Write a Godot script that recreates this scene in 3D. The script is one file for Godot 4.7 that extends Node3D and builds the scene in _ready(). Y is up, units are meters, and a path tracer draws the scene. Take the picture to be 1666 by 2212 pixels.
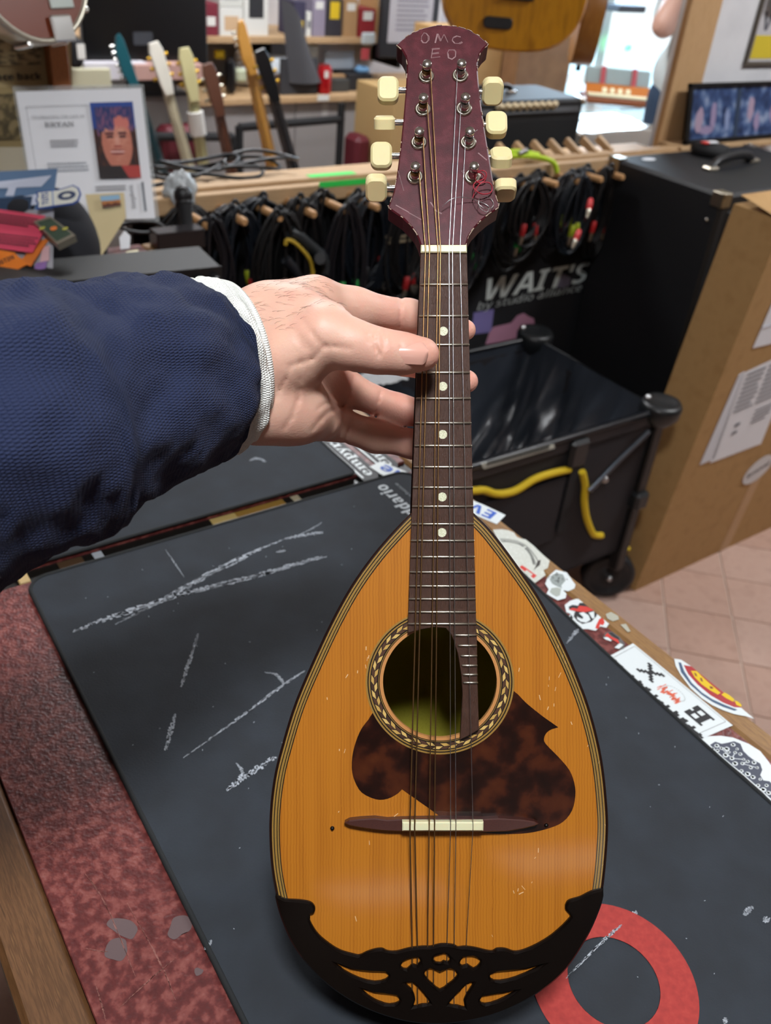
extends Node3D

# ---------------------------------------------------------------- helpers
class Geo:
	var st := SurfaceTool.new()
	var sg := 0
	var col := Color.WHITE
	var uvf = null
	func _init() -> void:
		st.begin(Mesh.PRIMITIVE_TRIANGLES)
	func smooth(on: bool) -> Geo:
		sg = sg + 1 if on else 0
		return self
	func v(p: Vector3, uv := Vector2.ZERO) -> void:
		st.set_smooth_group(sg if sg > 0 else 0xFFFFFFFF)
		st.set_color(col)
		st.set_uv(uvf.call(p) if uvf != null else uv)
		st.add_vertex(p)
	# counter-clockwise seen from outside
	func tri(a: Vector3, b: Vector3, c: Vector3, ua := Vector2.ZERO, ub := Vector2.ZERO, uc := Vector2.ZERO) -> void:
		v(a, ua); v(c, uc); v(b, ub)
	func quad(a: Vector3, b: Vector3, c: Vector3, d: Vector3, ua := Vector2(0, 1), ub := Vector2(1, 1), uc := Vector2(1, 0), ud := Vector2(0, 0)) -> void:
		tri(a, b, c, ua, ub, uc)
		tri(a, c, d, ua, uc, ud)
	func box(t: Transform3D, s: Vector3, bev := 0.0) -> Geo:
		smooth(false)
		var h := s * 0.5
		bev = minf(bev, minf(h.x, minf(h.y, h.z)) * 0.9)
		var fs := [[Vector3.RIGHT, Vector3.UP, Vector3.BACK], [Vector3.LEFT, Vector3.BACK, Vector3.UP], [Vector3.UP, Vector3.BACK, Vector3.RIGHT], [Vector3.DOWN, Vector3.RIGHT, Vector3.BACK], [Vector3.BACK, Vector3.RIGHT, Vector3.UP], [Vector3.FORWARD, Vector3.UP, Vector3.RIGHT]]
		for f in fs:
			var n: Vector3 = f[0]
			var u: Vector3 = f[1]
			var w: Vector3 = f[2]
			var c := n * h
			var du := u * (h - Vector3.ONE * bev)
			var dw := w * (h - Vector3.ONE * bev)
			quad(t * (c - du - dw), t * (c + du - dw), t * (c + du + dw), t * (c - du + dw))
		if bev > 0.0:
			for a in 3:
				var b := (a + 1) % 3
				var k := (a + 2) % 3
				for sa in [-1.0, 1.0]:
					for sb in [-1.0, 1.0]:
						var p := Vector3.ZERO
						var q := Vector3.ZERO
						p[a] = sa * h[a]
						p[b] = sb * (h[b] - bev)
						q[a] = sa * (h[a] - bev)
						q[b] = sb * h[b]
						var e := Vector3.ZERO
						e[k] = h[k] - bev
						if sa * sb > 0.0:
							quad(t * (p - e), t * (q - e), t * (q + e), t * (p + e))
						else:
							quad(t * (q - e), t * (p - e), t * (p + e), t * (q + e))
			for sx in [-1.0, 1.0]:
				for sy in [-1.0, 1.0]:
					for sz in [-1.0, 1.0]:
						var s3 := Vector3(sx, sy, sz)
						var i := h - Vector3.ONE * bev
						var p1 := s3 * Vector3(h.x, i.y, i.z)
						var p2 := s3 * Vector3(i.x, h.y, i.z)
						var p3 := s3 * Vector3(i.x, i.y, h.z)
						if sx * sy * sz > 0.0:
							tri(t * p1, t * p2, t * p3)
						else:
							tri(t * p1, t * p3, t * p2)
		return self
	# axis-aligned box between two corners
	func slab(a: Vector3, b: Vector3, bev := 0.0) -> Geo:
		return box(Transform3D(Basis(), (a + b) * 0.5), (b - a).abs(), bev)
	static func frame(d: Vector3) -> Basis:
		d = d.normalized()
		var u := Vector3.UP if absf(d.y) < 0.95 else Vector3.RIGHT
		var x := u.cross(d).normalized()
		return Basis(x, d.cross(x), d)
	# bar with rectangular section from a to b
	func bar(a: Vector3, b: Vector3, w: float, h: float, bev := 0.0) -> Geo:
		return box(Transform3D(frame(b - a), (a + b) * 0.5), Vector3(w, h, a.distance_to(b)), bev)
	func tube(pts: Array, r: Variant, n := 8, closed := false, caps := true) -> Geo:
		smooth(true)
		var m := pts.size()
		var rings := []
		var bs := frame((pts[1] as Vector3) - (pts[0] as Vector3))
		for i in m:
			var p: Vector3 = pts[i]
			var prev: Vector3 = pts[(i - 1 + m) % m] if closed or i > 0 else p
			var next: Vector3 = pts[(i + 1) % m] if closed or i < m - 1 else p
			var d := (next - prev).normalized()
			if d.length() < 0.5:
				d = bs.z
			var x := (bs.x - d * bs.x.dot(d)).normalized()
			bs = Basis(x, d.cross(x), d)
			var rr: float = r[i] if r is Array else r
			var ring := []
			for k in n:
				var a := TAU * k / n
				ring.append(p + (bs.x * cos(a) + bs.y * sin(a)) * rr)
			rings.append(ring)
		for i in (m if closed else m - 1):
			var A: Array = rings[i]
			var B: Array = rings[(i + 1) % m]
			for k in n:
				var l := (k + 1) % n
				quad(A[k], A[l], B[l], B[k], Vector2(float(k) / n, i), Vector2(float(k + 1) / n, i), Vector2(float(k + 1) / n, i + 1), Vector2(float(k) / n, i + 1))
		if caps and not closed:
			smooth(false)
			for k in n:
				var l := (k + 1) % n
				tri(pts[0], rings[0][l], rings[0][k])
				tri(pts[m - 1], rings[m - 1][k], rings[m - 1][l])
		return self
	func cyl(a: Vector3, b: Vector3, ra: float, rb := -1.0, n := 16) -> Geo:
		return tube([a, b], [ra, rb if rb >= 0.0 else ra], n)
	# profile of (radius, height) turned round the local y axis
	func lathe(t: Transform3D, prof: Array, n := 24, sharp := false) -> Geo:
		smooth(true)
		for i in prof.size() - 1:
			if sharp:
				smooth(true)
			var p: Vector2 = prof[i]
			var q: Vector2 = prof[i + 1]
			for k in n:
				var a := TAU * k / n
				var b := TAU * (k + 1) / n
				var pa := t * Vector3(p.x * cos(a), p.y, p.x * sin(a))
				var pb := t * Vector3(p.x * cos(b), p.y, p.x * sin(b))
				var qa := t * Vector3(q.x * cos(a), q.y, q.x * sin(a))
				var qb := t * Vector3(q.x * cos(b), q.y, q.x * sin(b))
				if p.x > 1e-6:
					tri(pa, qb, pb)
				if q.x > 1e-6:
					tri(pa, qa, qb)
		return self
	func ball(t: Transform3D, n := 12) -> Geo:
		var pr := []
		for i in n + 1:
			var a := PI * i / n - PI / 2
			pr.append(Vector2(cos(a) if i > 0 and i < n else 0.0, sin(a)))
		return lathe(t, pr, n * 2)
	func grid(f: Callable, nu: int, nv: int, two := false) -> Geo:
		smooth(true)
		var P := []
		for j in nv + 1:
			for i in nu + 1:
				P.append(f.call(float(i) / nu, float(j) / nv))
		for j in nv:
			for i in nu:
				var a := j * (nu + 1) + i
				var u0 := float(i) / nu
				var u1 := float(i + 1) / nu
				var v0 := float(j) / nv
				var v1 := float(j + 1) / nv
				quad(P[a], P[a + 1], P[a + nu + 2], P[a + nu + 1], Vector2(u0, v0), Vector2(u1, v0), Vector2(u1, v1), Vector2(u0, v1))
		return self
	# outline in the local xy plane (counter-clockwise after fixing), from z=0 to z=d, front edge chamfered
	func extr(t: Transform3D, poly: PackedVector2Array, d: float, bev := 0.0, holes := [], sm := false) -> Geo:
		smooth(false)
		var loops := [_ccw(poly, true)]
		for h in holes:
			loops.append(_ccw(h, false))
		var top := []
		for L in loops:
			top.append(_inset(L, bev) if bev > 0.0 else L)
		var face: PackedVector2Array = top[0]
		for i in range(1, top.size()):
			face = _bridge(face, top[i])
		var idx := Geometry2D.triangulate_polygon(face)
		for i in range(0, idx.size(), 3):
			var a := face[idx[i]]
			var b := face[idx[i + 1]]
			var c := face[idx[i + 2]]
			if (b - a).cross(c - a) < 0.0:
				var s := b
				b = c
				c = s
			tri(t * Vector3(a.x, a.y, d), t * Vector3(b.x, b.y, d), t * Vector3(c.x, c.y, d), a, b, c)
			tri(t * Vector3(a.x, a.y, 0), t * Vector3(c.x, c.y, 0), t * Vector3(b.x, b.y, 0), a, c, b)
		for li in loops.size():
			var L: PackedVector2Array = loops[li]
			var T: PackedVector2Array = top[li]
			if sm:
				smooth(true)
			for i in L.size():
				var j := (i + 1) % L.size()
				quad(t * Vector3(L[i].x, L[i].y, 0), t * Vector3(L[j].x, L[j].y, 0), t * Vector3(L[j].x, L[j].y, d - bev), t * Vector3(L[i].x, L[i].y, d - bev), L[i], L[j], L[j], L[i])
			if bev > 0.0:
				for i in L.size():
					var j := (i + 1) % L.size()
					quad(t * Vector3(L[i].x, L[i].y, d - bev), t * Vector3(L[j].x, L[j].y, d - bev), t * Vector3(T[j].x, T[j].y, d), t * Vector3(T[i].x, T[i].y, d), L[i], L[j], L[j], L[i])
		smooth(false)
		return self
	static func _ccw(p: PackedVector2Array, want: bool) -> PackedVector2Array:
		return p if (_area(p) > 0.0) == want else _rev(p)
	static func _rev(p: PackedVector2Array) -> PackedVector2Array:
		var q := p.duplicate()
		q.reverse()
		return q
	static func _area(p: PackedVector2Array) -> float:
		var s := 0.0
		for i in p.size():
			s += p[i].cross(p[(i + 1) % p.size()])
		return s
	static func _inset(p: PackedVector2Array, b: float) -> PackedVector2Array:
		var q := PackedVector2Array()
		var n := p.size()
		for i in n:
			var e0 := (p[i] - p[(i - 1 + n) % n]).normalized()
			var e1 := (p[(i + 1) % n] - p[i]).normalized()
			var nn := (Vector2(-e0.y, e0.x) + Vector2(-e1.y, e1.x))
			var l := nn.length()
			nn = nn / l if l > 0.2 else Vector2(-e1.y, e1.x)
			q.append(p[i] + nn * b / maxf(0.45, sqrt((1.0 + e0.dot(e1)) * 0.5)))
		return q
	static func _bridge(o: PackedVector2Array, h: PackedVector2Array) -> PackedVector2Array:
		var best := 1e9
		var bi := 0
		var bj := 0
		for i in o.size():
			for j in h.size():
				var dd := o[i].distance_squared_to(h[j])
				if dd < best:
					best = dd
					bi = i
					bj = j
		var q := PackedVector2Array()
		for i in bi + 1:
			q.append(o[i])
		for j in h.size() + 1:
			q.append(h[(bj + j) % h.size()])
		for i in range(bi, o.size()):
			q.append(o[i])
		return q
	func mesh(tangents := false) -> ArrayMesh:
		st.generate_normals()
		if tangents:
			st.generate_tangents()
		st.index()
		return st.commit()

var used := {}
var M := {}
var rng := RandomNumberGenerator.new()

func numbered(n: String) -> String:
	var k: int = used.get(n, -1) + 1
	used[n] = k
	return n if k == 0 else "%s_%03d" % [n, k]

func meta(o: Node3D, label: String, cat: String, group := "", kind := "") -> void:
	if label: o.set_meta("label", label)
	if cat: o.set_meta("category", cat)
	if group: o.set_meta("group", group)
	if kind: o.set_meta("kind", kind)

func thing(called: String, label: String, cat: String, t: Variant = Vector3.ZERO, group := "") -> Node3D:
	var o := Node3D.new()
	o.name = numbered(called)
	add_child(o)
	o.transform = t if t is Transform3D else Transform3D(Basis(), t)
	meta(o, label, cat, group)
	return o

func part(parent: Node3D, called: String, g: Variant, m: Material, t := Transform3D(), label := "") -> MeshInstance3D:
	var o := MeshInstance3D.new()
	o.name = called
	o.mesh = g.mesh() if g is Geo else g
	o.material_override = m
	parent.add_child(o, true)
	o.transform = t
	if label: o.set_meta("label", label)
	return o

# a part whose geometry is given in the room's axes
func partw(parent: Node3D, called: String, g: Variant, m: Material, label := "") -> MeshInstance3D:
	var t := parent.transform
	if parent.get_parent() != self:
		t = (parent.get_parent() as Node3D).transform * t
	return part(parent, called, g, m, t.affine_inverse(), label)

func one(called: String, label: String, cat: String, g: Variant, m: Material, t: Variant = Vector3.ZERO, group := "") -> MeshInstance3D:
	var o := MeshInstance3D.new()
	o.name = numbered(called)
	o.mesh = g.mesh() if g is Geo else g
	o.material_override = m
	add_child(o)
	o.transform = t if t is Transform3D else Transform3D(Basis(), t)
	meta(o, label, cat, group)
	return o

func struct(called: String, g: Variant, m: Material) -> MeshInstance3D:
	var o := MeshInstance3D.new()
	o.name = called
	o.mesh = g.mesh() if g is Geo else g
	o.material_override = m
	add_child(o)
	o.set_meta("kind", "structure")
	return o

func P2(a: Array) -> PackedVector2Array:
	var q := PackedVector2Array()
	for i in range(0, a.size(), 2):
		q.append(Vector2(a[i], a[i + 1]))
	return q

# smooth closed (or open) curve through points
func curve2(p: PackedVector2Array, sub: int, closed := true) -> PackedVector2Array:
	var q := PackedVector2Array()
	var n := p.size()
	for i in (n if closed else n - 1):
		var p0 := p[(i - 1 + n) % n] if closed or i > 0 else p[i]
		var p1 := p[i]
		var p2 := p[(i + 1) % n]
		var p3 := p[(i + 2) % n] if closed or i < n - 2 else p2
		for k in sub:
			q.append(p1.cubic_interpolate(p2, p0, p3, float(k) / sub))
	if not closed:
		q.append(p[n - 1])
	return q

func curve3(p: Array, sub: int) -> Array:
	var q := []
	var n := p.size()
	for i in n - 1:
		var p0: Vector3 = p[maxi(i - 1, 0)]
		var p3: Vector3 = p[mini(i + 2, n - 1)]
		for k in sub:
			q.append((p[i] as Vector3).cubic_interpolate(p[i + 1], p0, p3, float(k) / sub))
	q.append(p[n - 1])
	return q

func rect2(w: float, h: float, r := 0.0, n := 4) -> PackedVector2Array:
	var q := PackedVector2Array()
	if r <= 0.0:
		return PackedVector2Array([Vector2(-w / 2, -h / 2), Vector2(w / 2, -h / 2), Vector2(w / 2, h / 2), Vector2(-w / 2, h / 2)])
	for c in [[1, -1, -90.0], [1, 1, 0.0], [-1, 1, 90.0], [-1, -1, 180.0]]:
		for k in n + 1:
			var a := deg_to_rad(c[2] + 90.0 * k / n)
			q.append(Vector2(c[0] * (w / 2 - r), c[1] * (h / 2 - r)) + Vector2(cos(a), sin(a)) * r)
	return q

func disc2(rx: float, ry := -1.0, n := 32, c := Vector2.ZERO) -> PackedVector2Array:
	var q := PackedVector2Array()
	for k in n:
		q.append(c + Vector2(cos(TAU * k / n) * rx, sin(TAU * k / n) * (ry if ry > 0.0 else rx)))
	return q

func T3(o: Vector3, x := Vector3.RIGHT, y := Vector3.UP) -> Transform3D:
	x = x.normalized()
	y = (y - x * y.dot(x)).normalized()
	return Transform3D(Basis(x, y, x.cross(y)), o)

# lies on a level surface: local x along dir, local z up
func flat(o: Vector3, dir := Vector3.RIGHT) -> Transform3D:
	return T3(o, dir, Vector3.UP.cross(dir))

func noise(freq: float, oct := 4, type := FastNoiseLite.TYPE_SIMPLEX_SMOOTH, sd := 1) -> FastNoiseLite:
	var n := FastNoiseLite.new()
	n.noise_type = type
	n.frequency = freq
	n.fractal_octaves = oct
	n.seed = sd
	return n

func ntex(freq: float, cols: Array, oct := 4, sd := 1, size := 512, type := FastNoiseLite.TYPE_SIMPLEX_SMOOTH) -> NoiseTexture2D:
	var t := NoiseTexture2D.new()
	t.width = size
	t.height = size
	t.seamless = true
	t.noise = noise(freq, oct, type, sd)
	t.generate_mipmaps = false
	if cols:
		var gr := Gradient.new()
		var off := PackedFloat32Array()
		var cc := PackedColorArray()
		for i in cols.size():
			if cols[i] is Array:
				off.append(cols[i][0])
				cc.append(cols[i][1])
			else:
				off.append(float(i) / (cols.size() - 1))
				cc.append(cols[i])
		gr.offsets = off
		gr.colors = cc
		t.color_ramp = gr
	return t

func C(hex: String) -> Color:
	return Color.html(hex)

func mat(c: Variant, rough := 0.6, metal := 0.0, o := {}) -> StandardMaterial3D:
	var m := StandardMaterial3D.new()
	m.albedo_color = C(c) if c is String else c
	m.roughness = rough
	m.metallic = metal
	if o.has("tex"):
		m.albedo_texture = o.tex
		m.albedo_color = o.get("tint", Color.WHITE)
	if o.has("tri"):
		m.uv1_triplanar = true
		m.uv1_world_triplanar = o.get("world", false)
		m.uv1_scale = o.tri if o.tri is Vector3 else Vector3.ONE * float(o.tri)
	elif o.has("uvs"):
		m.uv1_scale = o.uvs
	if o.has("bump"):
		m.heightmap_enabled = true
		m.heightmap_texture = o.bump
		m.heightmap_scale = o.get("bumps", 0.05)
	if o.has("coat"):
		m.clearcoat_enabled = true
		m.clearcoat = o.coat
		m.clearcoat_roughness = o.get("coatr", 0.15)
	if o.has("spec"):
		m.metallic_specular = o.spec
	if o.has("sss"):
		m.subsurf_scatter_enabled = true
		m.subsurf_scatter_strength = o.sss
	if o.has("rim"):
		m.rim_enabled = true
		m.rim = o.rim
		m.rim_tint = 0.6
	if o.has("vc"):
		m.vertex_color_use_as_albedo = true
	if o.has("back"):
		m.backlight_enabled = true
		m.backlight = o.back
	return m

# noise-mottled material in the object's own axes
func mottled(cols: Array, freq: float, tri: Variant, rough := 0.6, o := {}) -> StandardMaterial3D:
	var d := o.duplicate()
	d.tex = ntex(freq, cols, 5, o.get("sd", 1), o.get("size", 512))
	d.tri = tri
	return mat(Color.WHITE, rough, o.get("metal", 0.0), d)

func glass(tint: Color, alpha: float, rough := 0.02) -> StandardMaterial3D:
	var m := mat(tint, rough)
	m.albedo_color.a = alpha
	m.transparency = BaseMaterial3D.TRANSPARENCY_ALPHA
	return m

var fonts := {}
func font(bold := false, italic := false, fam := "Droid Sans") -> SystemFont:
	var k := "%s%s%s" % [bold, italic, fam]
	if not fonts.has(k):
		var f := SystemFont.new()
		f.font_names = PackedStringArray([fam])
		f.font_weight = 700 if bold else 400
		f.font_italic = italic
		fonts[k] = f
	return fonts[k]

# lettering of height h (capital), centred on t's origin in its xy plane, facing +z
func words(parent: Node3D, s: String, h: float, t: Transform3D, m: Material, wide := 0.0, f: Font = null, thick := 0.0002, called := "lettering") -> MeshInstance3D:
	var x := TextMesh.new()
	x.text = s
	x.font = f if f else font()
	x.font_size = 32
	x.pixel_size = h / 23.0
	x.depth = thick
	x.curve_step = 4.0
	var o := MeshInstance3D.new()
	o.name = called
	o.mesh = x
	o.material_override = m
	parent.add_child(o, true)
	var sc := 1.0
	if wide > 0.0:
		sc = wide / maxf(x.get_aabb().size.x, 1e-4)
	o.transform = t * Transform3D(Basis.from_scale(Vector3(sc, 1, 1)), Vector3.ZERO)
	return o

# ---------------------------------------------------------------- the place
func _ready() -> void:
	rng.seed = 7
	view_and_light()
	materials()
	room()
	counter()
	mandolin()
	person_arm()
	stickers()
	counter_things()
	cable_rack()
	right_side()
	far_shop()

func lamp(at: Vector3, size: Vector2, energy: float, label: String) -> void:
	var t := thing("ceiling_lamp", label, "lamp", at, "ceiling light panels")
	part(t, "housing", Geo.new().box(Transform3D(Basis(), Vector3(0, 0.035, 0)), Vector3(size.x + 0.06, 0.05, size.y + 0.06), 0.006), mat("e8e8e4", 0.5))
	var e := mat("ffffff", 0.5)
	e.emission_enabled = true
	e.emission = Color(0.975, 0.985, 1.0)
	e.emission_energy_multiplier = 3.0
	part(t, "diffuser", Geo.new().box(Transform3D(Basis(), Vector3(0, 0.005, 0)), Vector3(size.x, 0.01, size.y), 0.002), e)
	var l := AreaLight3D.new()
	l.name = "panel_light"
	l.area_size = size
	l.light_energy = energy
	l.light_color = Color(0.975, 0.985, 1.0)
	l.shadow_enabled = true
	l.area_range = 14.0
	l.area_attenuation = 2.0
	t.add_child(l)
	l.position = Vector3(0, -0.01, 0)
	l.rotation.x = -PI / 2

func view_and_light() -> void:
	var cam := Camera3D.new()
	cam.name = "camera"
	var at := CameraAttributesPhysical.new()
	at.frustum_focal_length = 21.049
	at.frustum_focus_distance = 0.52
	at.frustum_near = 0.05
	at.frustum_far = 60.0
	at.exposure_aperture = 7.0
	cam.attributes = at
	cam.keep_aspect = Camera3D.KEEP_HEIGHT
	cam.transform = Transform3D(Basis(Vector3(0.82573, 0.08241, 0.55802), Vector3(0.25906, 0.82337, -0.50493), Vector3(-0.50107, 0.56149, 0.65853)), Vector3(0, 1.52, 0))
	add_child(cam)
	cam.current = true
	var we := WorldEnvironment.new()
	we.name = "surroundings"
	var e := Environment.new()
	e.background_mode = Environment.BG_SKY
	var sk := ProceduralSkyMaterial.new()
	sk.sky_top_color = Color(0.55, 0.68, 0.82)
	sk.sky_horizon_color = Color(0.82, 0.89, 0.92)
	sk.ground_bottom_color = Color(0.4, 0.4, 0.4)
	sk.ground_horizon_color = Color(0.75, 0.8, 0.82)
	sk.sky_energy_multiplier = 4.5
	sk.ground_energy_multiplier = 2.6
	e.sky = Sky.new()
	e.sky.sky_material = sk
	e.tonemap_mode = Environment.TONE_MAPPER_LINEAR
	e.tonemap_exposure = 0.93
	e.sdfgi_enabled = true
	e.ssao_enabled = true
	e.ssil_enabled = true
	we.environment = e
	add_child(we)
	lamp(Vector3(-0.12, 2.62, 0.15), Vector2(0.26, 0.26), 3.9, "ceiling light panel right above the red topped counter")
	lamp(Vector3(1.5, 2.62, -2.9), Vector2(1.2, 0.3), 6.5, "ceiling light panel above the row of guitars")
	lamp(Vector3(3.0, 2.62, -0.5), Vector2(1.2, 0.3), 5.5, "ceiling light panel above the folding wagon")
	lamp(Vector3(4.4, 2.62, -3.0), Vector2(1.2, 0.3), 6.0, "ceiling light panel near the shop window")
	lamp(Vector3(-2.2, 2.62, 5.6), Vector2(1.2, 0.6), 1.5, "ceiling light panel behind the viewer")
	lamp(Vector3(-4.3, 2.62, 6.2), Vector2(1.2, 0.6), 1.5, "ceiling light panel farthest behind the viewer")

func materials() -> void:
	M.black_plastic = mat("141416", 0.45)
	M.black_matte = mat("101012", 0.8)
	M.tolex = mottled([C("0c0d10"), C("17181c")], 0.2, 8.0, 0.6)
	M.chrome = mat("d8d8d4", 0.22, 1.0)
	M.nickel = mat("c9c4b4", 0.28, 1.0)
	M.steel = mat("b8b8b8", 0.3, 1.0)
	M.white_paper = mat("e4e6ea", 0.75)
	M.cream = mat("e6dcb8", 0.6)
	M.ink = mat("26262a", 0.8)
	M.grey_ink = mat("77797f", 0.8)
	M.white_ink = mat("dfe3e6", 0.6)
	M.red_ink = mat("d5352c", 0.55)
	M.blue_ink = mat("2a58b8", 0.5)
	M.yellow = mat("d8b818", 0.7)
	M.pine = mottled([C("a5855f"), C("bd9c75"), C("b08f68")], 0.012, Vector3(2, 22, 22), 0.6)
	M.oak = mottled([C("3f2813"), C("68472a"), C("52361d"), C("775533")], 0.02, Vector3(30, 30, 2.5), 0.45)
	M.cardboard = mottled([C("9f7a4a"), C("ad8856"), C("a68150")], 0.01, 3.0, 0.8)
	M.brown_board = mottled([C("7a583a"), C("8a6645")], 0.01, 2.0, 0.7)

func room() -> void:
	var wallm := mottled([C("b9b4b4"), C("c6c2c2"), C("c0bcbb")], 0.01, 1.0, 0.85, {"world": true})
	var dark := mottled([C("4a4038"), C("5a4e44")], 0.02, Vector3(3, 0.5, 3), 0.8, {"world": true})
	var white := mottled([C("c9c8ca"), C("d6d5d6"), C("cfced0")], 0.008, 1.0, 0.8, {"world": true})
	# floor of square tiles
	var grout := mat("d6c6b8", 0.8)
	var fl := struct("floor", Geo.new().slab(Vector3(-5, -0.1, -4.6), Vector3(7, -0.004, 8)), grout)
	var tm := []
	for k in 4:
		tm.append(mottled([C("ab8a7a"), C("b99888"), C("b39181")].map(func(c): return (c as Color).lightened(0.03 * k)), 0.02, 3.0, 0.42, {"sd": k + 3, "size": 256}))
	# square tiles laid diagonally; the near ones singly, the rest of the room as one
	var tile := Geo.new().box(Transform3D(), Vector3(0.1785, 0.02, 0.1785), 0.0015).mesh()
	var ux := Vector3(1, 0, 1).normalized()
	var uz := Vector3(-1, 0, 1).normalized()
	var rest := Geo.new()
	for i in range(-40, 60):
		for j in range(-60, 60):
			var c := ux * (0.606 + i * 0.182) + uz * (-1.924 + j * 0.182)
			if c.x < -4.8 or c.x > 6.8 or c.z < -4.3 or c.z > 7.8:
				continue
			if c.distance_to(Vector3(1.85, 0, -0.75)) < 1.25:
				part(fl, "tile", tile, tm[absi(i * 7 + j * 13) % 4], Transform3D(Basis(ux, Vector3.UP, uz), c + Vector3(0, -0.01, 0)))
			else:
				rest.quad(c + (ux * -1 + uz) * 0.0892, c + (ux + uz) * 0.0892, c + (ux - uz) * 0.0892, c + (-ux - uz) * 0.0892)
	part(fl, "tiles_beyond", rest, tm[1]).set_meta("kind", "stuff")
	struct("ceiling", Geo.new().slab(Vector3(-5, 2.72, -4.6), Vector3(7, 2.85, 8)), mat("dcdad4", 0.9))
	struct("wall_left", Geo.new().slab(Vector3(-5.1, 0, -4.6), Vector3(-5, 2.72, 8)), dark)
	struct("wall_right", Geo.new().slab(Vector3(7, 0, -4.6), Vector3(7.1, 2.72, 8)), wallm)
	struct("wall_front", Geo.new().slab(Vector3(-5, 0, 8), Vector3(7, 2.72, 8.1)), dark)
	# back wall with the shop window opening
	struct("wall_back", Geo.new().slab(Vector3(-5, 0, -4.5), Vector3(4.0, 2.72, -4.4)).slab(Vector3(4.0, 0, -4.5), Vector3(6.6, 0.25, -4.4)).slab(Vector3(4.0, 2.3, -4.5), Vector3(6.6, 2.72, -4.4)).slab(Vector3(6.6, 0, -4.5), Vector3(7, 2.72, -4.4)), wallm)
	var alu := mat("a9b3b0", 0.4, 0.6)
	var w := struct("window_1", Geo.new().slab(Vector3(4.0, 0.25, -4.48), Vector3(6.6, 0.31, -4.42)).slab(Vector3(4.0, 2.24, -4.48), Vector3(6.6, 2.3, -4.42)).slab(Vector3(4.0, 0.3, -4.48), Vector3(4.05, 2.25, -4.42)).slab(Vector3(6.55, 0.3, -4.48), Vector3(6.6, 2.25, -4.42)).slab(Vector3(4.66, 0.3, -4.48), Vector3(4.73, 2.25, -4.42)).slab(Vector3(5.6, 0.3, -4.48), Vector3(5.67, 2.25, -4.42)), alu)
	for x in [[4.05, 4.66], [4.73, 5.6], [5.67, 6.55]]:
		part(w, "pane", Geo.new().slab(Vector3(x[0], 0.31, -4.452), Vector3(x[1], 2.24, -4.447)), glass(Color(0.9, 1, 0.98), 0.08))
	# white partition wall with its timber post, right of the cable rack
	struct("wall_partition", Geo.new().slab(Vector3(2.36, 0, -1.95), Vector3(7, 2.72, -1.87)), white)
	struct("trim_1", Geo.new().slab(Vector3(2.277, 0, -1.869), Vector3(2.41, 2.72, -1.848), 0.003), mottled([C("b08a5e"), C("c29c70"), C("b8926a")], 0.02, Vector3(14, 1.2, 14), 0.6))

func scuff(parent: Node3D, pts: Array, w: float, m: Material, called := "scuff") -> void:
	# frayed pale scratch lying on the mat: many short slivers along the line
	var g := Geo.new()
	var c := curve3(pts, 14)
	for i in c.size() - 1:
		var a: Vector3 = c[i]
		var b: Vector3 = c[i + 1]
		var d := (b - a).normalized()
		var s := Vector3.UP.cross(d)
		var k := 0.35 + 0.65 * sin(PI * float(i) / (c.size() - 1))
		for q in 3:
			var o := s * rng.randf_range(-0.5, 0.5) * w * k + Vector3.UP * 0.0002
			var ww := w * rng.randf_range(0.1, 0.42) * k
			var p0 := a.lerp(b, rng.randf_range(-0.3, 0.3)) + o
			var p1 := a.lerp(b, rng.randf_range(0.7, 1.4)) + o + s * rng.randf_range(-0.2, 0.2) * w
			g.quad(p0 - s * ww, p1 - s * ww * 0.6, p1 + s * ww * 0.6, p0 + s * ww)
	partw(parent, called, g, m)

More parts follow.
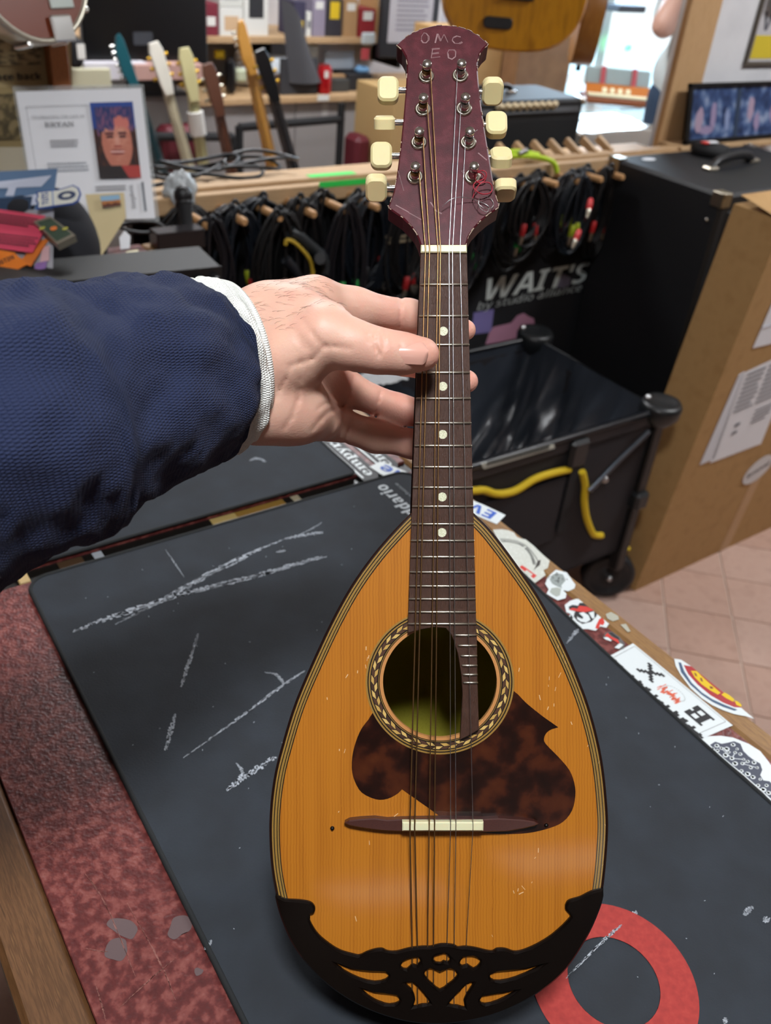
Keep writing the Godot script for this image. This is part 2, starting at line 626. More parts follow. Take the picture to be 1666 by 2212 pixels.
func counter() -> void:
	var H := 0.95
	var t := thing("shop_counter", "old wooden shop counter with worn red leatherette top and oak edging", "counter", Vector3(0.315, 0, -0.7))
	var red := mottled([C("481c1b"), [0.38, C("582523")], [0.5, C("642d2a")], [0.62, C("743b36")], C("8a524a")], 0.022, 4.0, 0.38, {"size": 1024, "bump": ntex(0.12, [], 4, 9), "bumps": 0.03})
	var side := mottled([C("4c3019"), C("6b4626")], 0.02, Vector3(12, 1.5, 12), 0.6)
	for z in [[0.5, -0.7275], [-0.7505, -1.62]]:
		partw(t, "top_panel", Geo.new().slab(Vector3(0.0475, H - 0.03, z[1]), Vector3(0.5925, H, z[0]), 0.0006), red)
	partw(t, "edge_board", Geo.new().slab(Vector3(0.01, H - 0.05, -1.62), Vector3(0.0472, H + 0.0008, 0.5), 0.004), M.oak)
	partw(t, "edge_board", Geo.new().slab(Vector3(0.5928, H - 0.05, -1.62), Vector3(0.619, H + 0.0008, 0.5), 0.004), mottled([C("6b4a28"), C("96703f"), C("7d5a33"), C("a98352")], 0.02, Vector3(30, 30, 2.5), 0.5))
	partw(t, "gap_ledge", Geo.new().slab(Vector3(0.0475, H - 0.06, -0.7505), Vector3(0.5925, H - 0.004, -0.7275)), mat("0e0d0b", 0.3))
	partw(t, "gap_end_block", Geo.new().slab(Vector3(0.124, H - 0.004, -0.7495), Vector3(0.1345, H + 0.001, -0.7285), 0.001), mat("b59a66", 0.5))
	partw(t, "body", Geo.new().slab(Vector3(0.03, 0.0, -1.6), Vector3(0.6, H - 0.05, 0.5)), side)
	for s in [[0.33, 0.36, "8d7a4a"], [0.36, 0.42, "6e5424"], [0.2, 0.21, "888d92"], [0.165, 0.19, "3a2a1c"], [0.43, 0.44, "7d7460"]]:
		partw(t, "gap_filler", Geo.new().slab(Vector3(s[0], H - 0.004, -0.749), Vector3(s[1], H - 0.0032, -0.732), 0.0005), mat(s[2], 0.35))
	# grey stains on the leatherette
	var stain := mat("5c4a4a", 0.5)
	for s in [[Vector3(0.0821,0.95,-0.3463), 0.011, 0.006], [Vector3(0.0744,0.95,-0.335), 0.008, 0.008], [Vector3(0.1146,0.95,-0.3284), 0.0075, 0.009], [Vector3(0.1117,0.95,-0.2944), 0.003, 0.003]]:
		var q := PackedVector2Array()
		for k in 9:
			var a := TAU * k / 9
			q.append(Vector2(cos(a) * s[1], sin(a) * s[2]) * rng.randf_range(0.7, 1.15))
		q = curve2(q, 4)
		partw(t, "stain", Geo.new().extr(flat(s[0], Vector3(1, 0, 1.4)), q, 0.00015), stain)
	var scr := mat("8f5e54", 0.6)
	for s in [[Vector3(0.0755,0.95,-0.5948),Vector3(0.0744,0.95,-0.5424),Vector3(0.0722,0.95,-0.4908)], [Vector3(0.0745,0.95,-0.3979),Vector3(0.0785,0.95,-0.3678),Vector3(0.0773,0.95,-0.3115)], [Vector3(0.0548,0.95,-0.3206),Vector3(0.0537,0.95,-0.3061),Vector3(0.0524,0.95,-0.2951)], [Vector3(0.0568,0.95,-0.3458),Vector3(0.0641,0.95,-0.3392),Vector3(0.0685,0.95,-0.3361)], [Vector3(0.0886,0.95,-0.6367),Vector3(0.0996,0.95,-0.6186),Vector3(0.1226,0.95,-0.5881)], [Vector3(0.091,0.95,-0.3621),Vector3(0.0938,0.95,-0.311),Vector3(0.0927,0.95,-0.2851)], [Vector3(0.0513,0.95,-0.431),Vector3(0.0603,0.95,-0.4316),Vector3(0.0687,0.95,-0.4347)], [Vector3(0.0614,0.95,-0.2983),Vector3(0.0829,0.95,-0.3049),Vector3(0.1034,0.95,-0.31)]]:
		scuff(t, s, 0.0007, scr, "scratch")
	# mats
	var matm := mottled([C("1a1f25"), [0.5, C("1f252c")], C("242b33")], 0.006, 3.0, 0.82, {"size": 1024, "bump": ntex(0.35, [], 3, 4), "bumps": 0.02})
	var edge := mottled([C("101213"), C("1c2021")], 0.4, 60.0, 0.85)
	var sc := mat("aab1b9", 0.85)
	var mk := thing("work_mat", "large black cloth work mat under the mandolin with white scuffs and a red ring", "mat", Vector3(0.355, H, -0.2))
	var X0 := 0.125
	var X1 := 0.55
	var T := flat(Vector3(0, H + 0.0009, 0))
	var outl := PackedVector2Array()
	for c in [[0.129, 0.7265, 0.02, 180.0, 90.0], [0.580, 0.7265, 0.02, 90.0, 0.0], [0.547, -0.37, 0.02, 0.0, -90.0], [0.113, -0.37, 0.02, -90.0, -180.0]]:
		var sx := 1.0 if c[0] < 0.3 else -1.0
		var sy := -1.0 if c[1] > 0.0 else 1.0
		for k in 7:
			var an := deg_to_rad(lerpf(c[3], c[4], k / 6.0))
			outl.append(Vector2(c[0] + sx * c[2], c[1] + sy * c[2]) + Vector2(cos(an), sin(an)) * c[2])
		if c[0] > 0.57:
			# the worn right edge sags inwards
			for q in [[0.576, 0.62], [0.570, 0.50], [0.562, 0.405], [0.5565, 0.32], [0.553, 0.25], [0.551, 0.18], [0.549, 0.05]]:
				outl.append(Vector2(q[0], q[1]))
	partw(mk, "cloth", Geo.new().extr(T, outl, 0.0028, 0.0008, [], true), matm)
	var rim := []
	for p in curve2(outl, 1):
		rim.append(T * Vector3(p.x, p.y, 0.0022))
	partw(mk, "stitched_edge", Geo.new().tube(rim, 0.0021, 6, true), edge)
	# print: maker's name along the right edge, line below it, and the red ring
	var up := H + 0.0039
	words(mk, "D'Addario", 0.0155, mk.transform.affine_inverse() * T3(Vector3(0.530, up, -0.661), Vector3.FORWARD, Vector3.LEFT), mat("c9d2d6", 0.7), 0.102, font(true))
	words(mk, "the players choice", 0.004, mk.transform.affine_inverse() * T3(Vector3(0.5495, up, -0.665), Vector3.FORWARD, Vector3.LEFT), mat("9aa2a8", 0.7), 0.086)
	var rc := Vector3(0.3357,0.9539,-0.1476)
	var ringm := mottled([C("8f2a25"), [0.5, C("9e302a")], C("a83a31")], 0.02, 14.0, 0.8)
	var hole := disc2(0.0300, 0.0300, 48)
	partw(mk, "printed_ring", Geo.new().extr(flat(rc), disc2(0.0545, 0.0545, 64), 0.0002, 0.0, [hole]), ringm)
	for s in [
		[[Vector3(0.1449,0.9537,-0.6354),Vector3(0.182,0.9537,-0.6381),Vector3(0.2358,0.9537,-0.6383),Vector3(0.2942,0.9537,-0.636)], 0.0040], [[Vector3(0.1809,0.9537,-0.627),Vector3(0.2294,0.9537,-0.6382),Vector3(0.2783,0.9537,-0.6502),Vector3(0.3329,0.9537,-0.6621)], 0.0026], [[Vector3(0.2942,0.9537,-0.636),Vector3(0.3243,0.9537,-0.6313),Vector3(0.3689,0.9537,-0.6291),Vector3(0.4001,0.9537,-0.6267)], 0.0030],
		[[Vector3(0.2407,0.9537,-0.5795),Vector3(0.2176,0.9537,-0.5484),Vector3(0.2008,0.9537,-0.5256)], 0.0022], [[Vector3(0.1845,0.9537,-0.4995),Vector3(0.1738,0.9537,-0.4842),Vector3(0.1628,0.9537,-0.4679)], 0.0024], [[Vector3(0.172,0.9537,-0.454),Vector3(0.2209,0.9537,-0.4676),Vector3(0.2778,0.9537,-0.4851),Vector3(0.302,0.9537,-0.4907)], 0.0017],
		[[Vector3(0.2704,0.9537,-0.5063),Vector3(0.2772,0.9537,-0.4995),Vector3(0.2786,0.9537,-0.4905),Vector3(0.2778,0.9537,-0.4851)], 0.0018], [[Vector3(0.187,0.9537,-0.4091),Vector3(0.2056,0.9537,-0.4143),Vector3(0.2341,0.9537,-0.4193)], 0.0036], [[Vector3(0.2048,0.9537,-0.429),Vector3(0.2055,0.9537,-0.4214),Vector3(0.2038,0.9537,-0.4142)], 0.0016],
		[[Vector3(0.2344,0.9537,-0.6422),Vector3(0.3106,0.9537,-0.661),Vector3(0.3807,0.9537,-0.6716)], 0.0026], [[Vector3(0.3807,0.9537,-0.6716),Vector3(0.404,0.9537,-0.6675),Vector3(0.423,0.9537,-0.6629)], 0.0034], [[Vector3(0.2449,0.9537,-0.6365),Vector3(0.3206,0.9537,-0.6291),Vector3(0.4044,0.9537,-0.6246)], 0.0028], [[Vector3(0.2646,0.9537,-0.7118),Vector3(0.2637,0.9537,-0.6858),Vector3(0.2628,0.9537,-0.6609)], 0.0008], [[Vector3(0.3969,0.9537,-0.6703),Vector3(0.4166,0.9537,-0.6745),Vector3(0.4312,0.9537,-0.6793)], 0.0012], [[Vector3(0.3621,0.9537,-0.6551),Vector3(0.3719,0.9537,-0.6531)], 0.0022],
		[[Vector3(0.3098,0.9541,-0.1655),Vector3(0.3463,0.9541,-0.1704),Vector3(0.3607,0.9541,-0.1717),Vector3(0.3692,0.9541,-0.1723)], 0.0013], [[Vector3(0.361,0.9537,-0.1719),Vector3(0.3745,0.9537,-0.1734),Vector3(0.3861,0.9537,-0.174)], 0.0034], [[Vector3(0.3747,0.9537,-0.1774),Vector3(0.3741,0.9537,-0.1736),Vector3(0.3742,0.9537,-0.1718)], 0.0020], [[Vector3(0.4502,0.9537,-0.1317),Vector3(0.4549,0.9537,-0.1324),Vector3(0.4614,0.9537,-0.1327)], 0.0022], [[Vector3(0.4612,0.9537,-0.1233),Vector3(0.4619,0.9537,-0.1193)], 0.0040], [[Vector3(0.3509,0.9537,-0.1066),Vector3(0.3555,0.9537,-0.1073)], 0.0024], [[Vector3(0.3766,0.9537,-0.0907),Vector3(0.3808,0.9537,-0.0924)], 0.0018], [[Vector3(0.5358,0.9537,-0.4019),Vector3(0.5515,0.9537,-0.4081),Vector3(0.5656,0.9537,-0.4124)], 0.0022], [[Vector3(0.1204,0.9537,-0.3037),Vector3(0.1239,0.9537,-0.3049),Vector3(0.127,0.9537,-0.3072)], 0.0016]]:
		scuff(mk, s[0], s[1] * 1.25, sc)
	var lint := Geo.new()
	for k in 90:
		var p := Vector3(rng.randf_range(X0 + 0.01, X1 - 0.01), H + 0.0038, rng.randf_range(-0.7, 0.0))
		lint.box(flat(p, Vector3(1, 0, 0).rotated(Vector3.UP, rng.randf() * 6.0)), Vector3(rng.randf_range(0.0004, 0.0016), 0.0004, 0.0003))
	var li := partw(mk, "lint", lint, sc)
	li.set_meta("kind", "stuff")
	var m2 := thing("work_mat", "second black work mat lying behind the gap in the counter", "mat", Vector3(0.33, H, -1.0))
	var T2 := flat(Vector3(0.305, H + 0.0009, -1.0658))
	var o2 := rect2(0.43, 0.632, 0.006, 4)
	partw(m2, "cloth", Geo.new().extr(T2, o2, 0.0032, 0.0008, [], true), matm)
	var rim2 := []
	for p in o2:
		rim2.append(T2 * Vector3(p.x, p.y, 0.0024))
	partw(m2, "stitched_edge", Geo.new().tube(rim2, 0.0019, 6, true), edge)
	for s in [[[Vector3(0.2268,0.9541,-0.8037),Vector3(0.2259,0.9541,-0.78),Vector3(0.2248,0.9541,-0.7617)], 0.0012], [[Vector3(0.4196,0.9541,-0.8289),Vector3(0.4307,0.9541,-0.8294),Vector3(0.4357,0.9541,-0.818)], 0.004]]:
		scuff(m2, s[0], s[1], sc)

func spruce() -> ImageTexture:
	# straight annual rings, one dark line each, over a warm varnish
	var w := 1024
	var h := 256
	var n := noise(0.02, 3, FastNoiseLite.TYPE_SIMPLEX_SMOOTH, 5)
	var row := PackedFloat32Array()
	row.resize(w)
	var x := 0.0
	var r2 := RandomNumberGenerator.new()
	r2.seed = 11
	while x < w:
		var gap := r2.randf_range(7.6, 10.6)
		var dark := r2.randf_range(0.6, 1.0)
		for i in range(int(x), mini(w, int(x + gap))):
			var u := (i - x) / gap
			row[i] = dark * pow(u, 4.0)
		x += gap
	var d := PackedByteArray()
	d.resize(w * h * 3)
	var c0 := Color(0.685, 0.425, 0.105)
	var c1 := Color(0.49, 0.265, 0.04)
	for j in h:
		for i in w:
			var sh := n.get_noise_2d(i * 0.12, j * 3.0) * 2.2
			var ii := clampi(int(i + sh), 0, w - 1)
			var f := clampf(row[ii] + n.get_noise_2d(i * 0.9, j * 0.35 + 300) * 0.22, 0.0, 1.0)
			var c := c0.lerp(c1, f)
			var k := (j * w + i) * 3
			d[k] = int(c.r * 255)
			d[k + 1] = int(c.g * 255)
			d[k + 2] = int(c.b * 255)
	return ImageTexture.create_from_image(Image.create_from_data(w, h, false, Image.FORMAT_RGB8, d))

func strip(a: PackedVector2Array, b: PackedVector2Array, z: float, g: Geo) -> void:
	for i in a.size():
		var j := (i + 1) % a.size()
		g.quad(Vector3(a[i].x, a[i].y, z), Vector3(a[j].x, a[j].y, z), Vector3(b[j].x, b[j].y, z), Vector3(b[i].x, b[i].y, z))

func ring_strip(c: Vector2, r0: float, r1: float, z: float, g: Geo, n := 96) -> void:
	for i in n:
		var a := TAU * i / n
		var b := TAU * (i + 1) / n
		var da := Vector2(cos(a), sin(a) * 0.975)
		var db := Vector2(cos(b), sin(b) * 0.975)
		var p := [c + da * r0, c + da * r1, c + db * r1, c + db * r0]
		g.quad(Vector3(p[0].x, p[0].y, z), Vector3(p[1].x, p[1].y, z), Vector3(p[2].x, p[2].y, z), Vector3(p[3].x, p[3].y, z))

func mandolin() -> void:
	var base := Transform3D(Basis(Vector3(0.82573, 0.08241, 0.55802), Vector3(0.25906, 0.82337, -0.50493), Vector3(-0.50107, 0.56149, 0.65853)), Vector3(0.2094,0.9878,-0.1765))
	var t := thing("mandolin", "old bowl-back mandolin with amber spruce top and dark red headstock", "mandolin", base)
	var gold := mottled([C("785a20"), C("967434"), C("886a2c")], 0.1, 60.0, 0.4, {"size": 256, "coat": 0.4})
	var black := mat("17110c", 0.3, 0.0, {"coat": 0.4})
	var rosewood := mottled([C("2c1a12"), C("4a2f22"), C("3a241a"), C("5a3c2c")], 0.03, Vector3(90, 8, 90), 0.55, {"bump": ntex(0.1, [], 3, 8), "bumps": 0.02})
	var ebony := mottled([C("080504"), C("100a07"), C("0b0605")], 0.03, Vector3(8, 120, 60), 0.3, {"spec": 0.2, "coat": 0.3, "coatr": 0.03})
	var bone := mat("d9d3ac", 0.4, 0.0, {"sss": 0.15})
	# outline of the soundboard
	var right: Array = [0.02053,0.29404,0.02948,0.2853,0.04235,0.26858,0.05736,0.24687,0.06848,0.22649,0.07961,0.20237,0.08819,0.17878,0.09448,0.15278,0.09757,0.12625,0.09797,0.10588,0.09515,0.07612,0.09076,0.06119,0.08336,0.04637,0.0721,0.03029,0.05736,0.01796,0.03873,0.00804,0.0201,0.00241]
	var left: Array = [0.00027,0,-0.0201,0.00188,-0.04074,0.00858,-0.0579,0.01823,-0.07157,0.03002,-0.08266,0.04396,-0.09006,0.06004,-0.09408,0.07478,-0.09692,0.09341,-0.09757,0.11687,-0.09515,0.14045,-0.09006,0.16136,-0.08266,0.18495,-0.07157,0.21095,-0.06031,0.23454,-0.04932,0.25384,-0.03683,0.27107,-0.02439,0.2853,-0.01581,0.29404]
	var pts := P2(right + left)
	var ol := curve2(pts, 8, false)
	var n := ol.size()
	var ctr := P2([0.00094,0.19647])[0]
	var PX := 0.52 / 1940.0
	# soundboard: rays from the hole to the outline
	var sp := mat(Color.WHITE, 0.5, 0.0, {"tex": spruce(), "spec": 0.35, "coat": 0.17, "coatr": 0.08})
	var g := Geo.new()
	g.uvf = func(p: Vector3): return Vector2(p.x / 0.2 + 0.5, p.y / 0.3)
	var hr := 123.0 * PX
	for i in n - 1:
		var a := ol[i]
		var b := ol[i + 1]
		var aa := (a - ctr)
		var ab := (b - ctr)
		var ha := ctr + Vector2(cos(aa.angle()), sin(aa.angle()) * 0.975) * hr
		var hb := ctr + Vector2(cos(ab.angle()), sin(ab.angle()) * 0.975) * hr
		for k in 6:
			var f0 := k / 6.0
			var f1 := (k + 1) / 6.0
			var q0 := a.lerp(ha, f0)
			var q1 := b.lerp(hb, f0)
			var q2 := b.lerp(hb, f1)
			var q3 := a.lerp(ha, f1)
			g.quad(Vector3(q0.x, q0.y, 0), Vector3(q1.x, q1.y, 0), Vector3(q2.x, q2.y, 0), Vector3(q3.x, q3.y, 0))
			g.quad(Vector3(q3.x, q3.y, -0.003), Vector3(q2.x, q2.y, -0.003), Vector3(q1.x, q1.y, -0.003), Vector3(q0.x, q0.y, -0.003))
	# close the top behind the fingerboard end
	var e0 := ol[0]
	var e1 := ol[n - 1]
	var h0 := ctr + Vector2(cos((e0 - ctr).angle()), sin((e0 - ctr).angle()) * 0.975) * hr
	var h1 := ctr + Vector2(cos((e1 - ctr).angle()), sin((e1 - ctr).angle()) * 0.975) * hr
	var hm := ctr + Vector2(0, hr * 0.975)
	g.quad(Vector3(e0.x, e0.y, 0), Vector3(e1.x, e1.y, 0), Vector3(h1.x, h1.y, 0), Vector3(h0.x, h0.y, 0))
	g.tri(Vector3(h0.x, h0.y, 0), Vector3(h1.x, h1.y, 0), Vector3(hm.x, hm.y, 0))
	part(t, "soundboard", g, sp)
	# inner wall of the sound hole
	var wg := Geo.new().smooth(true)
	for i in 96:
		var a := TAU * i / 96
		var b := TAU * (i + 1) / 96
		var pa := ctr + Vector2(cos(a), sin(a) * 0.975) * hr
		var pb := ctr + Vector2(cos(b), sin(b) * 0.975) * hr
		wg.quad(Vector3(pa.x, pa.y, 0.0004), Vector3(pa.x, pa.y, -0.0032), Vector3(pb.x, pb.y, -0.0032), Vector3(pb.x, pb.y, 0.0004))
	part(t, "hole_edge", wg, mat("c08a50", 0.5))
	# bowl, outside staves and lining
	var bc := P2([0,0.11151])[0]
	for sh in [["bowl", 0.0, 0.132], ["lining", 0.0022, 0.128]]:
		var bg := Geo.new().smooth(true)
		var rows := 20
		var prof := []
		for k in rows + 1:
			var s := sin(PI / 2 * k / rows)
			prof.append(Vector2(pow(maxf(0.0, 1.0 - pow(s, 2.4)), 1.0 / 2.4), s))
		for i in n:
			var a := ol[i]
			var b := ol[(i + 1) % n]
			a += (bc - a).normalized() * sh[1]
			b += (bc - b).normalized() * sh[1]
			for k in rows:
				var p0: Vector2 = prof[k]
				var p1: Vector2 = prof[k + 1]
				var q := []
				for pr in [[a, p0], [b, p0], [b, p1], [a, p1]]:
					var v2: Vector2 = bc + (pr[0] - bc) * pr[1].x
					var up := clampf((pr[0].y - bc.y) / 0.18, 0.0, 1.0)
					q.append(Vector3(v2.x, v2.y, -0.0005 - sh[2] * pr[1].y * (1.0 - 0.25 * up * (pr[1].x))))
				bg.quad(q[0], q[3], q[2], q[1])
		part(t, sh[0], bg, mottled([C("2a130c"), C("47241a")], 0.02, Vector3(40, 5, 40), 0.3, {"coat": 0.5}) if sh[0] == "bowl" else mottled([C("a39c2c"), C("b5ae38"), C("a8a230")], 0.05, 12.0, 0.85))
	# edge binding and purfling lines
	var inset := []
	for w in [-0.6, 5.0, 21.5, 8.6, 10.6, 15.2, 17.0, 20.2, 22.2]:
		inset.append(w * PX)
	var rings := []
	for w in inset:
		var q := PackedVector2Array()
		for i in n:
			var p0 := ol[maxi(i - 1, 0)]
			var p1 := ol[mini(i + 1, n - 1)]
			var d := (p1 - p0).normalized()
			var nn := Vector2(-d.y, d.x)
			if nn.dot(bc - ol[i]) < 0.0:
				nn = -nn
			q.append(ol[i] + nn * w)
		rings.append(q)
	var bd := Geo.new().smooth(true)
	for i in n - 1:
		var a: Vector2 = rings[0][i]
		var b: Vector2 = rings[0][i + 1]
		var c: Vector2 = rings[1][i + 1]
		var d: Vector2 = rings[1][i]
		bd.quad(Vector3(a.x, a.y, -0.004), Vector3(b.x, b.y, -0.004), Vector3(b.x, b.y, 0.0002), Vector3(a.x, a.y, 0.0002))
		bd.quad(Vector3(a.x, a.y, 0.0002), Vector3(b.x, b.y, 0.0002), Vector3(c.x, c.y, 0.0004), Vector3(d.x, d.y, 0.0004))
	part(t, "edge_binding", bd, mottled([C("150a06"), C("2d1710")], 0.05, 50.0, 0.3, {"coat": 0.5}))
	for pr in [[1, 2, 0.0002, gold, "purfling"], [3, 4, 0.0003, black, "purfling_line"], [5, 6, 0.0003, black, "purfling_line"], [7, 8, 0.0003, black, "purfling_line"]]:
		var pg := Geo.new()
		for i in n - 1:
			var a: Vector2 = rings[pr[0]][i]
			var b: Vector2 = rings[pr[0]][i + 1]
			var c: Vector2 = rings[pr[1]][i + 1]
			var d: Vector2 = rings[pr[1]][i]
			pg.quad(Vector3(a.x, a.y, pr[2]), Vector3(b.x, b.y, pr[2]), Vector3(c.x, c.y, pr[2]), Vector3(d.x, d.y, pr[2]))
		part(t, pr[4], pg, pr[3])
	# rosette
	var rg := Geo.new()
	ring_strip(ctr, 123 * PX, 130 * PX, 0.0004, rg)
	var ros := part(t, "rosette", rg, mat("b98048", 0.4, 0.0, {"coat": 0.4}))
	var gg := Geo.new()
	ring_strip(ctr, 130 * PX, 160.5 * PX, 0.00025, gg)
	part(ros, "gold_ring", gg, gold)
	for rr in [[130, 131.6], [133, 135], [149.2, 150.8], [154, 156.6]]:
		var kg := Geo.new()
		ring_strip(ctr, rr[0] * PX, rr[1] * PX, 0.00035, kg)
		part(ros, "black_ring", kg, black)
	var mg := Geo.new()
	ring_strip(ctr, 135 * PX, 149.2 * PX, 0.0003, mg)
	part(ros, "inlay_ground", mg, mat("1c120b", 0.4))
	var light := [mat("cbaa62", 0.4, 0.0, {"coat": 0.4}), mat("b9954e", 0.4, 0.0, {"coat": 0.4})]
	var dark := [mat("3c2517", 0.4, 0.0, {"coat": 0.4}), mat("4c3020", 0.4, 0.0, {"coat": 0.4})]
	var cnt := 56
	for row in 2:
		var ra := (135.8 if row == 0 else 142.6) * PX
		var rb := (142.0 if row == 0 else 148.6) * PX
		# one leaf: a slanted lozenge in polar axes, turned to its place
		var st := TAU / cnt
		var lean := 0.5 * st * (1.0 if row == 0 else -1.0)
		var lg := Geo.new()
		var poly := PackedVector2Array()
		for q in [[ra, 0.04], [ra, 0.9], [rb, 0.9], [rb, 0.04]]:
			var an: float = q[1] * st + (lean if q[0] == rb else 0.0) - (lean if row == 1 else 0.0)
			poly.append(Vector2(cos(an), sin(an)) * q[0])
		lg.extr(Transform3D(), poly, 0.0003)
		var leaf := lg.mesh()
		for k in cnt:
			var m2: Material = (light if (k + row) % 2 == 0 else dark)[k / 2 % 2]
			var a := st * k
			part(ros, "inlay_piece", leaf, m2, Transform3D(Basis.from_scale(Vector3(1, 0.975, 1)), Vector3(ctr.x, ctr.y, 0.0002)) * Transform3D(Basis(Vector3.BACK, a), Vector3.ZERO))
	# tortoiseshell guard plate
	var pk := [0.03626,0.19253,0.04394,0.19104,0.05112,0.1841,0.06103,0.17617,0.06946,0.17023,0.06599,0.16924,0.06289,0.16725,0.06128,0.16403,0.06227,0.16056,0.06971,0.15288,0.0759,0.14545,0.07875,0.13802,0.07937,0.13058,0.07739,0.12191,0.07218,0.11547,0.06475,0.112,0.05484,0.10952,0.04493,0.10853,0.03254,0.10878,0.02139,0.10977,0.01148,0.11225,0.00306,0.1172,-0.00834,0.12538,-0.02098,0.1343,-0.02321,0.13207,-0.0294,0.12885,-0.03621,0.1286,-0.04427,0.13244,-0.04848,0.13926,-0.05009,0.14669,-0.04922,0.1566,-0.04551,0.1675,-0.04055,0.17456,-0.03621,0.17865,-0.02692,0.16651,-0.01206,0.15846,0.00281,0.15635,0.01767,0.1597,0.0313,0.17208]
	var pick := P2(pk)
	var pol := PackedVector2Array()
	for i in pick.size():
		var sharp := i in [4, 23, 22] or i >= 33
		var nx := pick[(i + 1) % pick.size()]
		var pv := pick[(i - 1 + pick.size()) % pick.size()]
		pol.append(pick[i])
		if not sharp and i < 33 and not ((i + 1) in [4, 22, 23]):
			var n2 := pick[(i + 2) % pick.size()]
			pol.append(pick[i].cubic_interpolate(nx, pv, n2, 0.33))
			pol.append(pick[i].cubic_interpolate(nx, pv, n2, 0.67))
	var tort := mottled([C("140806"), [0.38, C("1f0c07")], [0.52, C("2b120a")], [0.66, C("3d1b0d")], C("4a2411")], 0.005, 8.0, 0.3, {"size": 1024, "spec": 0.3, "coat": 0.3, "coatr": 0.06, "sd": 21})
	part(t, "guard_plate", Geo.new().extr(Transform3D(Basis(), Vector3(0, 0, 0.00005)), pol, 0.00018, 0.00005), tort)
	# pale nicks in the varnish
	var nick := mat("d8b483", 0.6)
	var nkg := Geo.new()
	for q in [Vector3(-0.04179,0.21593,0),Vector3(-0.04117,0.20973,0),Vector3(-0.04204,0.2054,0),Vector3(-0.0403,0.21097,0),Vector3(0.06785,0.22212,0),Vector3(0.06946,0.21717,0),Vector3(0.07218,0.21221,0),Vector3(0.07367,0.20788,0),Vector3(0.06426,0.19858,0),Vector3(0.06785,0.19239,0),Vector3(0.06376,0.19425,0),Vector3(0.0588,0.18744,0),Vector3(0.07033,0.20044,0),Vector3(0.06698,0.1831,0),Vector3(0.06351,0.18124,0),Vector3(0.07714,0.17257,0),Vector3(-0.04675,0.2023,0),Vector3(-0.06434,0.18682,0),Vector3(-0.05728,0.15708,0),Vector3(-0.05418,0.15646,0),Vector3(0.08705,0.16018,0),Vector3(0.09324,0.15027,0),Vector3(-0.03683,0.2023,0),Vector3(-0.05294,0.19982,0),Vector3(0.04679,0.20354,0)]:
		nkg.box(Transform3D(Basis(Vector3.BACK, rng.randf_range(1.0, 2.0)), q + Vector3(0, 0, 0.0001)), Vector3(rng.randf_range(0.0008, 0.0034), rng.randf_range(0.0002, 0.0005), 0.0002))
	for q in [Vector3(0.04617,0.07607,0),Vector3(0.04927,0.07731,0),Vector3(0.05422,0.08041,0),Vector3(0.04369,0.07484,0),Vector3(0.04803,0.07422,0),Vector3(-0.03993,0.10333,0),Vector3(-0.05765,0.12129,0),Vector3(-0.04774,0.05935,0),Vector3(0.05608,0.09466,0),Vector3(0.05794,0.09899,0),Vector3(0.0313,0.04944,0),Vector3(-0.02445,0.11943,0),Vector3(0.09572,0.09094,0),Vector3(0.09696,0.11324,0),Vector3(0.03997,0.10952,0)]:
		nkg.box(Transform3D(Basis(Vector3.BACK, rng.randf_range(0.2, 2.4)), q + Vector3(0, 0, 0.0001)), Vector3(rng.randf_range(0.0008, 0.003), rng.randf_range(0.0002, 0.0005), 0.0002))
	part(t, "nicks", nkg, nick).set_meta("kind", "stuff")
	# bridge and saddle
	var bw := P2([-0.05415,0.11656,-0.05146,0.11803,-0.04533,0.11876,-0.03676,0.11925,-0.02941,0.11827,-0.02109,0.11876,0.00242,0.11925,0.02569,0.11876,0.03426,0.11925,0.04161,0.11876,0.04896,0.11827,0.05508,0.11729,0.05728,0.11607,0.05508,0.11485,0.04896,0.11338,0.03916,0.11166,0.02569,0.11129,0.00242,0.11129,-0.02109,0.11166,-0.02941,0.11191,-0.03676,0.11264,-0.04533,0.11387,-0.05146,0.11509])
	part(t, "bridge", Geo.new().extr(Transform3D(), bw, 0.0055, 0.0006), mottled([C("2a120d"), C("45211a"), C("38190f")], 0.05, Vector3(20, 90, 90), 0.4, {"coat": 0.3}))
	var sw := P2([-0.02105,0.11861,0.0252,0.11861,0.02508,0.11351,-0.02105,0.11351])
	part(t, "saddle", Geo.new().extr(Transform3D(Basis(), Vector3(0, 0, 0.004)), sw, 0.0058, 0.0006), bone)
	for p in [Vector3(-0.06136,0.11175,0), Vector3(0.06252,0.11349,0)]:
		part(t, "pin", Geo.new().lathe(Transform3D(Basis(Vector3.RIGHT, PI / 2), p), [Vector2(0, 0.0016), Vector2(0.0009, 0.0013), Vector2(0.0013, 0.0005), Vector2(0.0013, 0)], 12), mat("0c0a0a", 0.15))
	# carved tail cover
	var tail_top := P2([-0.09395,0.07427,-0.08875,0.07155,-0.0801,0.07093,-0.07392,0.06969,-0.0712,0.0666,-0.07206,0.06314,-0.07466,0.06166,-0.07305,0.05671,-0.06897,0.05078,-0.06279,0.04558,-0.05661,0.04187,-0.04919,0.03965,-0.04548,0.03915,-0.04177,0.04088,-0.03682,0.04249,-0.03249,0.04286,-0.0294,0.0415,-0.02446,0.04126,-0.01704,0.04311,-0.00962,0.0441,-0.00467,0.0441,0.00027,0.04534,0.00398,0.04558,0.00893,0.04497,0.0114,0.04373,0.01511,0.0441,0.02129,0.04336,0.02747,0.04187,0.03118,0.0415,0.03366,0.04286,0.0386,0.04286,0.04355,0.04126,0.04849,0.04187,0.05591,0.04497,0.06333,0.04929,0.06951,0.05424,0.07446,0.05918,0.07631,0.06228,0.07347,0.06537,0.07347,0.06846,0.0757,0.07093,0.08188,0.07279,0.08806,0.07588,0.09511,0.07773])
	var tp := curve2(tail_top, 3, false)
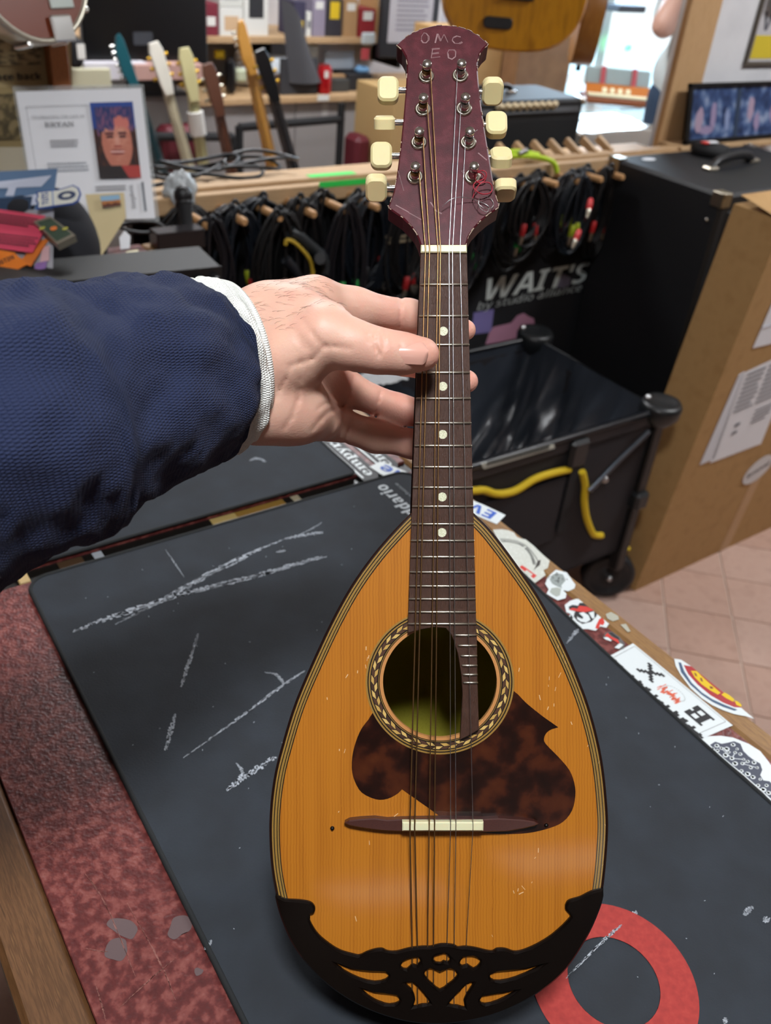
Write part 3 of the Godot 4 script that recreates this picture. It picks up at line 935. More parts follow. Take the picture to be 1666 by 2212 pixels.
	for i in n:
		# rim between the two upper corners of the cover
		var q: Vector2 = rings[0][i]
		if q.y < minf(tail_top[0].y, tail_top[tail_top.size() - 1].y) - 0.0005:
			tp.append(q * Vector2(1, 1) + (q - bc).normalized() * 0.0004)
	var holes := []
	for h in [
		[0.00089,0.01937,-0.00282,0.02209,-0.00653,0.02555,-0.00814,0.02852,-0.00665,0.03075,-0.00282,0.03099,0.00089,0.02901,0.0046,0.03099,0.00831,0.03075,0.01091,0.02877,0.00942,0.02555,0.00522,0.02209],
		[-0.06007,0.03495,-0.05042,0.03099,-0.0393,0.02951,-0.03064,0.02914,-0.02879,0.02753,-0.03064,0.02506,-0.03682,0.02382,-0.04548,0.0258,-0.05413,0.03013],
		[-0.04449,0.01986,-0.03682,0.01727,-0.02693,0.01628,-0.0226,0.01467,-0.02322,0.01195,-0.02817,0.01072,-0.03435,0.0122,-0.04053,0.01591],
		[0.0616,0.03446,0.05097,0.03124,0.0386,0.02976,0.03118,0.02889,0.0297,0.02654,0.03242,0.02444,0.03984,0.02506,0.04973,0.02852],
		[0.04602,0.01937,0.03737,0.01714,0.02747,0.01591,0.02389,0.01393,0.025,0.01146,0.02995,0.01146,0.03798,0.01467],
		[-0.02149,0.03223,-0.02075,0.03507,-0.01605,0.03718,-0.01135,0.03767,-0.01049,0.03569,-0.01271,0.03322,-0.01531,0.03396,-0.01828,0.03112],
		[-0.00307,0.03693,-0.00158,0.0394,0.00151,0.04002,0.00522,0.03952,0.00658,0.03718,0.00546,0.0352,0.00299,0.03582,0.00126,0.0347,-0.00146,0.03507],
		[0.01239,0.0347,0.01424,0.03779,0.02006,0.03829,0.02401,0.03643,0.02339,0.03384,0.0203,0.03149,0.01696,0.03371,0.01387,0.03297],
		[-0.01951,0.02308,-0.01518,0.02333,-0.01185,0.02061,-0.00777,0.01591,-0.0048,0.01146,-0.00962,0.01072,-0.01457,0.0096,-0.01333,0.01344,-0.01506,0.019],
		[0.02006,0.02333,0.01573,0.02209,0.01239,0.01813,0.00831,0.01442,0.00571,0.01084,0.0114,0.00997,0.01536,0.00898,0.01461,0.01344,0.01733,0.01863]]:
		holes.append(curve2(P2(h), 2))
	part(t, "tail_cover", Geo.new().extr(Transform3D(Basis(), Vector3(0, 0, 0.0003)), tp, 0.0026, 0.0011, holes), ebony)
	# fingerboard with its long tongue over the hole
	var fb := P2([-0.01036,0.44498,0.01621,0.44498,0.02166,0.22682] + [0.02192,0.22521,0.02229,0.19819,0.02315,0.16994,0.01787,0.16675,0.01235,0.16405,0.01284,0.17363,0.0137,0.18959,0.01308,0.20065,0.01112,0.21293,0.00915,0.21968,0.00694,0.22496,0.00399,0.22816,-0.00239,0.22865,-0.00976,0.22742,-0.01787,0.22545])
	part(t, "fingerboard", Geo.new().extr(Transform3D(Basis(), Vector3(0, 0, 0.0001)), fb, 0.0044, 0.0003), rosewood)
	var board: Node3D = t.get_child(t.get_child_count() - 1)
	var fy := [615, 683, 745, 805, 861, 914, 963, 1009, 1053, 1094, 1132, 1168, 1203, 1236, 1266, 1294, 1322, 1347.5]
	var K := (0.52 - 0.0045) / 1940.0
	var ofs := P2([-0.2519,0.58873])[0]
	for i in 24:
		var y: float = fy[i] if i < 18 else [1372.0, 1394.5, 1416.6, 1437.5, 1457.0, 1474.5][i - 18]
		var f := (y - 546.0) / 820.0
		var x0 := 910.5 - 30.0 * f
		var x1 := 1008.5 + 21.0 * f
		if i >= 18:
			x0 = [980.0, 989.5, 995.0, 997.5, 999.5, 1000.5][i - 18]
		var a := Vector3(ofs.x + x0 * K, ofs.y - y * K, 0.0046)
		var b := Vector3(ofs.x + x1 * K, ofs.y - y * K, 0.0046)
		part(board, "fret", Geo.new().tube([a, a + Vector3(0.0006, 0, 0.0002), b - Vector3(0.0006, 0, -0.0002), b], [0.0005, 0.00075, 0.00075, 0.0005], 8), M.nickel)
	var pearl := mottled([C("c9cbaa"), C("e2e3cc"), C("b9bc9a"), C("ddd9b4")], 0.03, 60.0, 0.2, {"coat": 0.5})
	for p in [[958, 715.5], [957, 834.5], [956.5, 938.5], [955.5, 1073.5], [955, 1150.5]]:
		part(board, "pearl_dot", Geo.new().cyl(Vector3(ofs.x + p[0] * K, ofs.y - p[1] * K, 0.0042), Vector3(ofs.x + p[0] * K, ofs.y - p[1] * K, 0.00455), 9.7 * K, -1, 24), pearl)
	part(t, "nut", Geo.new().extr(Transform3D(Basis(), Vector3(0, 0, 0.0005)), P2([-0.01027,0.44787,0.01599,0.44787,0.01612,0.44336,-0.0104,0.44336]), 0.0055, 0.0006), bone)
	# neck
	var ng := Geo.new().smooth(true)
	var nk := []
	for k in 15:
		var f := k / 14.0
		var y := 530.0 + f * 640.0
		var hw := (50.0 + 20.0 * f) * K
		var cx := 959.0 - 5.0 * f
		var dep := 0.0165 + 0.004 * f + 0.02 * pow(maxf(0.0, f - 0.8) / 0.2, 2.0)
		var ring := []
		for j in 17:
			var a := PI * j / 16.0
			ring.append(Vector3(ofs.x + cx * K - cos(a) * hw, ofs.y - y * K, 0.0003 - pow(sin(a), 0.8) * dep))
		nk.append(ring)
	for k in 14:
		for j in 16:
			ng.quad(nk[k][j], nk[k + 1][j], nk[k + 1][j + 1], nk[k][j + 1])
	ng.smooth(false)
	for j in 16:
		ng.tri((nk[0][0] + nk[0][16]) / 2, nk[0][j], nk[0][j + 1])
		ng.tri((nk[14][0] + nk[14][16]) / 2, nk[14][j + 1], nk[14][j])
	part(t, "neck", ng, mottled([C("3a150f"), C("50201a")], 0.02, Vector3(40, 6, 40), 0.4, {"coat": 0.4}))
	# headstock, leaning back by 12 degrees from the nut
	var hp := P2([-0.0133,0.00156,-0.01435,0.00564,-0.01615,0.00974,-0.01928,0.0143,-0.02344,0.01889,-0.02761,0.02211,-0.03162,0.02515,-0.03196,0.02607,-0.03095,0.02903,-0.02884,0.03553,-0.0267,0.04768,-0.02452,0.06661,-0.02274,0.08583,-0.02137,0.10337,-0.02061,0.11719,-0.02059,0.12116,-0.02126,0.12614,-0.02342,0.13065,-0.0263,0.13356,-0.02682,0.13466,-0.02295,0.13869,-0.01768,0.14273,-0.01063,0.14627,-0.00358,0.1481,0.00345,0.1483,0.01047,0.14729,0.01745,0.14475,0.02351,0.14071,0.02736,0.13667,0.0288,0.13486,0.02825,0.13396,0.02593,0.13165,0.02367,0.12814,0.02225,0.12315,0.02197,0.11818,0.02239,0.10927,0.02338,0.09555,0.02478,0.081,0.02658,0.06661,0.02801,0.05522,0.02975,0.04019,0.03122,0.03181,0.03253,0.02736,0.03214,0.02533,0.02677,0.02165,0.02165,0.01705,0.01695,0.01156,0.01436,0.00701,0.01284,0.00156])
	var hb := Vector3(ofs.x + 959.0 * K, ofs.y - 536.0 * K, 0.0045)
	var HT := Transform3D(Basis(Vector3.RIGHT, deg_to_rad(-12.0)), hb)
	var maroon := mottled([C("380d13"), [0.4, C("44121a")], [0.6, C("4b151d")], [0.8, C("562028")], C("45141b")], 0.012, 14.0, 0.5, {"size": 512, "spec": 0.3, "coat": 0.15, "coatr": 0.25, "bump": ntex(0.2, [], 3, 5), "bumps": 0.01})
	part(t, "headstock", Geo.new().extr(HT * Transform3D(Basis(), Vector3(0, 0, -0.0135)), hp, 0.0135, 0.0008), maroon)
	# pale chips along the worn edge and letters scratched into the varnish
	var chip := mat("a08a78", 0.7)
	var cg := Geo.new()
	for k in 70:
		var i := rng.randi_range(0, hp.size() - 2)
		var p := hp[i].lerp(hp[i + 1], rng.randf())
		p = p + (Vector2(0, 0.05) - p).normalized() * 0.0003
		cg.box(HT * Transform3D(Basis(Vector3.BACK, (hp[i + 1] - hp[i]).angle()), Vector3(p.x, p.y, -0.0002)), Vector3(rng.randf_range(0.0005, 0.003), rng.randf_range(0.0002, 0.0006), 0.0006))
	part(t, "worn_edge", cg, chip).set_meta("kind", "stuff")
	var scr := mat("8d6f70", 0.7)
	for L in [
		[[-0.01049,0.14222,-0.01173,0.1402,-0.01193,0.13718,-0.01072,0.13536,-0.0088,0.13536,-0.00738,0.13718,-0.00735,0.1402,-0.00847,0.14182,-0.01049,0.14222], [-0.00329,0.13536,-0.0019,0.14172,-0.00003,0.13667,0.00204,0.14121,0.00415,0.13567], [0.01209,0.1396,0.00991,0.1402,0.00788,0.13919,0.00715,0.13698,0.00852,0.13516,0.01114,0.13496,0.01308,0.13597]],
		[[-0.00552,0.13115,-0.00071,0.13155], [-0.00509,0.13095,-0.00602,0.12515,-0.00052,0.12594], [-0.00573,0.12794,-0.00119,0.12854], [0.00513,0.13065,0.00404,0.12814,0.00435,0.12495,0.0066,0.12395,0.00854,0.12564,0.00886,0.12914,0.00757,0.13065,0.00513,0.13065]],
		[[-0.0276,0.02718,-0.02007,0.02257,-0.01258,0.01797], [-0.00745,0.02903,-0.00416,0.02349,-0.00084,0.02165], [0.02092,0.0609,0.02591,0.05616], [0.01137,0.04956,0.0163,0.04206], [-0.02585,0.04956,-0.02252,0.03646]]]:
		var sg := Geo.new()
		for s in L:
			var q := P2(s)
			for i in q.size() - 1:
				var d := (q[i + 1] - q[i])
				for k in 2:
					var o := Vector2(-d.y, d.x).normalized() * rng.randf_range(-0.0004, 0.0004)
					sg.box(HT * Transform3D(Basis(Vector3.BACK, d.angle()), Vector3((q[i].x + q[i + 1].x) / 2 + o.x, (q[i].y + q[i + 1].y) / 2 + o.y, 0.00002)), Vector3(d.length(), rng.randf_range(0.0002, 0.0004), 0.0001))
		part(t, "scratched_letters", sg, scr)
	# tuners
	var ivory := mat("dccb98", 0.5, 0.0, {"sss": 0.1, "spec": 0.35})
	var bases := P2([-0.00902,0.11224,-0.01129,0.0899,-0.01387,0.06776,-0.01632,0.04533,0.01128,0.11273,0.01312,0.09019,0.01527,0.06776,0.01729,0.04533])
	var btn := P2([-0.03191,0.10927,-0.03407,0.08728,-0.03602,0.06471,-0.03895,0.04318,0.03163,0.10829,0.0333,0.08583,0.03562,0.06394,0.03737,0.04159])
	var turn := [4.0, -58.0, 8.0, 52.0, 48.0, -6.0, -38.0, 78.0]
	var posts := []
	for i in 8:
		var b := HT * Vector3(bases[i].x, bases[i].y, 0)
		var zt := Transform3D(HT.basis * Basis(Vector3.RIGHT, PI / 2), b)
		part(t, "bushing", Geo.new().lathe(zt, [Vector2(0.0049, -0.0002), Vector2(0.0049, 0.0006), Vector2(0.0043, 0.0012), Vector2(0.0036, 0.0013), Vector2(0.003, 0.0007), Vector2(0, 0.0007)], 28), M.nickel)
		var pp := part(t, "tuner_post", Geo.new().lathe(zt, [Vector2(0.0028, 0.0), Vector2(0.0028, 0.004), Vector2(0.0019, 0.005), Vector2(0.0019, 0.0078), Vector2(0.0028, 0.0088), Vector2(0.0028, 0.0112), Vector2(0.0024, 0.0118), Vector2(0, 0.0120)], 20), M.chrome)
		posts.append(b + zt.basis.y * 0.0066)
		# string wound round the post
		if i != 7:
			var co := []
			for k in 41:
				var a := TAU * k / 8.0
				co.append(zt * Vector3(cos(a) * 0.0024, 0.0042 + 0.0028 * k / 40.0, sin(a) * 0.0024))
			part(pp, "winding", Geo.new().tube(co, 0.00038, 5), mat("8d7446", 0.35, 1.0) if i < 4 else M.steel)
		var sd := -1.0 if i < 4 else 1.0
		var bc3 := HT * Vector3(btn[i].x, btn[i].y, -0.0085)
		var bt := Transform3D(HT.basis * Basis(Vector3.RIGHT, deg_to_rad(turn[i] + 8.0)), bc3)
		var kb := part(t, "tuner_button", Geo.new().extr(bt * Transform3D(Basis(), Vector3(0, 0, -0.0034)), rect2(0.0128, 0.0152, 0.0042, 6), 0.0034, 0.0).extr(bt, rect2(0.0128, 0.0152, 0.0042, 6), 0.0034, 0.0013), ivory)
		part(kb, "shaft", Geo.new().cyl(bc3 - HT.basis.x * sd * 0.0055, HT * Vector3(bases[i].x + sd * 0.004, btn[i].y, -0.0085), 0.0017, -1, 12), M.chrome)
	# strings
	var bronze := mat("8c6c48", 0.36, 0.9)
	var wound := [0.00048, 0.00046, 0.00040, 0.00040, 0.00027, 0.00026, 0.00022]
	var nutx := [919.5, 928.3, 946.4, 951.7, 970.4, 977.9, 994.0]
	var sadx := [885.8, 896.0, 927.4, 939.0, 973.7, 985.2, 1022.2]
	var taix := [890.5, 902.0, 923.7, 936.7, 965.8, 981.5, 1007.4]
	var order := [3, 2, 1, 0, 4, 5, 6]
	var side := [1, 1, 1, 1, -1, -1, -1]
	for i in 7:
		var kn := (0.52 - 0.0064) / 1940.0
		var on := P2([-0.25109,0.58765])[0]
		var a := Vector3(on.x + nutx[i] * kn, on.y - 538.0 * kn, 0.0064)
		var ks := (0.52 - 0.0104) / 1940.0
		var os := P2([-0.24937,0.58537])[0]
		var b := Vector3(os.x + sadx[i] * ks, os.y - 1786.0 * ks, 0.0104)
		var o0 := P2([-0.25298,0.59016])[0]
		var k0 := (0.52 - 0.002) / 1940.0
		var c := Vector3(o0.x + taix[i] * k0, o0.y - 2048.0 * k0, 0.0016)
		var dd := c + Vector3(0, -0.034, -0.0008)
		var p0: Vector3 = posts[order[i]] + HT.basis.x * 0.0021 * side[i]
		part(t, "string", Geo.new().tube([p0, a, b, c, dd], wound[i], 6), bronze if i < 4 else M.steel)
	# cut ends at three posts, loose curl of broken string at the last post
	for e in [[0, Vector3(-0.004, 0.003, 0.0)], [1, Vector3(0.001, 0.005, 0.001)], [6, Vector3(0.005, 0.004, 0.0)]]:
		var pe: Vector3 = posts[e[0]]
		part(t, "string_end", Geo.new().tube([pe, pe + HT.basis * e[1]], 0.0002, 5), M.steel)
	var rc := []
	for q in [0.01976,0.04627,0.02313,0.04562,0.02495,0.04393,0.02387,0.04112,0.02048,0.04019,0.0184,0.04159,0.01887,0.04393,0.02227,0.04487,0.02391,0.04299,0.01964,0.04065,0.01747,0.03739,0.01781,0.03367,0.02198,0.03181,0.02706,0.03367,0.02839,0.03646,0.02633,0.03832,0.02126,0.03739,0.01824,0.03367,0.0169,0.02995]:
		rc.append(q)
	var rp := P2(rc)
	var r3 := []
	for i in rp.size():
		r3.append(HT * Vector3(rp[i].x, rp[i].y, 0.004 + 0.002 * sin(i * 1.3)))
	part(t, "red_string_wrap", Geo.new().tube(curve3(r3, 5), 0.00035, 5), mat("9c2230", 0.5))
	var sp2 := P2([0.0169,0.02995,0.01932,0.02533,0.02344,0.02211,0.02767,0.02395,0.02902,0.0281,0.027,0.03107,0.02279,0.03042,0.02003,0.02718,0.02094,0.02257,0.0251,0.02165,0.02605,0.02625,0.0194,0.02903,0.01102,0.02949,0.00427,0.02764,-0.00081,0.02395])
	var s3 := []
	for i in sp2.size():
		s3.append(HT * Vector3(sp2[i].x, sp2[i].y, 0.003 + 0.0025 * sin(i * 1.1)))
	part(t, "loose_string_curl", Geo.new().tube(curve3(s3, 5), 0.0002, 5), M.steel)

# smooth union of tapered bones on a grid, meshed as surface nets
func sdf_mesh(chains: Array, cell: float, k: float, creases := [], cn := Vector3.ZERO, tint = null, dents := []) -> ArrayMesh:
	var lo := Vector3.ONE * 1e9
	var hi := -lo
	var bones := []
	for c in chains:
		for i in c.size() - 1:
			bones.append([c[i][0], c[i + 1][0], c[i][1], c[i + 1][1]])
		for j in c:
			lo = lo.min(j[0] - Vector3.ONE * (j[1] + k * 3 + cell * 3))
			hi = hi.max(j[0] + Vector3.ONE * (j[1] + k * 3 + cell * 3))
	var d := Vector3i(((hi - lo) / cell).ceil()) + Vector3i.ONE
	var nx := d.x
	var ny := d.y
	var nz := d.z
	var S := PackedFloat32Array()
	S.resize(nx * ny * nz)
	for b in bones:
		var a: Vector3 = b[0]
		var e: Vector3 = b[1]
		var ra: float = b[2]
		var rb: float = b[3]
		var ab := e - a
		var L2 := maxf(ab.length_squared(), 1e-9)
		var m := maxf(ra, rb) + k * 4 + cell * 2
		var p0 := Vector3i(((a.min(e) - Vector3.ONE * m - lo) / cell).floor()).max(Vector3i.ZERO)
		var p1 := Vector3i(((a.max(e) + Vector3.ONE * m - lo) / cell).ceil()).min(d - Vector3i.ONE)
		for z in range(p0.z, p1.z + 1):
			for y in range(p0.y, p1.y + 1):
				var row := (z * ny + y) * nx
				for x in range(p0.x, p1.x + 1):
					var q := lo + Vector3(x, y, z) * cell - a
					var t := clampf(q.dot(ab) / L2, 0.0, 1.0)
					var dd := (q - ab * t).length() - (ra + (rb - ra) * t)
					if dd < k * 5:
						S[row + x] += exp(-dd / k)
	for i in S.size():
		S[i] = -k * log(S[i]) if S[i] > 1e-6 else k * 14.0
	for c in creases:
		# groove of width w and depth h carved along direction cn
		var w: float = c[1]
		var h: float = c[2]
		var P: Array = c[0]
		for i in P.size() - 1:
			var a: Vector3 = P[i]
			var ab: Vector3 = P[i + 1] - P[i]
			ab -= cn * ab.dot(cn)
			var L2 := maxf(ab.length_squared(), 1e-9)
			var m := w * 2.2 + 0.03
			var p0 := Vector3i((((P[i] as Vector3).min(P[i + 1]) - Vector3.ONE * m - lo) / cell).floor()).max(Vector3i.ZERO)
			var p1 := Vector3i((((P[i] as Vector3).max(P[i + 1]) + Vector3.ONE * m - lo) / cell).ceil()).min(d - Vector3i.ONE)
			for z in range(p0.z, p1.z + 1):
				for y in range(p0.y, p1.y + 1):
					var row := (z * ny + y) * nx
					for x in range(p0.x, p1.x + 1):
						if absf(S[row + x]) > 0.006:
							continue
						var q := lo + Vector3(x, y, z) * cell - a
						q -= cn * q.dot(cn)
						var t := clampf(q.dot(ab) / L2, 0.0, 0.9999)
						var r := (q - ab * t).length() / w
						if r < 2.2:
							S[row + x] += h * exp(-r * r) * (0.5 if t == 0.0 else 1.0)
	var vid := {}
	var V := PackedVector3Array()
	var off := [0, 1, nx, nx + 1, nx * ny, nx * ny + 1, nx * ny + nx, nx * ny + nx + 1]
	var edges := [[0, 1], [2, 3], [4, 5], [6, 7], [0, 2], [1, 3], [4, 6], [5, 7], [0, 4], [1, 5], [2, 6], [3, 7]]
	var cor := []
	for c in 8:
		cor.append(Vector3(c & 1, (c >> 1) & 1, c >> 2))
	for z in nz - 1:
		for y in ny - 1:
			var row := (z * ny + y) * nx
			for x in nx - 1:
				var i := row + x
				if absf(S[i]) > cell * 2.5:
					continue
				var s0 := S[i] < 0.0
				var mixed := false
				for c in range(1, 8):
					if (S[i + off[c]] < 0.0) != s0:
						mixed = true
						break
				if not mixed:
					continue
				var sum := Vector3.ZERO
				var cnt := 0
				for e in edges:
					var fa := S[i + off[e[0]]]
					var fb := S[i + off[e[1]]]
					if (fa < 0.0) != (fb < 0.0):
						sum += (cor[e[0]] as Vector3).lerp(cor[e[1]], fa / (fa - fb))
						cnt += 1
				vid[i] = V.size()
				V.append(lo + (Vector3(x, y, z) + sum / cnt) * cell)
	var idx := PackedInt32Array()
	for i in vid:
		var x: int = i % nx
		var y: int = (i / nx) % ny
		var z: int = i / (nx * ny)
		for ax in 3:
			var st: int = [1, nx, nx * ny][ax]
			var u: int = [nx, nx * ny, 1][ax]
			var w: int = [nx * ny, 1, nx][ax]
			if [y, z, x][ax] == 0 or [z, x, y][ax] == 0:
				continue
			var inside := S[i] < 0.0
			if inside == (S[i + st] < 0.0):
				continue
			if not (vid.has(i - u) and vid.has(i - w) and vid.has(i - u - w)):
				continue
			var a: int = vid[i]
			var b: int = vid[i - u]
			var c: int = vid[i - u - w]
			var e: int = vid[i - w]
			if inside:
				idx.append_array([a, c, b, a, e, c])
			else:
				idx.append_array([a, b, c, a, c, e])
	var N := PackedVector3Array()
	N.resize(V.size())
	for j in range(0, idx.size(), 3):
		var nn := (V[idx[j + 2]] - V[idx[j]]).cross(V[idx[j + 1]] - V[idx[j]])
		for q in 3:
			N[idx[j + q]] += nn
	for j in N.size():
		N[j] = N[j].normalized()
	var arr := []
	arr.resize(Mesh.ARRAY_MAX)
	arr[Mesh.ARRAY_VERTEX] = V
	arr[Mesh.ARRAY_NORMAL] = N
	arr[Mesh.ARRAY_INDEX] = idx
	if tint != null:
		var cc := PackedColorArray()
		for p in V:
			cc.append(tint.call(p))
		arr[Mesh.ARRAY_COLOR] = cc
	var am := ArrayMesh.new()
	am.add_surface_from_arrays(Mesh.PRIMITIVE_TRIANGLES, arr)
	return am

func person_arm() -> void:
	var back := Vector3(-0.50107, 0.56149, 0.65853)
	var t := thing("person", "left hand in navy knitted sleeve with white cuff gripping the mandolin neck", "person", Vector3(-0.36, 0, -0.05))
	var hand := [
		[[Vector3(0.2146,1.304,-0.4346),0.027],[Vector3(0.2305,1.3059,-0.4196),0.025]],
		[[Vector3(0.207,1.2799,-0.4198),0.027],[Vector3(0.2226,1.2809,-0.4043),0.024]],
		# metacarpals: index, middle, ring, little
		[[Vector3(0.2335,1.3224,-0.4313),0.0155],[Vector3(0.259,1.3234,-0.428),0.0145],[Vector3(0.2855,1.3164,-0.4261),0.0118],[Vector3(0.3226,1.3085,-0.42),0.0092],[Vector3(0.3428,1.3061,-0.4026),0.0078],[Vector3(0.3393,1.3104,-0.3847),0.0062]],
		[[Vector3(0.2329,1.3056,-0.4297),0.016],[Vector3(0.2601,1.3015,-0.4282),0.014],[Vector3(0.2851,1.2933,-0.4265),0.011],[Vector3(0.3176,1.2821,-0.4165),0.009],[Vector3(0.3362,1.2785,-0.3932),0.0078],[Vector3(0.3326,1.2846,-0.3693),0.0068]],
		[[Vector3(0.2285,1.2897,-0.421),0.016],[Vector3(0.2539,1.2829,-0.4217),0.014],[Vector3(0.2756,1.2707,-0.4175),0.0098],[Vector3(0.309,1.2548,-0.4028),0.0084],[Vector3(0.3291,1.2541,-0.3839),0.0078],[Vector3(0.3297,1.2606,-0.3692),0.007]],
		[[Vector3(0.2213,1.2762,-0.4073),0.017],[Vector3(0.2399,1.268,-0.4074),0.015],[Vector3(0.2575,1.2566,-0.4071),0.0104],[Vector3(0.2877,1.2436,-0.3958),0.0088],[Vector3(0.3068,1.2405,-0.3816),0.0076],[Vector3(0.3162,1.2436,-0.368),0.0064]],
		# ball of the thumb, thumb
		[[Vector3(0.2137,1.2975,-0.41),0.021],[Vector3(0.2285,1.3084,-0.3989),0.019],[Vector3(0.2421,1.3213,-0.389),0.0155],[Vector3(0.2529,1.3192,-0.3775),0.0124],[Vector3(0.264,1.3173,-0.3688),0.0109],[Vector3(0.2758,1.3163,-0.3621),0.01],[Vector3(0.2865,1.3162,-0.3569),0.0089]],
		[[Vector3(0.2257,1.3179,-0.4304),0.019],[Vector3(0.2396,1.3215,-0.4153),0.017],[Vector3(0.2499,1.3219,-0.3972),0.014]],
		# heel of the little finger side
		[[Vector3(0.2108,1.2776,-0.4043),0.021],[Vector3(0.2312,1.2738,-0.3977),0.018],[Vector3(0.2487,1.2641,-0.4005),0.013]]]
	var cr := []
	for c in [
		# under the ball of the thumb, palm lines, folds at the finger roots and joints
		["@", [Vector3(0.2679,1.2975,-0.396),Vector3(0.2616,1.2978,-0.4011),Vector3(0.2572,1.2977,-0.4044),Vector3(0.2496,1.2919,-0.4052),Vector3(0.2438,1.2895,-0.4076),Vector3(0.2383,1.2879,-0.4104)], 0.0014, 0.0007],
		["@", [Vector3(0.2494,1.2856,-0.4152),Vector3(0.2463,1.2779,-0.411),Vector3(0.2419,1.2687,-0.4065),Vector3(0.2365,1.2608,-0.4039),Vector3(0.2317,1.2561,-0.4035)], 0.0013, 0.0006],
		["@", [Vector3(0.2439,1.2821,-0.4164),Vector3(0.24,1.2766,-0.4147),Vector3(0.2357,1.2725,-0.4144),Vector3(0.233,1.2685,-0.4131)], 0.001, 0.0006],
		["@", [Vector3(0.2489,1.2514,-0.4016),Vector3(0.2538,1.2565,-0.4022),Vector3(0.2602,1.2623,-0.4024),Vector3(0.265,1.2669,-0.4026),Vector3(0.2723,1.2747,-0.4037),Vector3(0.2752,1.2818,-0.4074)], 0.0012, 0.0007],
		["@", [Vector3(0.265,1.2669,-0.4026),Vector3(0.2596,1.2653,-0.4053),Vector3(0.2545,1.261,-0.4055)], 0.001, 0.0005],
		["@", [Vector3(0.298,1.2672,-0.4081),Vector3(0.2946,1.2615,-0.4058),Vector3(0.2912,1.2542,-0.4022)], 0.001, 0.0009], ["@", [Vector3(0.2779,1.2501,-0.4088),Vector3(0.275,1.2448,-0.4065),Vector3(0.2712,1.2386,-0.4041)], 0.001, 0.0009], ["@", [Vector3(0.3239,1.3174,-0.4312),Vector3(0.3207,1.3097,-0.4271),Vector3(0.317,1.2993,-0.421)], 0.001, 0.001],
		["@", [Vector3(0.2608,1.3359,-0.4039),Vector3(0.2616,1.3319,-0.3998),Vector3(0.2616,1.3284,-0.3969),Vector3(0.2637,1.3252,-0.3925)], 0.0011, 0.0005], ["@", [Vector3(0.2666,1.3344,-0.3982),Vector3(0.2668,1.3296,-0.3939),Vector3(0.2665,1.3254,-0.3906)], 0.0011, 0.0005], ["@", [Vector3(0.2616,1.3298,-0.398),Vector3(0.2579,1.3267,-0.3982)], 0.001, 0.0005],
		["@", [Vector3(0.2652,1.326,-0.3769),Vector3(0.2626,1.322,-0.3755),Vector3(0.2622,1.3186,-0.3728)], 0.0010, 0.0009], ["@", [Vector3(0.2675,1.3256,-0.3748),Vector3(0.2646,1.3209,-0.3729),Vector3(0.2638,1.3161,-0.3695),Vector3(0.2643,1.3134,-0.3668)], 0.0010, 0.0011], ["@", [Vector3(0.2702,1.3255,-0.3727),Vector3(0.2679,1.3205,-0.3701),Vector3(0.2677,1.3164,-0.3669)], 0.0010, 0.0009], ["@", [Vector3(0.266,1.3156,-0.3674),Vector3(0.2639,1.312,-0.3659)], 0.0009, 0.0004],
		["@", [Vector3(0.2406,1.3201,-0.4058),Vector3(0.2429,1.3141,-0.3989),Vector3(0.2451,1.3081,-0.3921)], 0.0012, 0.0003], ["@", [Vector3(0.2342,1.3174,-0.4083),Vector3(0.2372,1.3115,-0.401),Vector3(0.2404,1.3063,-0.3941)], 0.0012, 0.0003], ["@", [Vector3(0.235,1.3112,-0.4024),Vector3(0.2377,1.3067,-0.3965)], 0.001, 0.0004], ["@", [Vector3(0.2433,1.3135,-0.398),Vector3(0.2451,1.3102,-0.3939),Vector3(0.2478,1.3077,-0.3897)], 0.0012, 0.0004],
		["@", [Vector3(0.2766,1.3227,-0.3654),Vector3(0.275,1.3185,-0.363),Vector3(0.2745,1.3151,-0.3605),Vector3(0.2765,1.3131,-0.3573),Vector3(0.2812,1.3132,-0.3538)], 0.0006, 0.0006]]:
		cr.append([c[1], c[2], c[3]])
	var tips := [Vector3(0.2904,1.3173,-0.3534), Vector3(0.3393,1.3104,-0.3847), Vector3(0.3326,1.2846,-0.3693), Vector3(0.306,1.2401,-0.3819), Vector3(0.3088,1.3059,-0.4268), Vector3(0.2625,1.2655,-0.4184), Vector3(0.3088,1.2586,-0.4032)]
	var nz := noise(30.0, 3, FastNoiseLite.TYPE_SIMPLEX_SMOOTH, 3)
	var tint := func(p: Vector3) -> Color:
		var red := 0.0
		for q in tips:
			red += exp(-p.distance_squared_to(q) / 0.0005)
		red = clampf(red * 0.5 + nz.get_noise_3dv(p * 1.4) * 0.35 + 0.12, 0.0, 1.0)
		return Color(0.66, 0.405, 0.305).lerp(Color(0.63, 0.28, 0.215), red)
	var skin := mat(Color.WHITE, 0.46, 0.0, {"vc": 1, "sss": 0.12, "spec": 0.42})
	skin.normal_enabled = true
	skin.uv1_triplanar = true
	skin.uv1_scale = Vector3.ONE * 26.0
	var nt := NoiseTexture2D.new()
	nt.width = 512
	nt.height = 512
	nt.seamless = true
	nt.as_normal_map = true
	nt.bump_strength = 2.5
	nt.noise = noise(0.06, 4, FastNoiseLite.TYPE_CELLULAR, 2)
	skin.normal_texture = nt
	skin.normal_scale = 0.6
	var hm := sdf_mesh(hand, 0.00125, 0.0026, cr, back, tint)
	partw(t, "hand", hm, skin)
	# fine dark hairs on the wrist
	var ha := hm.surface_get_arrays(0)
	var hv: PackedVector3Array = ha[Mesh.ARRAY_VERTEX]
	var hn: PackedVector3Array = ha[Mesh.ARRAY_NORMAL]
	var hg := Geo.new()
	var spot := Vector3(0.2378,1.3349,-0.4128)
	var along := Vector3(0.82573, 0.08241, 0.55802)
	var made := 0
	var tries := 0
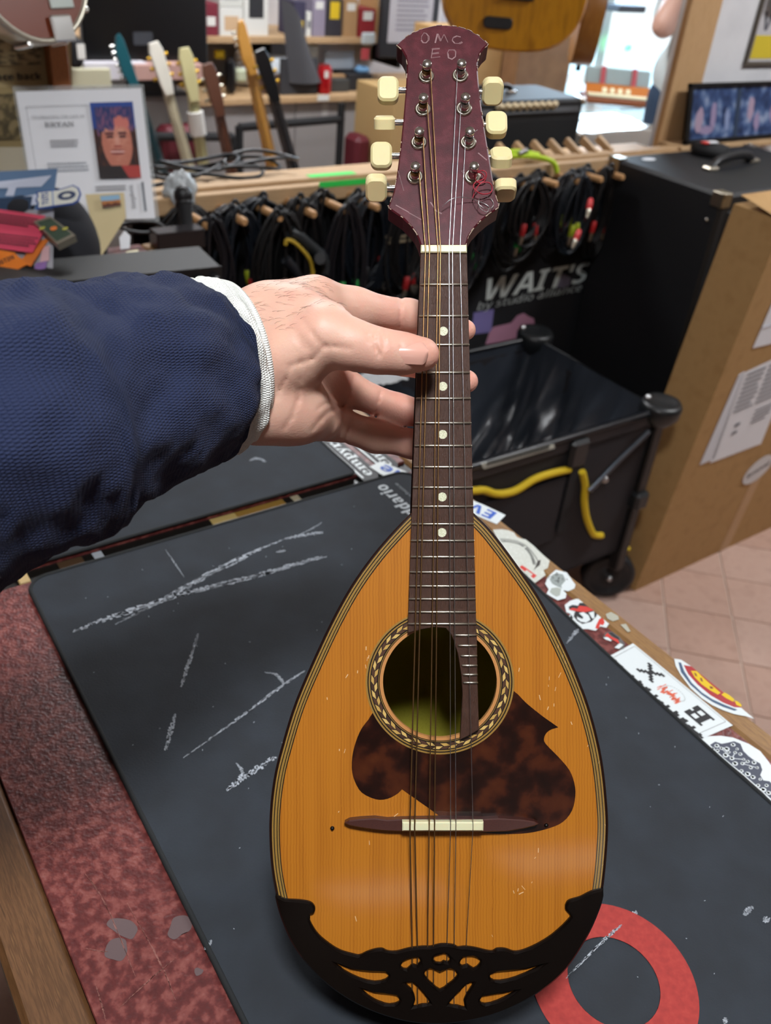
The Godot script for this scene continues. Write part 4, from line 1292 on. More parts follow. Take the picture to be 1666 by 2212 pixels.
	while made < 110 and tries < 60000:
		tries += 1
		var i := rng.randi_range(0, hv.size() - 1)
		if hv[i].distance_to(spot) > 0.027 or hn[i].dot(back) < -0.2:
			continue
		var d := (along + Vector3(0.2, -0.6, 0.3) * rng.randf_range(-0.6, 1.2)).normalized()
		d = (d - hn[i] * d.dot(hn[i])).normalized()
		var l := rng.randf_range(0.003, 0.007)
		hg.tube([hv[i], hv[i] + d * l * 0.5 + hn[i] * 0.0008, hv[i] + d * l + hn[i] * 0.0005], [0.00006, 0.00005, 0.00002], 3, false, false)
		made += 1
	partw(t, "wrist_hair", hg, mat("4a3226", 0.6)).set_meta("kind", "stuff")
	# thumb nail
	var nm := mat("d8a493", 0.2, 0.0, {"coat": 0.6, "coatr": 0.1})
	var nb := Transform3D(Basis(Vector3(0.82573, 0.08241, 0.55802), Vector3(0.25906, 0.82337, -0.50493), back), Vector3(0.2754,1.3226,-0.3518))
	nb.basis = nb.basis * Basis(Vector3.RIGHT, deg_to_rad(-10)) * Basis(Vector3.UP, deg_to_rad(4))
	var ng := Geo.new().grid(func(u: float, v: float) -> Vector3:
		var x := lerpf(-0.0076, 0.0082, u)
		var hw := 0.0068 * (1.0 - 0.12 * pow(absf(u - 0.45) * 2.0, 4.0))
		if u > 0.8:
			hw *= sqrt(maxf(0.0, 1.0 - pow((u - 0.8) / 0.22, 2.0)))
		var a := (v - 0.5) * 2.0
		return nb * Vector3(x, a * hw, 0.0012 - 0.0038 * a * a - 0.0016 * pow(u, 3.0)), 14, 10)
	partw(t, "thumbnail", ng, nm)
	# sleeve: rings along the forearm with folds
	var axis := [Vector3(0.2072,1.2958,-0.4286), Vector3(0.1968,1.2964,-0.4279), Vector3(0.1749,1.2985,-0.4221), Vector3(0.1369,1.3048,-0.4033), Vector3(0.0995,1.306,-0.3949), Vector3(0.07,1.3068,-0.3875), Vector3(0.031, 1.302, -0.385), Vector3(-0.03, 1.298, -0.372), Vector3(-0.085, 1.31, -0.345), Vector3(-0.16, 1.345, -0.30), Vector3(-0.26, 1.395, -0.235), Vector3(-0.34, 1.40, -0.17)]
	var rad := [0.0455, 0.0475, 0.0505, 0.0555, 0.061, 0.0655, 0.068, 0.068, 0.066, 0.067, 0.074, 0.08]
	var ax := curve3(axis, 12)
	var folds := noise(1.0, 3, FastNoiseLite.TYPE_SIMPLEX_SMOOTH, 12)
	var grooves := [[0.33, 2.1, 0.020, 0.35, 0.007], [0.25, 2.5, 0.016, 0.3, 0.005], [0.16, 2.2, 0.012, 0.35, 0.004], [0.40, 3.3, 0.025, 0.5, 0.006], [0.30, 3.8, 0.02, 0.45, 0.005]]
	var ring := func(i: int, n: int, inn := 0.0) -> Array:
		var f := float(i) / 12.0
		var k := mini(int(f), rad.size() - 2)
		var r := lerpf(rad[k], rad[k + 1], f - k) - inn
		var d: Vector3 = (ax[mini(i + 1, ax.size() - 1)] - ax[maxi(i - 1, 0)]).normalized()
		var uu := (Vector3.UP - d * d.y).normalized()
		var vv := uu.cross(d)
		if i < 14:
			# the cuff opening leans: its lower side reaches further to the hand
			d = d
		var q := []
		var s := 0.0
		for j in n:
			var a := TAU * j / n
			var w := r
			if i > 6 and inn == 0.0:
				var fade := clampf((i - 6) / 10.0, 0.0, 1.0)
				var big := folds.get_noise_3d(cos(a) * 0.9 + i * 0.03, sin(a) * 0.9, i * 0.045 + a * 0.15)
				var rid := 1.0 - absf(folds.get_noise_3d(cos(a + i * 0.035) * 1.1 + 7.0, sin(a + i * 0.035) * 1.1, i * 0.07)) * 2.0
				w += fade * (big * 0.0075 + (rid - 0.6) * 0.0035)
			q.append(ax[i] + (uu * cos(a) + vv * sin(a)) * w + d * 0.0)
		return q
	var N := 96
	var navy := StandardMaterial3D.new()
	navy.albedo_color = C("152244")
	var relief := knit()
	navy.uv1_scale = Vector3(64, 172, 1)
	navy.roughness = 0.85
	navy.heightmap_enabled = true
	navy.heightmap_texture = relief
	navy.heightmap_scale = 0.09
	navy.rim_enabled = true
	navy.rim = 0.1
	navy.rim_tint = 0.7
	var white := StandardMaterial3D.new()
	white.albedo_color = C("e9ebe4")
	white.uv1_scale = Vector3(56, 172, 1)
	white.roughness = 0.9
	white.heightmap_enabled = true
	white.heightmap_texture = relief
	white.heightmap_scale = 0.06
	var first := 20
	var run := [0.0]
	for i in ax.size() - 1:
		run.append(run[i] + (ax[i] as Vector3).distance_to(ax[i + 1]))
	var rings := []
	for i in ax.size():
		rings.append(ring.call(i, N))
	for part_def in [["sleeve", first, ax.size() - 1, navy], ["cuff", 0, first, white]]:
		var g := Geo.new().smooth(true)
		for i in range(part_def[1], part_def[2]):
			for j in N:
				var l := (j + 1) % N
				g.quad(rings[i][j], rings[i + 1][j], rings[i + 1][l], rings[i][l], Vector2(float(j) / N, run[i]), Vector2(float(j) / N, run[i + 1]), Vector2(float(j + 1) / N, run[i + 1]), Vector2(float(j + 1) / N, run[i]))
		if part_def[0] == "cuff":
			var inr: Array = ring.call(0, N, 0.0028)
			var inr2: Array = ring.call(first + 4, N, 0.004)
			for j in N:
				var l := (j + 1) % N
				g.quad(rings[0][l], inr[l], inr[j], rings[0][j], Vector2(float(j) / N, 0), Vector2(float(j) / N, 0.003), Vector2(float(j + 1) / N, 0.003), Vector2(float(j + 1) / N, 0))
				g.quad(inr[l], inr2[l], inr2[j], inr[j], Vector2(float(j) / N, 0), Vector2(float(j) / N, 0.02), Vector2(float(j + 1) / N, 0.02), Vector2(float(j + 1) / N, 0))
		partw(t, part_def[0], g, part_def[3])
	# the rest of the photographer stands left of the counter, outside the picture
	var cloth := mat("14203c", 0.9)
	partw(t, "jacket", sdf_mesh([
		[[Vector3(-0.36, 0.95, -0.05), 0.15], [Vector3(-0.37, 1.15, -0.05), 0.14], [Vector3(-0.37, 1.33, -0.05), 0.14]],
		[[Vector3(-0.37, 1.41, -0.20), 0.07], [Vector3(-0.37, 1.43, 0.1), 0.07]],
		[[Vector3(-0.37, 1.30, -0.16), 0.09], [Vector3(-0.37, 1.30, 0.06), 0.09]],
		[[Vector3(-0.36, 0.98, -0.13), 0.12], [Vector3(-0.36, 0.98, 0.03), 0.12]],
		[[Vector3(-0.37, 1.41, 0.12), 0.065], [Vector3(-0.33, 1.16, 0.2), 0.052], [Vector3(-0.12, 1.33, 0.14), 0.042]]], 0.018, 0.015), cloth)
	partw(t, "trousers", sdf_mesh([
		[[Vector3(-0.36, 0.93, -0.14), 0.12], [Vector3(-0.34, 0.5, -0.15), 0.075], [Vector3(-0.37, 0.1, -0.15), 0.06]],
		[[Vector3(-0.36, 0.93, 0.04), 0.12], [Vector3(-0.34, 0.5, 0.05), 0.075], [Vector3(-0.37, 0.1, 0.05), 0.06]],
		[[Vector3(-0.37, 0.09, -0.15), 0.05], [Vector3(-0.24, 0.05, -0.16), 0.045]],
		[[Vector3(-0.37, 0.09, 0.05), 0.05], [Vector3(-0.24, 0.05, 0.06), 0.045]]], 0.02, 0.014), mat("22242a", 0.9))
	partw(t, "head", sdf_mesh([
		[[Vector3(-0.36, 1.44, -0.05), 0.055], [Vector3(-0.35, 1.56, -0.05), 0.052]],
		[[Vector3(-0.355, 1.69, -0.05), 0.092], [Vector3(-0.325, 1.66, -0.05), 0.08]],
		[[Vector3(-0.30, 1.62, -0.05), 0.055], [Vector3(-0.29, 1.59, -0.05), 0.045]],
		[[Vector3(-0.24, 1.66, -0.05), 0.012], [Vector3(-0.225, 1.635, -0.05), 0.016]],
		[[Vector3(-0.335, 1.655, -0.135), 0.016], [Vector3(-0.335, 1.63, -0.132), 0.014]],
		[[Vector3(-0.335, 1.655, 0.035), 0.016], [Vector3(-0.335, 1.63, 0.032), 0.014]]], 0.008, 0.008, [], Vector3.ZERO, func(_p): return Color(0.62, 0.37, 0.27)), skin)
	partw(t, "hair", sdf_mesh([[[Vector3(-0.375, 1.72, -0.05), 0.093], [Vector3(-0.345, 1.73, -0.05), 0.088]], [[Vector3(-0.40, 1.66, -0.05), 0.08], [Vector3(-0.40, 1.62, -0.05), 0.06]]], 0.012, 0.01), mat("3a281c", 0.7))

# relief of a coarse pique knit
func knit() -> ImageTexture:
	var s := 64
	var b := PackedByteArray()
	b.resize(s * s)
	for y in s:
		for x in s:
			# 4 by 4 stitches, every other row shifted by half
			var v := y / 16.0
			var u := x / 16.0 + 0.5 * (int(v) % 2)
			var du := absf(fposmod(u, 1.0) - 0.5) * 2.0
			var dv := absf(fposmod(v, 1.0) - 0.5) * 2.0
			b[y * s + x] = int(clampf(1.0 - pow(du, 2.0) * 0.7 - pow(dv, 2.0) * 0.8, 0.0, 1.0) * 255)
	return ImageTexture.create_from_image(Image.create_from_data(s, s, false, Image.FORMAT_L8, b))

# a flat vinyl sticker: outline points on the level counter top, local axes as flat()
func on_top(c: Vector3, p: Array) -> PackedVector2Array:
	var q := PackedVector2Array()
	for v in p:
		q.append(Vector2(v.x - c.x, -(v.z - c.z)))
	return q

func sticker(label: String, p: Array, m: Material, y := 0.9502, called := "sticker") -> Node3D:
	var c := Vector3.ZERO
	for v in p:
		c += v / p.size()
	c.y = y
	var t := thing(called, label, "sticker", c, "stickers along the counter edge")
	part(t, "vinyl", Geo.new().extr(flat(Vector3.ZERO), on_top(c, p), 0.0003), m)
	return t

func print_on(t: Node3D, p: Array, m: Material, lift := 0.0003, called := "print") -> void:
	part(t, called, Geo.new().extr(flat(Vector3(0, lift, 0)), on_top(t.position, p), 0.0001), m)

func stickers() -> void:
	var white := mat("d7dfe0", 0.4)
	var cream := mottled([C("d2d6d0"), C("c3c6bb"), C("dadeda")], 0.02, 20.0, 0.5)
	var ink := mat("17191c", 0.5)
	var grey := mat("8f9895", 0.5)
	var red := mat("c8352c", 0.45)
	var rd := T3(Vector3.ZERO, Vector3.FORWARD, Vector3.LEFT)  # lettering read from the far side of the counter
	# torn round badge
	var b := sticker("torn round white sticker with curved black lettering beside the mandolin shoulder", [Vector3(0.5951,0.95,-0.5824),Vector3(0.6049,0.95,-0.5787),Vector3(0.6101,0.95,-0.574),Vector3(0.6134,0.95,-0.5672),Vector3(0.6107,0.95,-0.5595),Vector3(0.6117,0.95,-0.5562),Vector3(0.6163,0.95,-0.5509),Vector3(0.6165,0.95,-0.5379),Vector3(0.6149,0.95,-0.526),Vector3(0.6142,0.95,-0.5174),Vector3(0.6137,0.95,-0.5088),Vector3(0.6071,0.95,-0.5036),Vector3(0.6032,0.95,-0.5004),Vector3(0.5963,0.95,-0.4998),Vector3(0.5927,0.95,-0.4924),Vector3(0.582,0.95,-0.4897),Vector3(0.5711,0.95,-0.4873),Vector3(0.5686,0.95,-0.4969),Vector3(0.5737,0.95,-0.5213),Vector3(0.5835,0.95,-0.5534)], cream, 0.9512)
	print_on(b, [Vector3(0.5771,0.95,-0.494),Vector3(0.5834,0.95,-0.496),Vector3(0.5815,0.95,-0.5172),Vector3(0.5766,0.95,-0.516)], red)
	print_on(b, [Vector3(0.5767,0.95,-0.4984),Vector3(0.5809,0.95,-0.4996),Vector3(0.5801,0.95,-0.5085),Vector3(0.5763,0.95,-0.5071)], cream, 0.0004)
	var arc: Array = [Vector3(0.5908,0.95,-0.565),Vector3(0.5984,0.95,-0.5603),Vector3(0.6054,0.95,-0.5533),Vector3(0.6087,0.95,-0.5438),Vector3(0.6076,0.95,-0.5316),Vector3(0.6044,0.95,-0.5208),Vector3(0.6018,0.95,-0.5151)]
	var line := Geo.new()
	var up := Vector3(0, 0.0016, 0)
	for i in arc.size() - 1:
		line.bar(arc[i] - b.position + up, arc[i + 1] - b.position + up, 0.0007, 0.0002)
	part(b, "print", line, ink)
	var tk: Array = curve3([Vector3(0.5894,0.95,-0.5604),Vector3(0.5967,0.95,-0.5553),Vector3(0.603,0.95,-0.5477),Vector3(0.6043,0.95,-0.5388),Vector3(0.6022,0.95,-0.5291),Vector3(0.5973,0.95,-0.5193),Vector3(0.5932,0.95,-0.5127)], 4)
	var tg := Geo.new()
	for i in tk.size() - 1:
		if i == 11:
			continue
		var a: Vector3 = tk[i] - b.position + up
		var d: Vector3 = (tk[i + 1] - tk[i]).normalized()
		for k in 2:
			var o: Vector3 = a + d * 0.0016 * k
			tg.bar(o, o + Vector3.UP.cross(d) * (0.0034 if k == 0 else 0.0026), 0.0006, 0.0002)
		tg.bar(a, a + d * 0.0014, 0.0005, 0.0002)
	part(b, "curved_lettering", tg, ink)
	print_on(b, [Vector3(0.6018,0.95,-0.5151),Vector3(0.6059,0.95,-0.5147),Vector3(0.5987,0.95,-0.5081),Vector3(0.592,0.95,-0.5064),Vector3(0.5864,0.95,-0.5043),Vector3(0.5942,0.95,-0.5095)], mat("3a3630", 0.6))
	# small grey and white head
	var h := sticker("small white sticker of a curly haired head in grey ink", [Vector3(0.6088,0.95,-0.494),Vector3(0.6159,0.95,-0.4851),Vector3(0.6127,0.95,-0.475),Vector3(0.6095,0.95,-0.465),Vector3(0.6045,0.95,-0.4612),Vector3(0.5953,0.95,-0.4609),Vector3(0.5916,0.95,-0.4649),Vector3(0.5908,0.95,-0.4588),Vector3(0.585,0.95,-0.454),Vector3(0.5751,0.95,-0.4553),Vector3(0.573,0.95,-0.4636),Vector3(0.5723,0.95,-0.4688),Vector3(0.5793,0.95,-0.4731),Vector3(0.582,0.95,-0.4815),Vector3(0.5927,0.95,-0.489)], white, 0.9512)
	print_on(h, [Vector3(0.6054,0.95,-0.489),Vector3(0.6098,0.95,-0.4841),Vector3(0.6055,0.95,-0.4755),Vector3(0.595,0.95,-0.4712),Vector3(0.5928,0.95,-0.4675),Vector3(0.5906,0.95,-0.4719),Vector3(0.5887,0.95,-0.4779),Vector3(0.5913,0.95,-0.4848),Vector3(0.599,0.95,-0.489)], grey)
	print_on(h, [Vector3(0.5892,0.95,-0.471),Vector3(0.5914,0.95,-0.4674),Vector3(0.5826,0.95,-0.46),Vector3(0.5779,0.95,-0.4602),Vector3(0.5766,0.95,-0.4649),Vector3(0.5771,0.95,-0.4694),Vector3(0.5828,0.95,-0.4729)], mat("a3aaa2", 0.5))
	var hg := Geo.new()
	for k in 16:
		var p: Vector3 = Vector3(0.5989,0.95,-0.4807) - h.position + Vector3(rng.randf_range(-0.009, 0.009), 0.00165, rng.randf_range(-0.009, 0.007))
		hg.bar(p, p + Vector3(rng.randf_range(-0.004, 0.004), 0, rng.randf_range(-0.004, 0.004)), 0.0006, 0.0001)
	part(h, "print", hg, ink)
	# red, black and white cartoon face and its torn neighbour
	var c := sticker("red black and white die-cut cartoon sticker at the mat corner", [Vector3(0.5773,0.95,-0.4471),Vector3(0.5866,0.95,-0.4491),Vector3(0.5949,0.95,-0.4486),Vector3(0.6036,0.95,-0.4408),Vector3(0.6047,0.95,-0.4292),Vector3(0.6049,0.95,-0.4244),Vector3(0.6047,0.95,-0.4168),Vector3(0.5949,0.95,-0.4145),Vector3(0.5977,0.95,-0.4099),Vector3(0.597,0.95,-0.4043),Vector3(0.5902,0.95,-0.4014),Vector3(0.5861,0.95,-0.4058),Vector3(0.5774,0.95,-0.4033),Vector3(0.5722,0.95,-0.4091),Vector3(0.5674,0.95,-0.4117),Vector3(0.5619,0.95,-0.406),Vector3(0.5581,0.95,-0.4052),Vector3(0.56,0.95,-0.4114),Vector3(0.5599,0.95,-0.4188),Vector3(0.5588,0.95,-0.4327),Vector3(0.5616,0.95,-0.4357),Vector3(0.567,0.95,-0.4312),Vector3(0.5732,0.95,-0.4339),Vector3(0.5709,0.95,-0.4379)], white, 0.9504)
	print_on(c, [Vector3(0.579,0.95,-0.4431),Vector3(0.5846,0.95,-0.4432),Vector3(0.5885,0.95,-0.4395),Vector3(0.5933,0.95,-0.4419),Vector3(0.5997,0.95,-0.4381),Vector3(0.6022,0.95,-0.4305),Vector3(0.6012,0.95,-0.4233),Vector3(0.5932,0.95,-0.4184),Vector3(0.583,0.95,-0.415),Vector3(0.5726,0.95,-0.4169),Vector3(0.5712,0.95,-0.4229),Vector3(0.5728,0.95,-0.4296),Vector3(0.5797,0.95,-0.4342),Vector3(0.576,0.95,-0.4393)], ink)
	print_on(c, [Vector3(0.5756,0.95,-0.4395),Vector3(0.5811,0.95,-0.4396),Vector3(0.5846,0.95,-0.4362),Vector3(0.5893,0.95,-0.439),Vector3(0.5957,0.95,-0.434),Vector3(0.598,0.95,-0.4263),Vector3(0.5868,0.95,-0.4288),Vector3(0.5808,0.95,-0.4341)], red, 0.0004)
	print_on(c, [Vector3(0.5789,0.95,-0.4308),Vector3(0.5863,0.95,-0.4296),Vector3(0.5874,0.95,-0.4232),Vector3(0.5841,0.95,-0.4174),Vector3(0.5772,0.95,-0.4166),Vector3(0.5734,0.95,-0.4202),Vector3(0.5731,0.95,-0.4249)], white, 0.0004)
	print_on(c, [Vector3(0.577,0.95,-0.4334),Vector3(0.581,0.95,-0.4305),Vector3(0.5806,0.95,-0.4238),Vector3(0.5779,0.95,-0.4223),Vector3(0.5758,0.95,-0.4264)], ink, 0.0005)
	print_on(c, [Vector3(0.5905,0.95,-0.4263),Vector3(0.5967,0.95,-0.425),Vector3(0.5897,0.95,-0.4174),Vector3(0.5872,0.95,-0.418)], white, 0.0004)
	print_on(c, [Vector3(0.5931,0.95,-0.414),Vector3(0.5973,0.95,-0.4132),Vector3(0.594,0.95,-0.4075),Vector3(0.5895,0.95,-0.4055),Vector3(0.588,0.95,-0.4077),Vector3(0.5816,0.95,-0.4039),Vector3(0.5794,0.95,-0.4059),Vector3(0.5835,0.95,-0.4088)], red, 0.0004)
	print_on(c, [Vector3(0.5727,0.95,-0.4327),Vector3(0.5704,0.95,-0.4279),Vector3(0.562,0.95,-0.4235),Vector3(0.5615,0.95,-0.4267),Vector3(0.5669,0.95,-0.4298)], ink, 0.0004)
	var f := sticker("torn scrap of red and black sticker between cartoon and pixel stickers", [Vector3(0.5766,0.95,-0.3928),Vector3(0.5841,0.95,-0.3966),Vector3(0.5906,0.95,-0.3945),Vector3(0.5919,0.95,-0.3851),Vector3(0.589,0.95,-0.3753),Vector3(0.5818,0.95,-0.3708),Vector3(0.575,0.95,-0.376),Vector3(0.5837,0.95,-0.3796),Vector3(0.582,0.95,-0.3862)], mat("5d5a58", 0.6), 0.9504)
	print_on(f, [Vector3(0.5796,0.95,-0.3934),Vector3(0.5852,0.95,-0.3953),Vector3(0.5849,0.95,-0.389),Vector3(0.5875,0.95,-0.3832),Vector3(0.5839,0.95,-0.3774),Vector3(0.5833,0.95,-0.3827),Vector3(0.5822,0.95,-0.3876)], red)
	print_on(f, [Vector3(0.586,0.95,-0.3949),Vector3(0.5897,0.95,-0.3936),Vector3(0.5902,0.95,-0.3846),Vector3(0.5881,0.95,-0.3815),Vector3(0.5864,0.95,-0.3881)], ink)
	print_on(f, [Vector3(0.5765,0.95,-0.3922),Vector3(0.581,0.95,-0.3911),Vector3(0.5811,0.95,-0.3853),Vector3(0.5794,0.95,-0.3849),Vector3(0.5766,0.95,-0.3893)], white)
	print_on(f, [Vector3(0.576,0.95,-0.3768),Vector3(0.5853,0.95,-0.3787),Vector3(0.5865,0.95,-0.3752),Vector3(0.5784,0.95,-0.3734)], white)
	var scrapn := [["grey scrap of peeled sticker on the wooden edge near the cartoon", [Vector3(0.6037,0.95,-0.4158),Vector3(0.6111,0.95,-0.4156),Vector3(0.613,0.95,-0.4076),Vector3(0.6098,0.95,-0.4033),Vector3(0.6022,0.95,-0.4045),Vector3(0.6003,0.95,-0.41)]], ["tiny pale scrap of peeled sticker on the wooden edge near the pixel sticker", [Vector3(0.6051,0.95,-0.397),Vector3(0.6111,0.95,-0.3953),Vector3(0.607,0.95,-0.3852),Vector3(0.6035,0.95,-0.3856)]]]
	for s in scrapn:
		sticker(s[0], s[1], mat("a9a898", 0.7), 0.9512)
	# pixel-letter sticker
	var A: Vector3 = Vector3(0.5581,0.95,-0.3706)
	var B: Vector3 = Vector3(0.5586,0.95,-0.2572)
	var D: Vector3 = Vector3(0.597,0.95,-0.3722)
	var E: Vector3 = Vector3(0.5959,0.95,-0.2534)
	var x := sticker("long white sticker with black pixel letters and an orange oval", [A, B, E, D], white, 0.9504)
	var U := (E - D)
	var V := (D - A)
	var at := func(s: float, v: float) -> Vector3:
		return (A.lerp(B, s)).lerp(D.lerp(E, s), v) - x.position
	var px := Geo.new()
	var cell := func(s: float, v: float, ds: float, dv: float, g: Geo, lift := 0.0004) -> void:
		var q := [at.call(s, v), at.call(s + ds, v), at.call(s + ds, v + dv), at.call(s, v + dv)]
		for k in 4:
			q[k].y = lift
		g.quad(q[0], q[1], q[2], q[3])
	var gx := ["11000011", "01100110", "00111100", "00011000", "00111100", "01100110", "11000011"]
	var gb := ["1111111", "0110011", "0110011", "0111110", "0110011", "0110011", "1111111"]
	for r in 7:
		for k in 8:
			if gx[r][k] == "1":
				cell.call(0.22 + k * 0.022, 0.36 + r * 0.066, 0.0225, 0.067, px)
			if k < 7 and gb[r][k] == "1":
				cell.call(0.735 + (6 - k) * 0.024, 0.30 + r * 0.066, 0.0245, 0.067, px)
	for k in 40:
		cell.call(k / 40.0, 0.0, 0.026, 0.04 + 0.13 * absf(sin(k * 2.3)) * (1.0 if k % 3 else 0.2), px)
	for v in [0.06, 0.94]:
		cell.call(0.03, v, 0.92, 0.008, px)
	for s in [0.03, 0.95]:
		cell.call(s, 0.06, 0.003, 0.88, px)
	part(x, "pixel_letters", px, ink)
	var og := Geo.new()
	for k in 26:
		cell.call(0.45 + 0.2 * k / 26.0, 0.28 + 0.16 * rng.randf(), 0.007, 0.1 + 0.12 * rng.randf(), og)
	part(x, "orange_print", og, mat("d2542e", 0.5))
	var sk := Geo.new()
	for k in 30:
		var a := TAU * k / 30.0
		cell.call(0.56 + 0.09 * cos(a), 0.56 + 0.17 * sin(a), 0.008, 0.02, sk)
	part(x, "thin_oval", sk, grey)
	# round sticker folded over the outer edge
	var arcp: Array = [Vector3(0.6151,0.95,-0.3369),Vector3(0.6086,0.95,-0.3294),Vector3(0.6031,0.95,-0.3184),Vector3(0.598,0.95,-0.3029),Vector3(0.5969,0.95,-0.2887),Vector3(0.5986,0.95,-0.2783),Vector3(0.6022,0.95,-0.2695),Vector3(0.6075,0.95,-0.2611),Vector3(0.6149,0.95,-0.2538)]
	var rim: Array = [Vector3(0.6188,0.95,-0.2483),Vector3(0.6194,0.95,-0.2657),Vector3(0.6207,0.95,-0.2842),Vector3(0.6208,0.95,-0.3023),Vector3(0.6215,0.95,-0.3214),Vector3(0.6199,0.95,-0.3327)]
	var rs := sticker("round red and yellow sticker with white rim wrapped over the wooden counter edge", arcp + rim, white, 0.9512)
	print_on(rs, [Vector3(0.6148,0.95,-0.3315),Vector3(0.6064,0.95,-0.3212),Vector3(0.6012,0.95,-0.3056),Vector3(0.6003,0.95,-0.2915),Vector3(0.6018,0.95,-0.2809),Vector3(0.6053,0.95,-0.272),Vector3(0.6107,0.95,-0.2635),Vector3(0.6143,0.95,-0.2629),Vector3(0.6085,0.95,-0.2734),Vector3(0.6044,0.95,-0.283),Vector3(0.6027,0.95,-0.2935),Vector3(0.6043,0.95,-0.307),Vector3(0.6102,0.95,-0.3206),Vector3(0.6165,0.95,-0.3297)], mat("34506e", 0.5))
	print_on(rs, [Vector3(0.6162,0.95,-0.3264),Vector3(0.6104,0.95,-0.3158),Vector3(0.6074,0.95,-0.3022),Vector3(0.607,0.95,-0.2874),Vector3(0.6098,0.95,-0.2756),Vector3(0.6144,0.95,-0.2664),Vector3(0.6199,0.95,-0.2626),Vector3(0.6207,0.95,-0.2842),Vector3(0.6208,0.95,-0.3023),Vector3(0.6215,0.95,-0.3214)], mat("a3262a", 0.45))
	print_on(rs, [Vector3(0.6162,0.95,-0.3176),Vector3(0.6124,0.95,-0.31),Vector3(0.6109,0.95,-0.3002),Vector3(0.6118,0.95,-0.2914),Vector3(0.6136,0.95,-0.2844),Vector3(0.6178,0.95,-0.2843),Vector3(0.6183,0.95,-0.293),Vector3(0.619,0.95,-0.3033),Vector3(0.6209,0.95,-0.3146)], M.yellow, 0.0004)
	print_on(rs, [Vector3(0.6166,0.95,-0.2827),Vector3(0.6167,0.95,-0.2775),Vector3(0.6189,0.95,-0.2711),Vector3(0.6225,0.95,-0.2727),Vector3(0.6226,0.95,-0.2786),Vector3(0.6214,0.95,-0.283)], M.yellow, 0.0004)
	print_on(rs, [Vector3(0.6214,0.95,-0.2719),Vector3(0.6183,0.95,-0.2671),Vector3(0.6203,0.95,-0.2635),Vector3(0.6226,0.95,-0.2647),Vector3(0.6231,0.95,-0.2692)], M.yellow, 0.0004)
	print_on(rs, [Vector3(0.617,0.95,-0.3145),Vector3(0.6176,0.95,-0.3125),Vector3(0.6152,0.95,-0.3093),Vector3(0.6145,0.95,-0.3112)], mat("7a3a18", 0.5), 0.0005)
	print_on(rs, [Vector3(0.6163,0.95,-0.3071),Vector3(0.6175,0.95,-0.3057),Vector3(0.6145,0.95,-0.302),Vector3(0.6138,0.95,-0.3039)], mat("7a3a18", 0.5), 0.0005)
	print_on(rs, [Vector3(0.6154,0.95,-0.2954),Vector3(0.6174,0.95,-0.2935),Vector3(0.6161,0.95,-0.2912),Vector3(0.6135,0.95,-0.2927)], mat("7a3a18", 0.5), 0.0005)
	# lace-pattern sticker
	var lc := sticker("white half-round sticker printed with a dark lace paisley pattern", [Vector3(0.558,0.95,-0.2585),Vector3(0.5676,0.95,-0.2555),Vector3(0.5761,0.95,-0.2511),Vector3(0.5842,0.95,-0.2441),Vector3(0.5905,0.95,-0.2325),Vector3(0.5925,0.95,-0.2221),Vector3(0.5891,0.95,-0.2112),Vector3(0.5839,0.95,-0.1991),Vector3(0.5788,0.95,-0.1874),Vector3(0.5535,0.95,-0.1695),Vector3(0.557,0.95,-0.1918),Vector3(0.5578,0.95,-0.213),Vector3(0.5574,0.95,-0.234),Vector3(0.5571,0.95,-0.2504)], white, 0.9504)
	print_on(lc, [Vector3(0.5595,0.95,-0.249),Vector3(0.5664,0.95,-0.249),Vector3(0.5694,0.95,-0.2446),Vector3(0.5752,0.95,-0.2426),Vector3(0.5815,0.95,-0.2409),Vector3(0.584,0.95,-0.2362),Vector3(0.5795,0.95,-0.2296),Vector3(0.5787,0.95,-0.2236),Vector3(0.5793,0.95,-0.2187),Vector3(0.5808,0.95,-0.2135),Vector3(0.5766,0.95,-0.2083),Vector3(0.5703,0.95,-0.2057),Vector3(0.568,0.95,-0.2009),Vector3(0.5718,0.95,-0.1975),Vector3(0.5703,0.95,-0.1924),Vector3(0.5576,0.95,-0.1832),Vector3(0.5584,0.95,-0.1969),Vector3(0.5588,0.95,-0.2137),Vector3(0.5583,0.95,-0.2315)], mat("3a4050", 0.5))
	var lg := Geo.new()
	var cs: Array = [Vector3(0.5638,0.95,-0.2452),Vector3(0.5586,0.95,-0.2449),Vector3(0.565,0.95,-0.2412),Vector3(0.5599,0.95,-0.2415),Vector3(0.5686,0.95,-0.2385),Vector3(0.5773,0.95,-0.2387),Vector3(0.5766,0.95,-0.2339),Vector3(0.5717,0.95,-0.2322),Vector3(0.5742,0.95,-0.2288),Vector3(0.5621,0.95,-0.2345),Vector3(0.564,0.95,-0.2295),Vector3(0.5719,0.95,-0.2237),Vector3(0.5731,0.95,-0.2204),Vector3(0.5673,0.95,-0.2213),Vector3(0.5617,0.95,-0.2245),Vector3(0.577,0.95,-0.2169),Vector3(0.5746,0.95,-0.212),Vector3(0.5698,0.95,-0.2148),Vector3(0.56,0.95,-0.2167),Vector3(0.5619,0.95,-0.2119),Vector3(0.563,0.95,-0.2075),Vector3(0.5666,0.95,-0.203),Vector3(0.5658,0.95,-0.1962),Vector3(0.5596,0.95,-0.1998),Vector3(0.5598,0.95,-0.1949),Vector3(0.5609,0.95,-0.1906),Vector3(0.5673,0.95,-0.2353)]
	for k in cs.size():
		var o: Vector3 = cs[k] - lc.position
		var r: float = [0.0018, 0.0012, 0.0014, 0.0015, 0.0021][k % 5]
		lg.extr(flat(Vector3(o.x, 0.0004, o.z)), disc2(r * 1.3, r, 12), 0.0001, 0.0, [disc2(r * 0.75, r * 0.5, 8)])
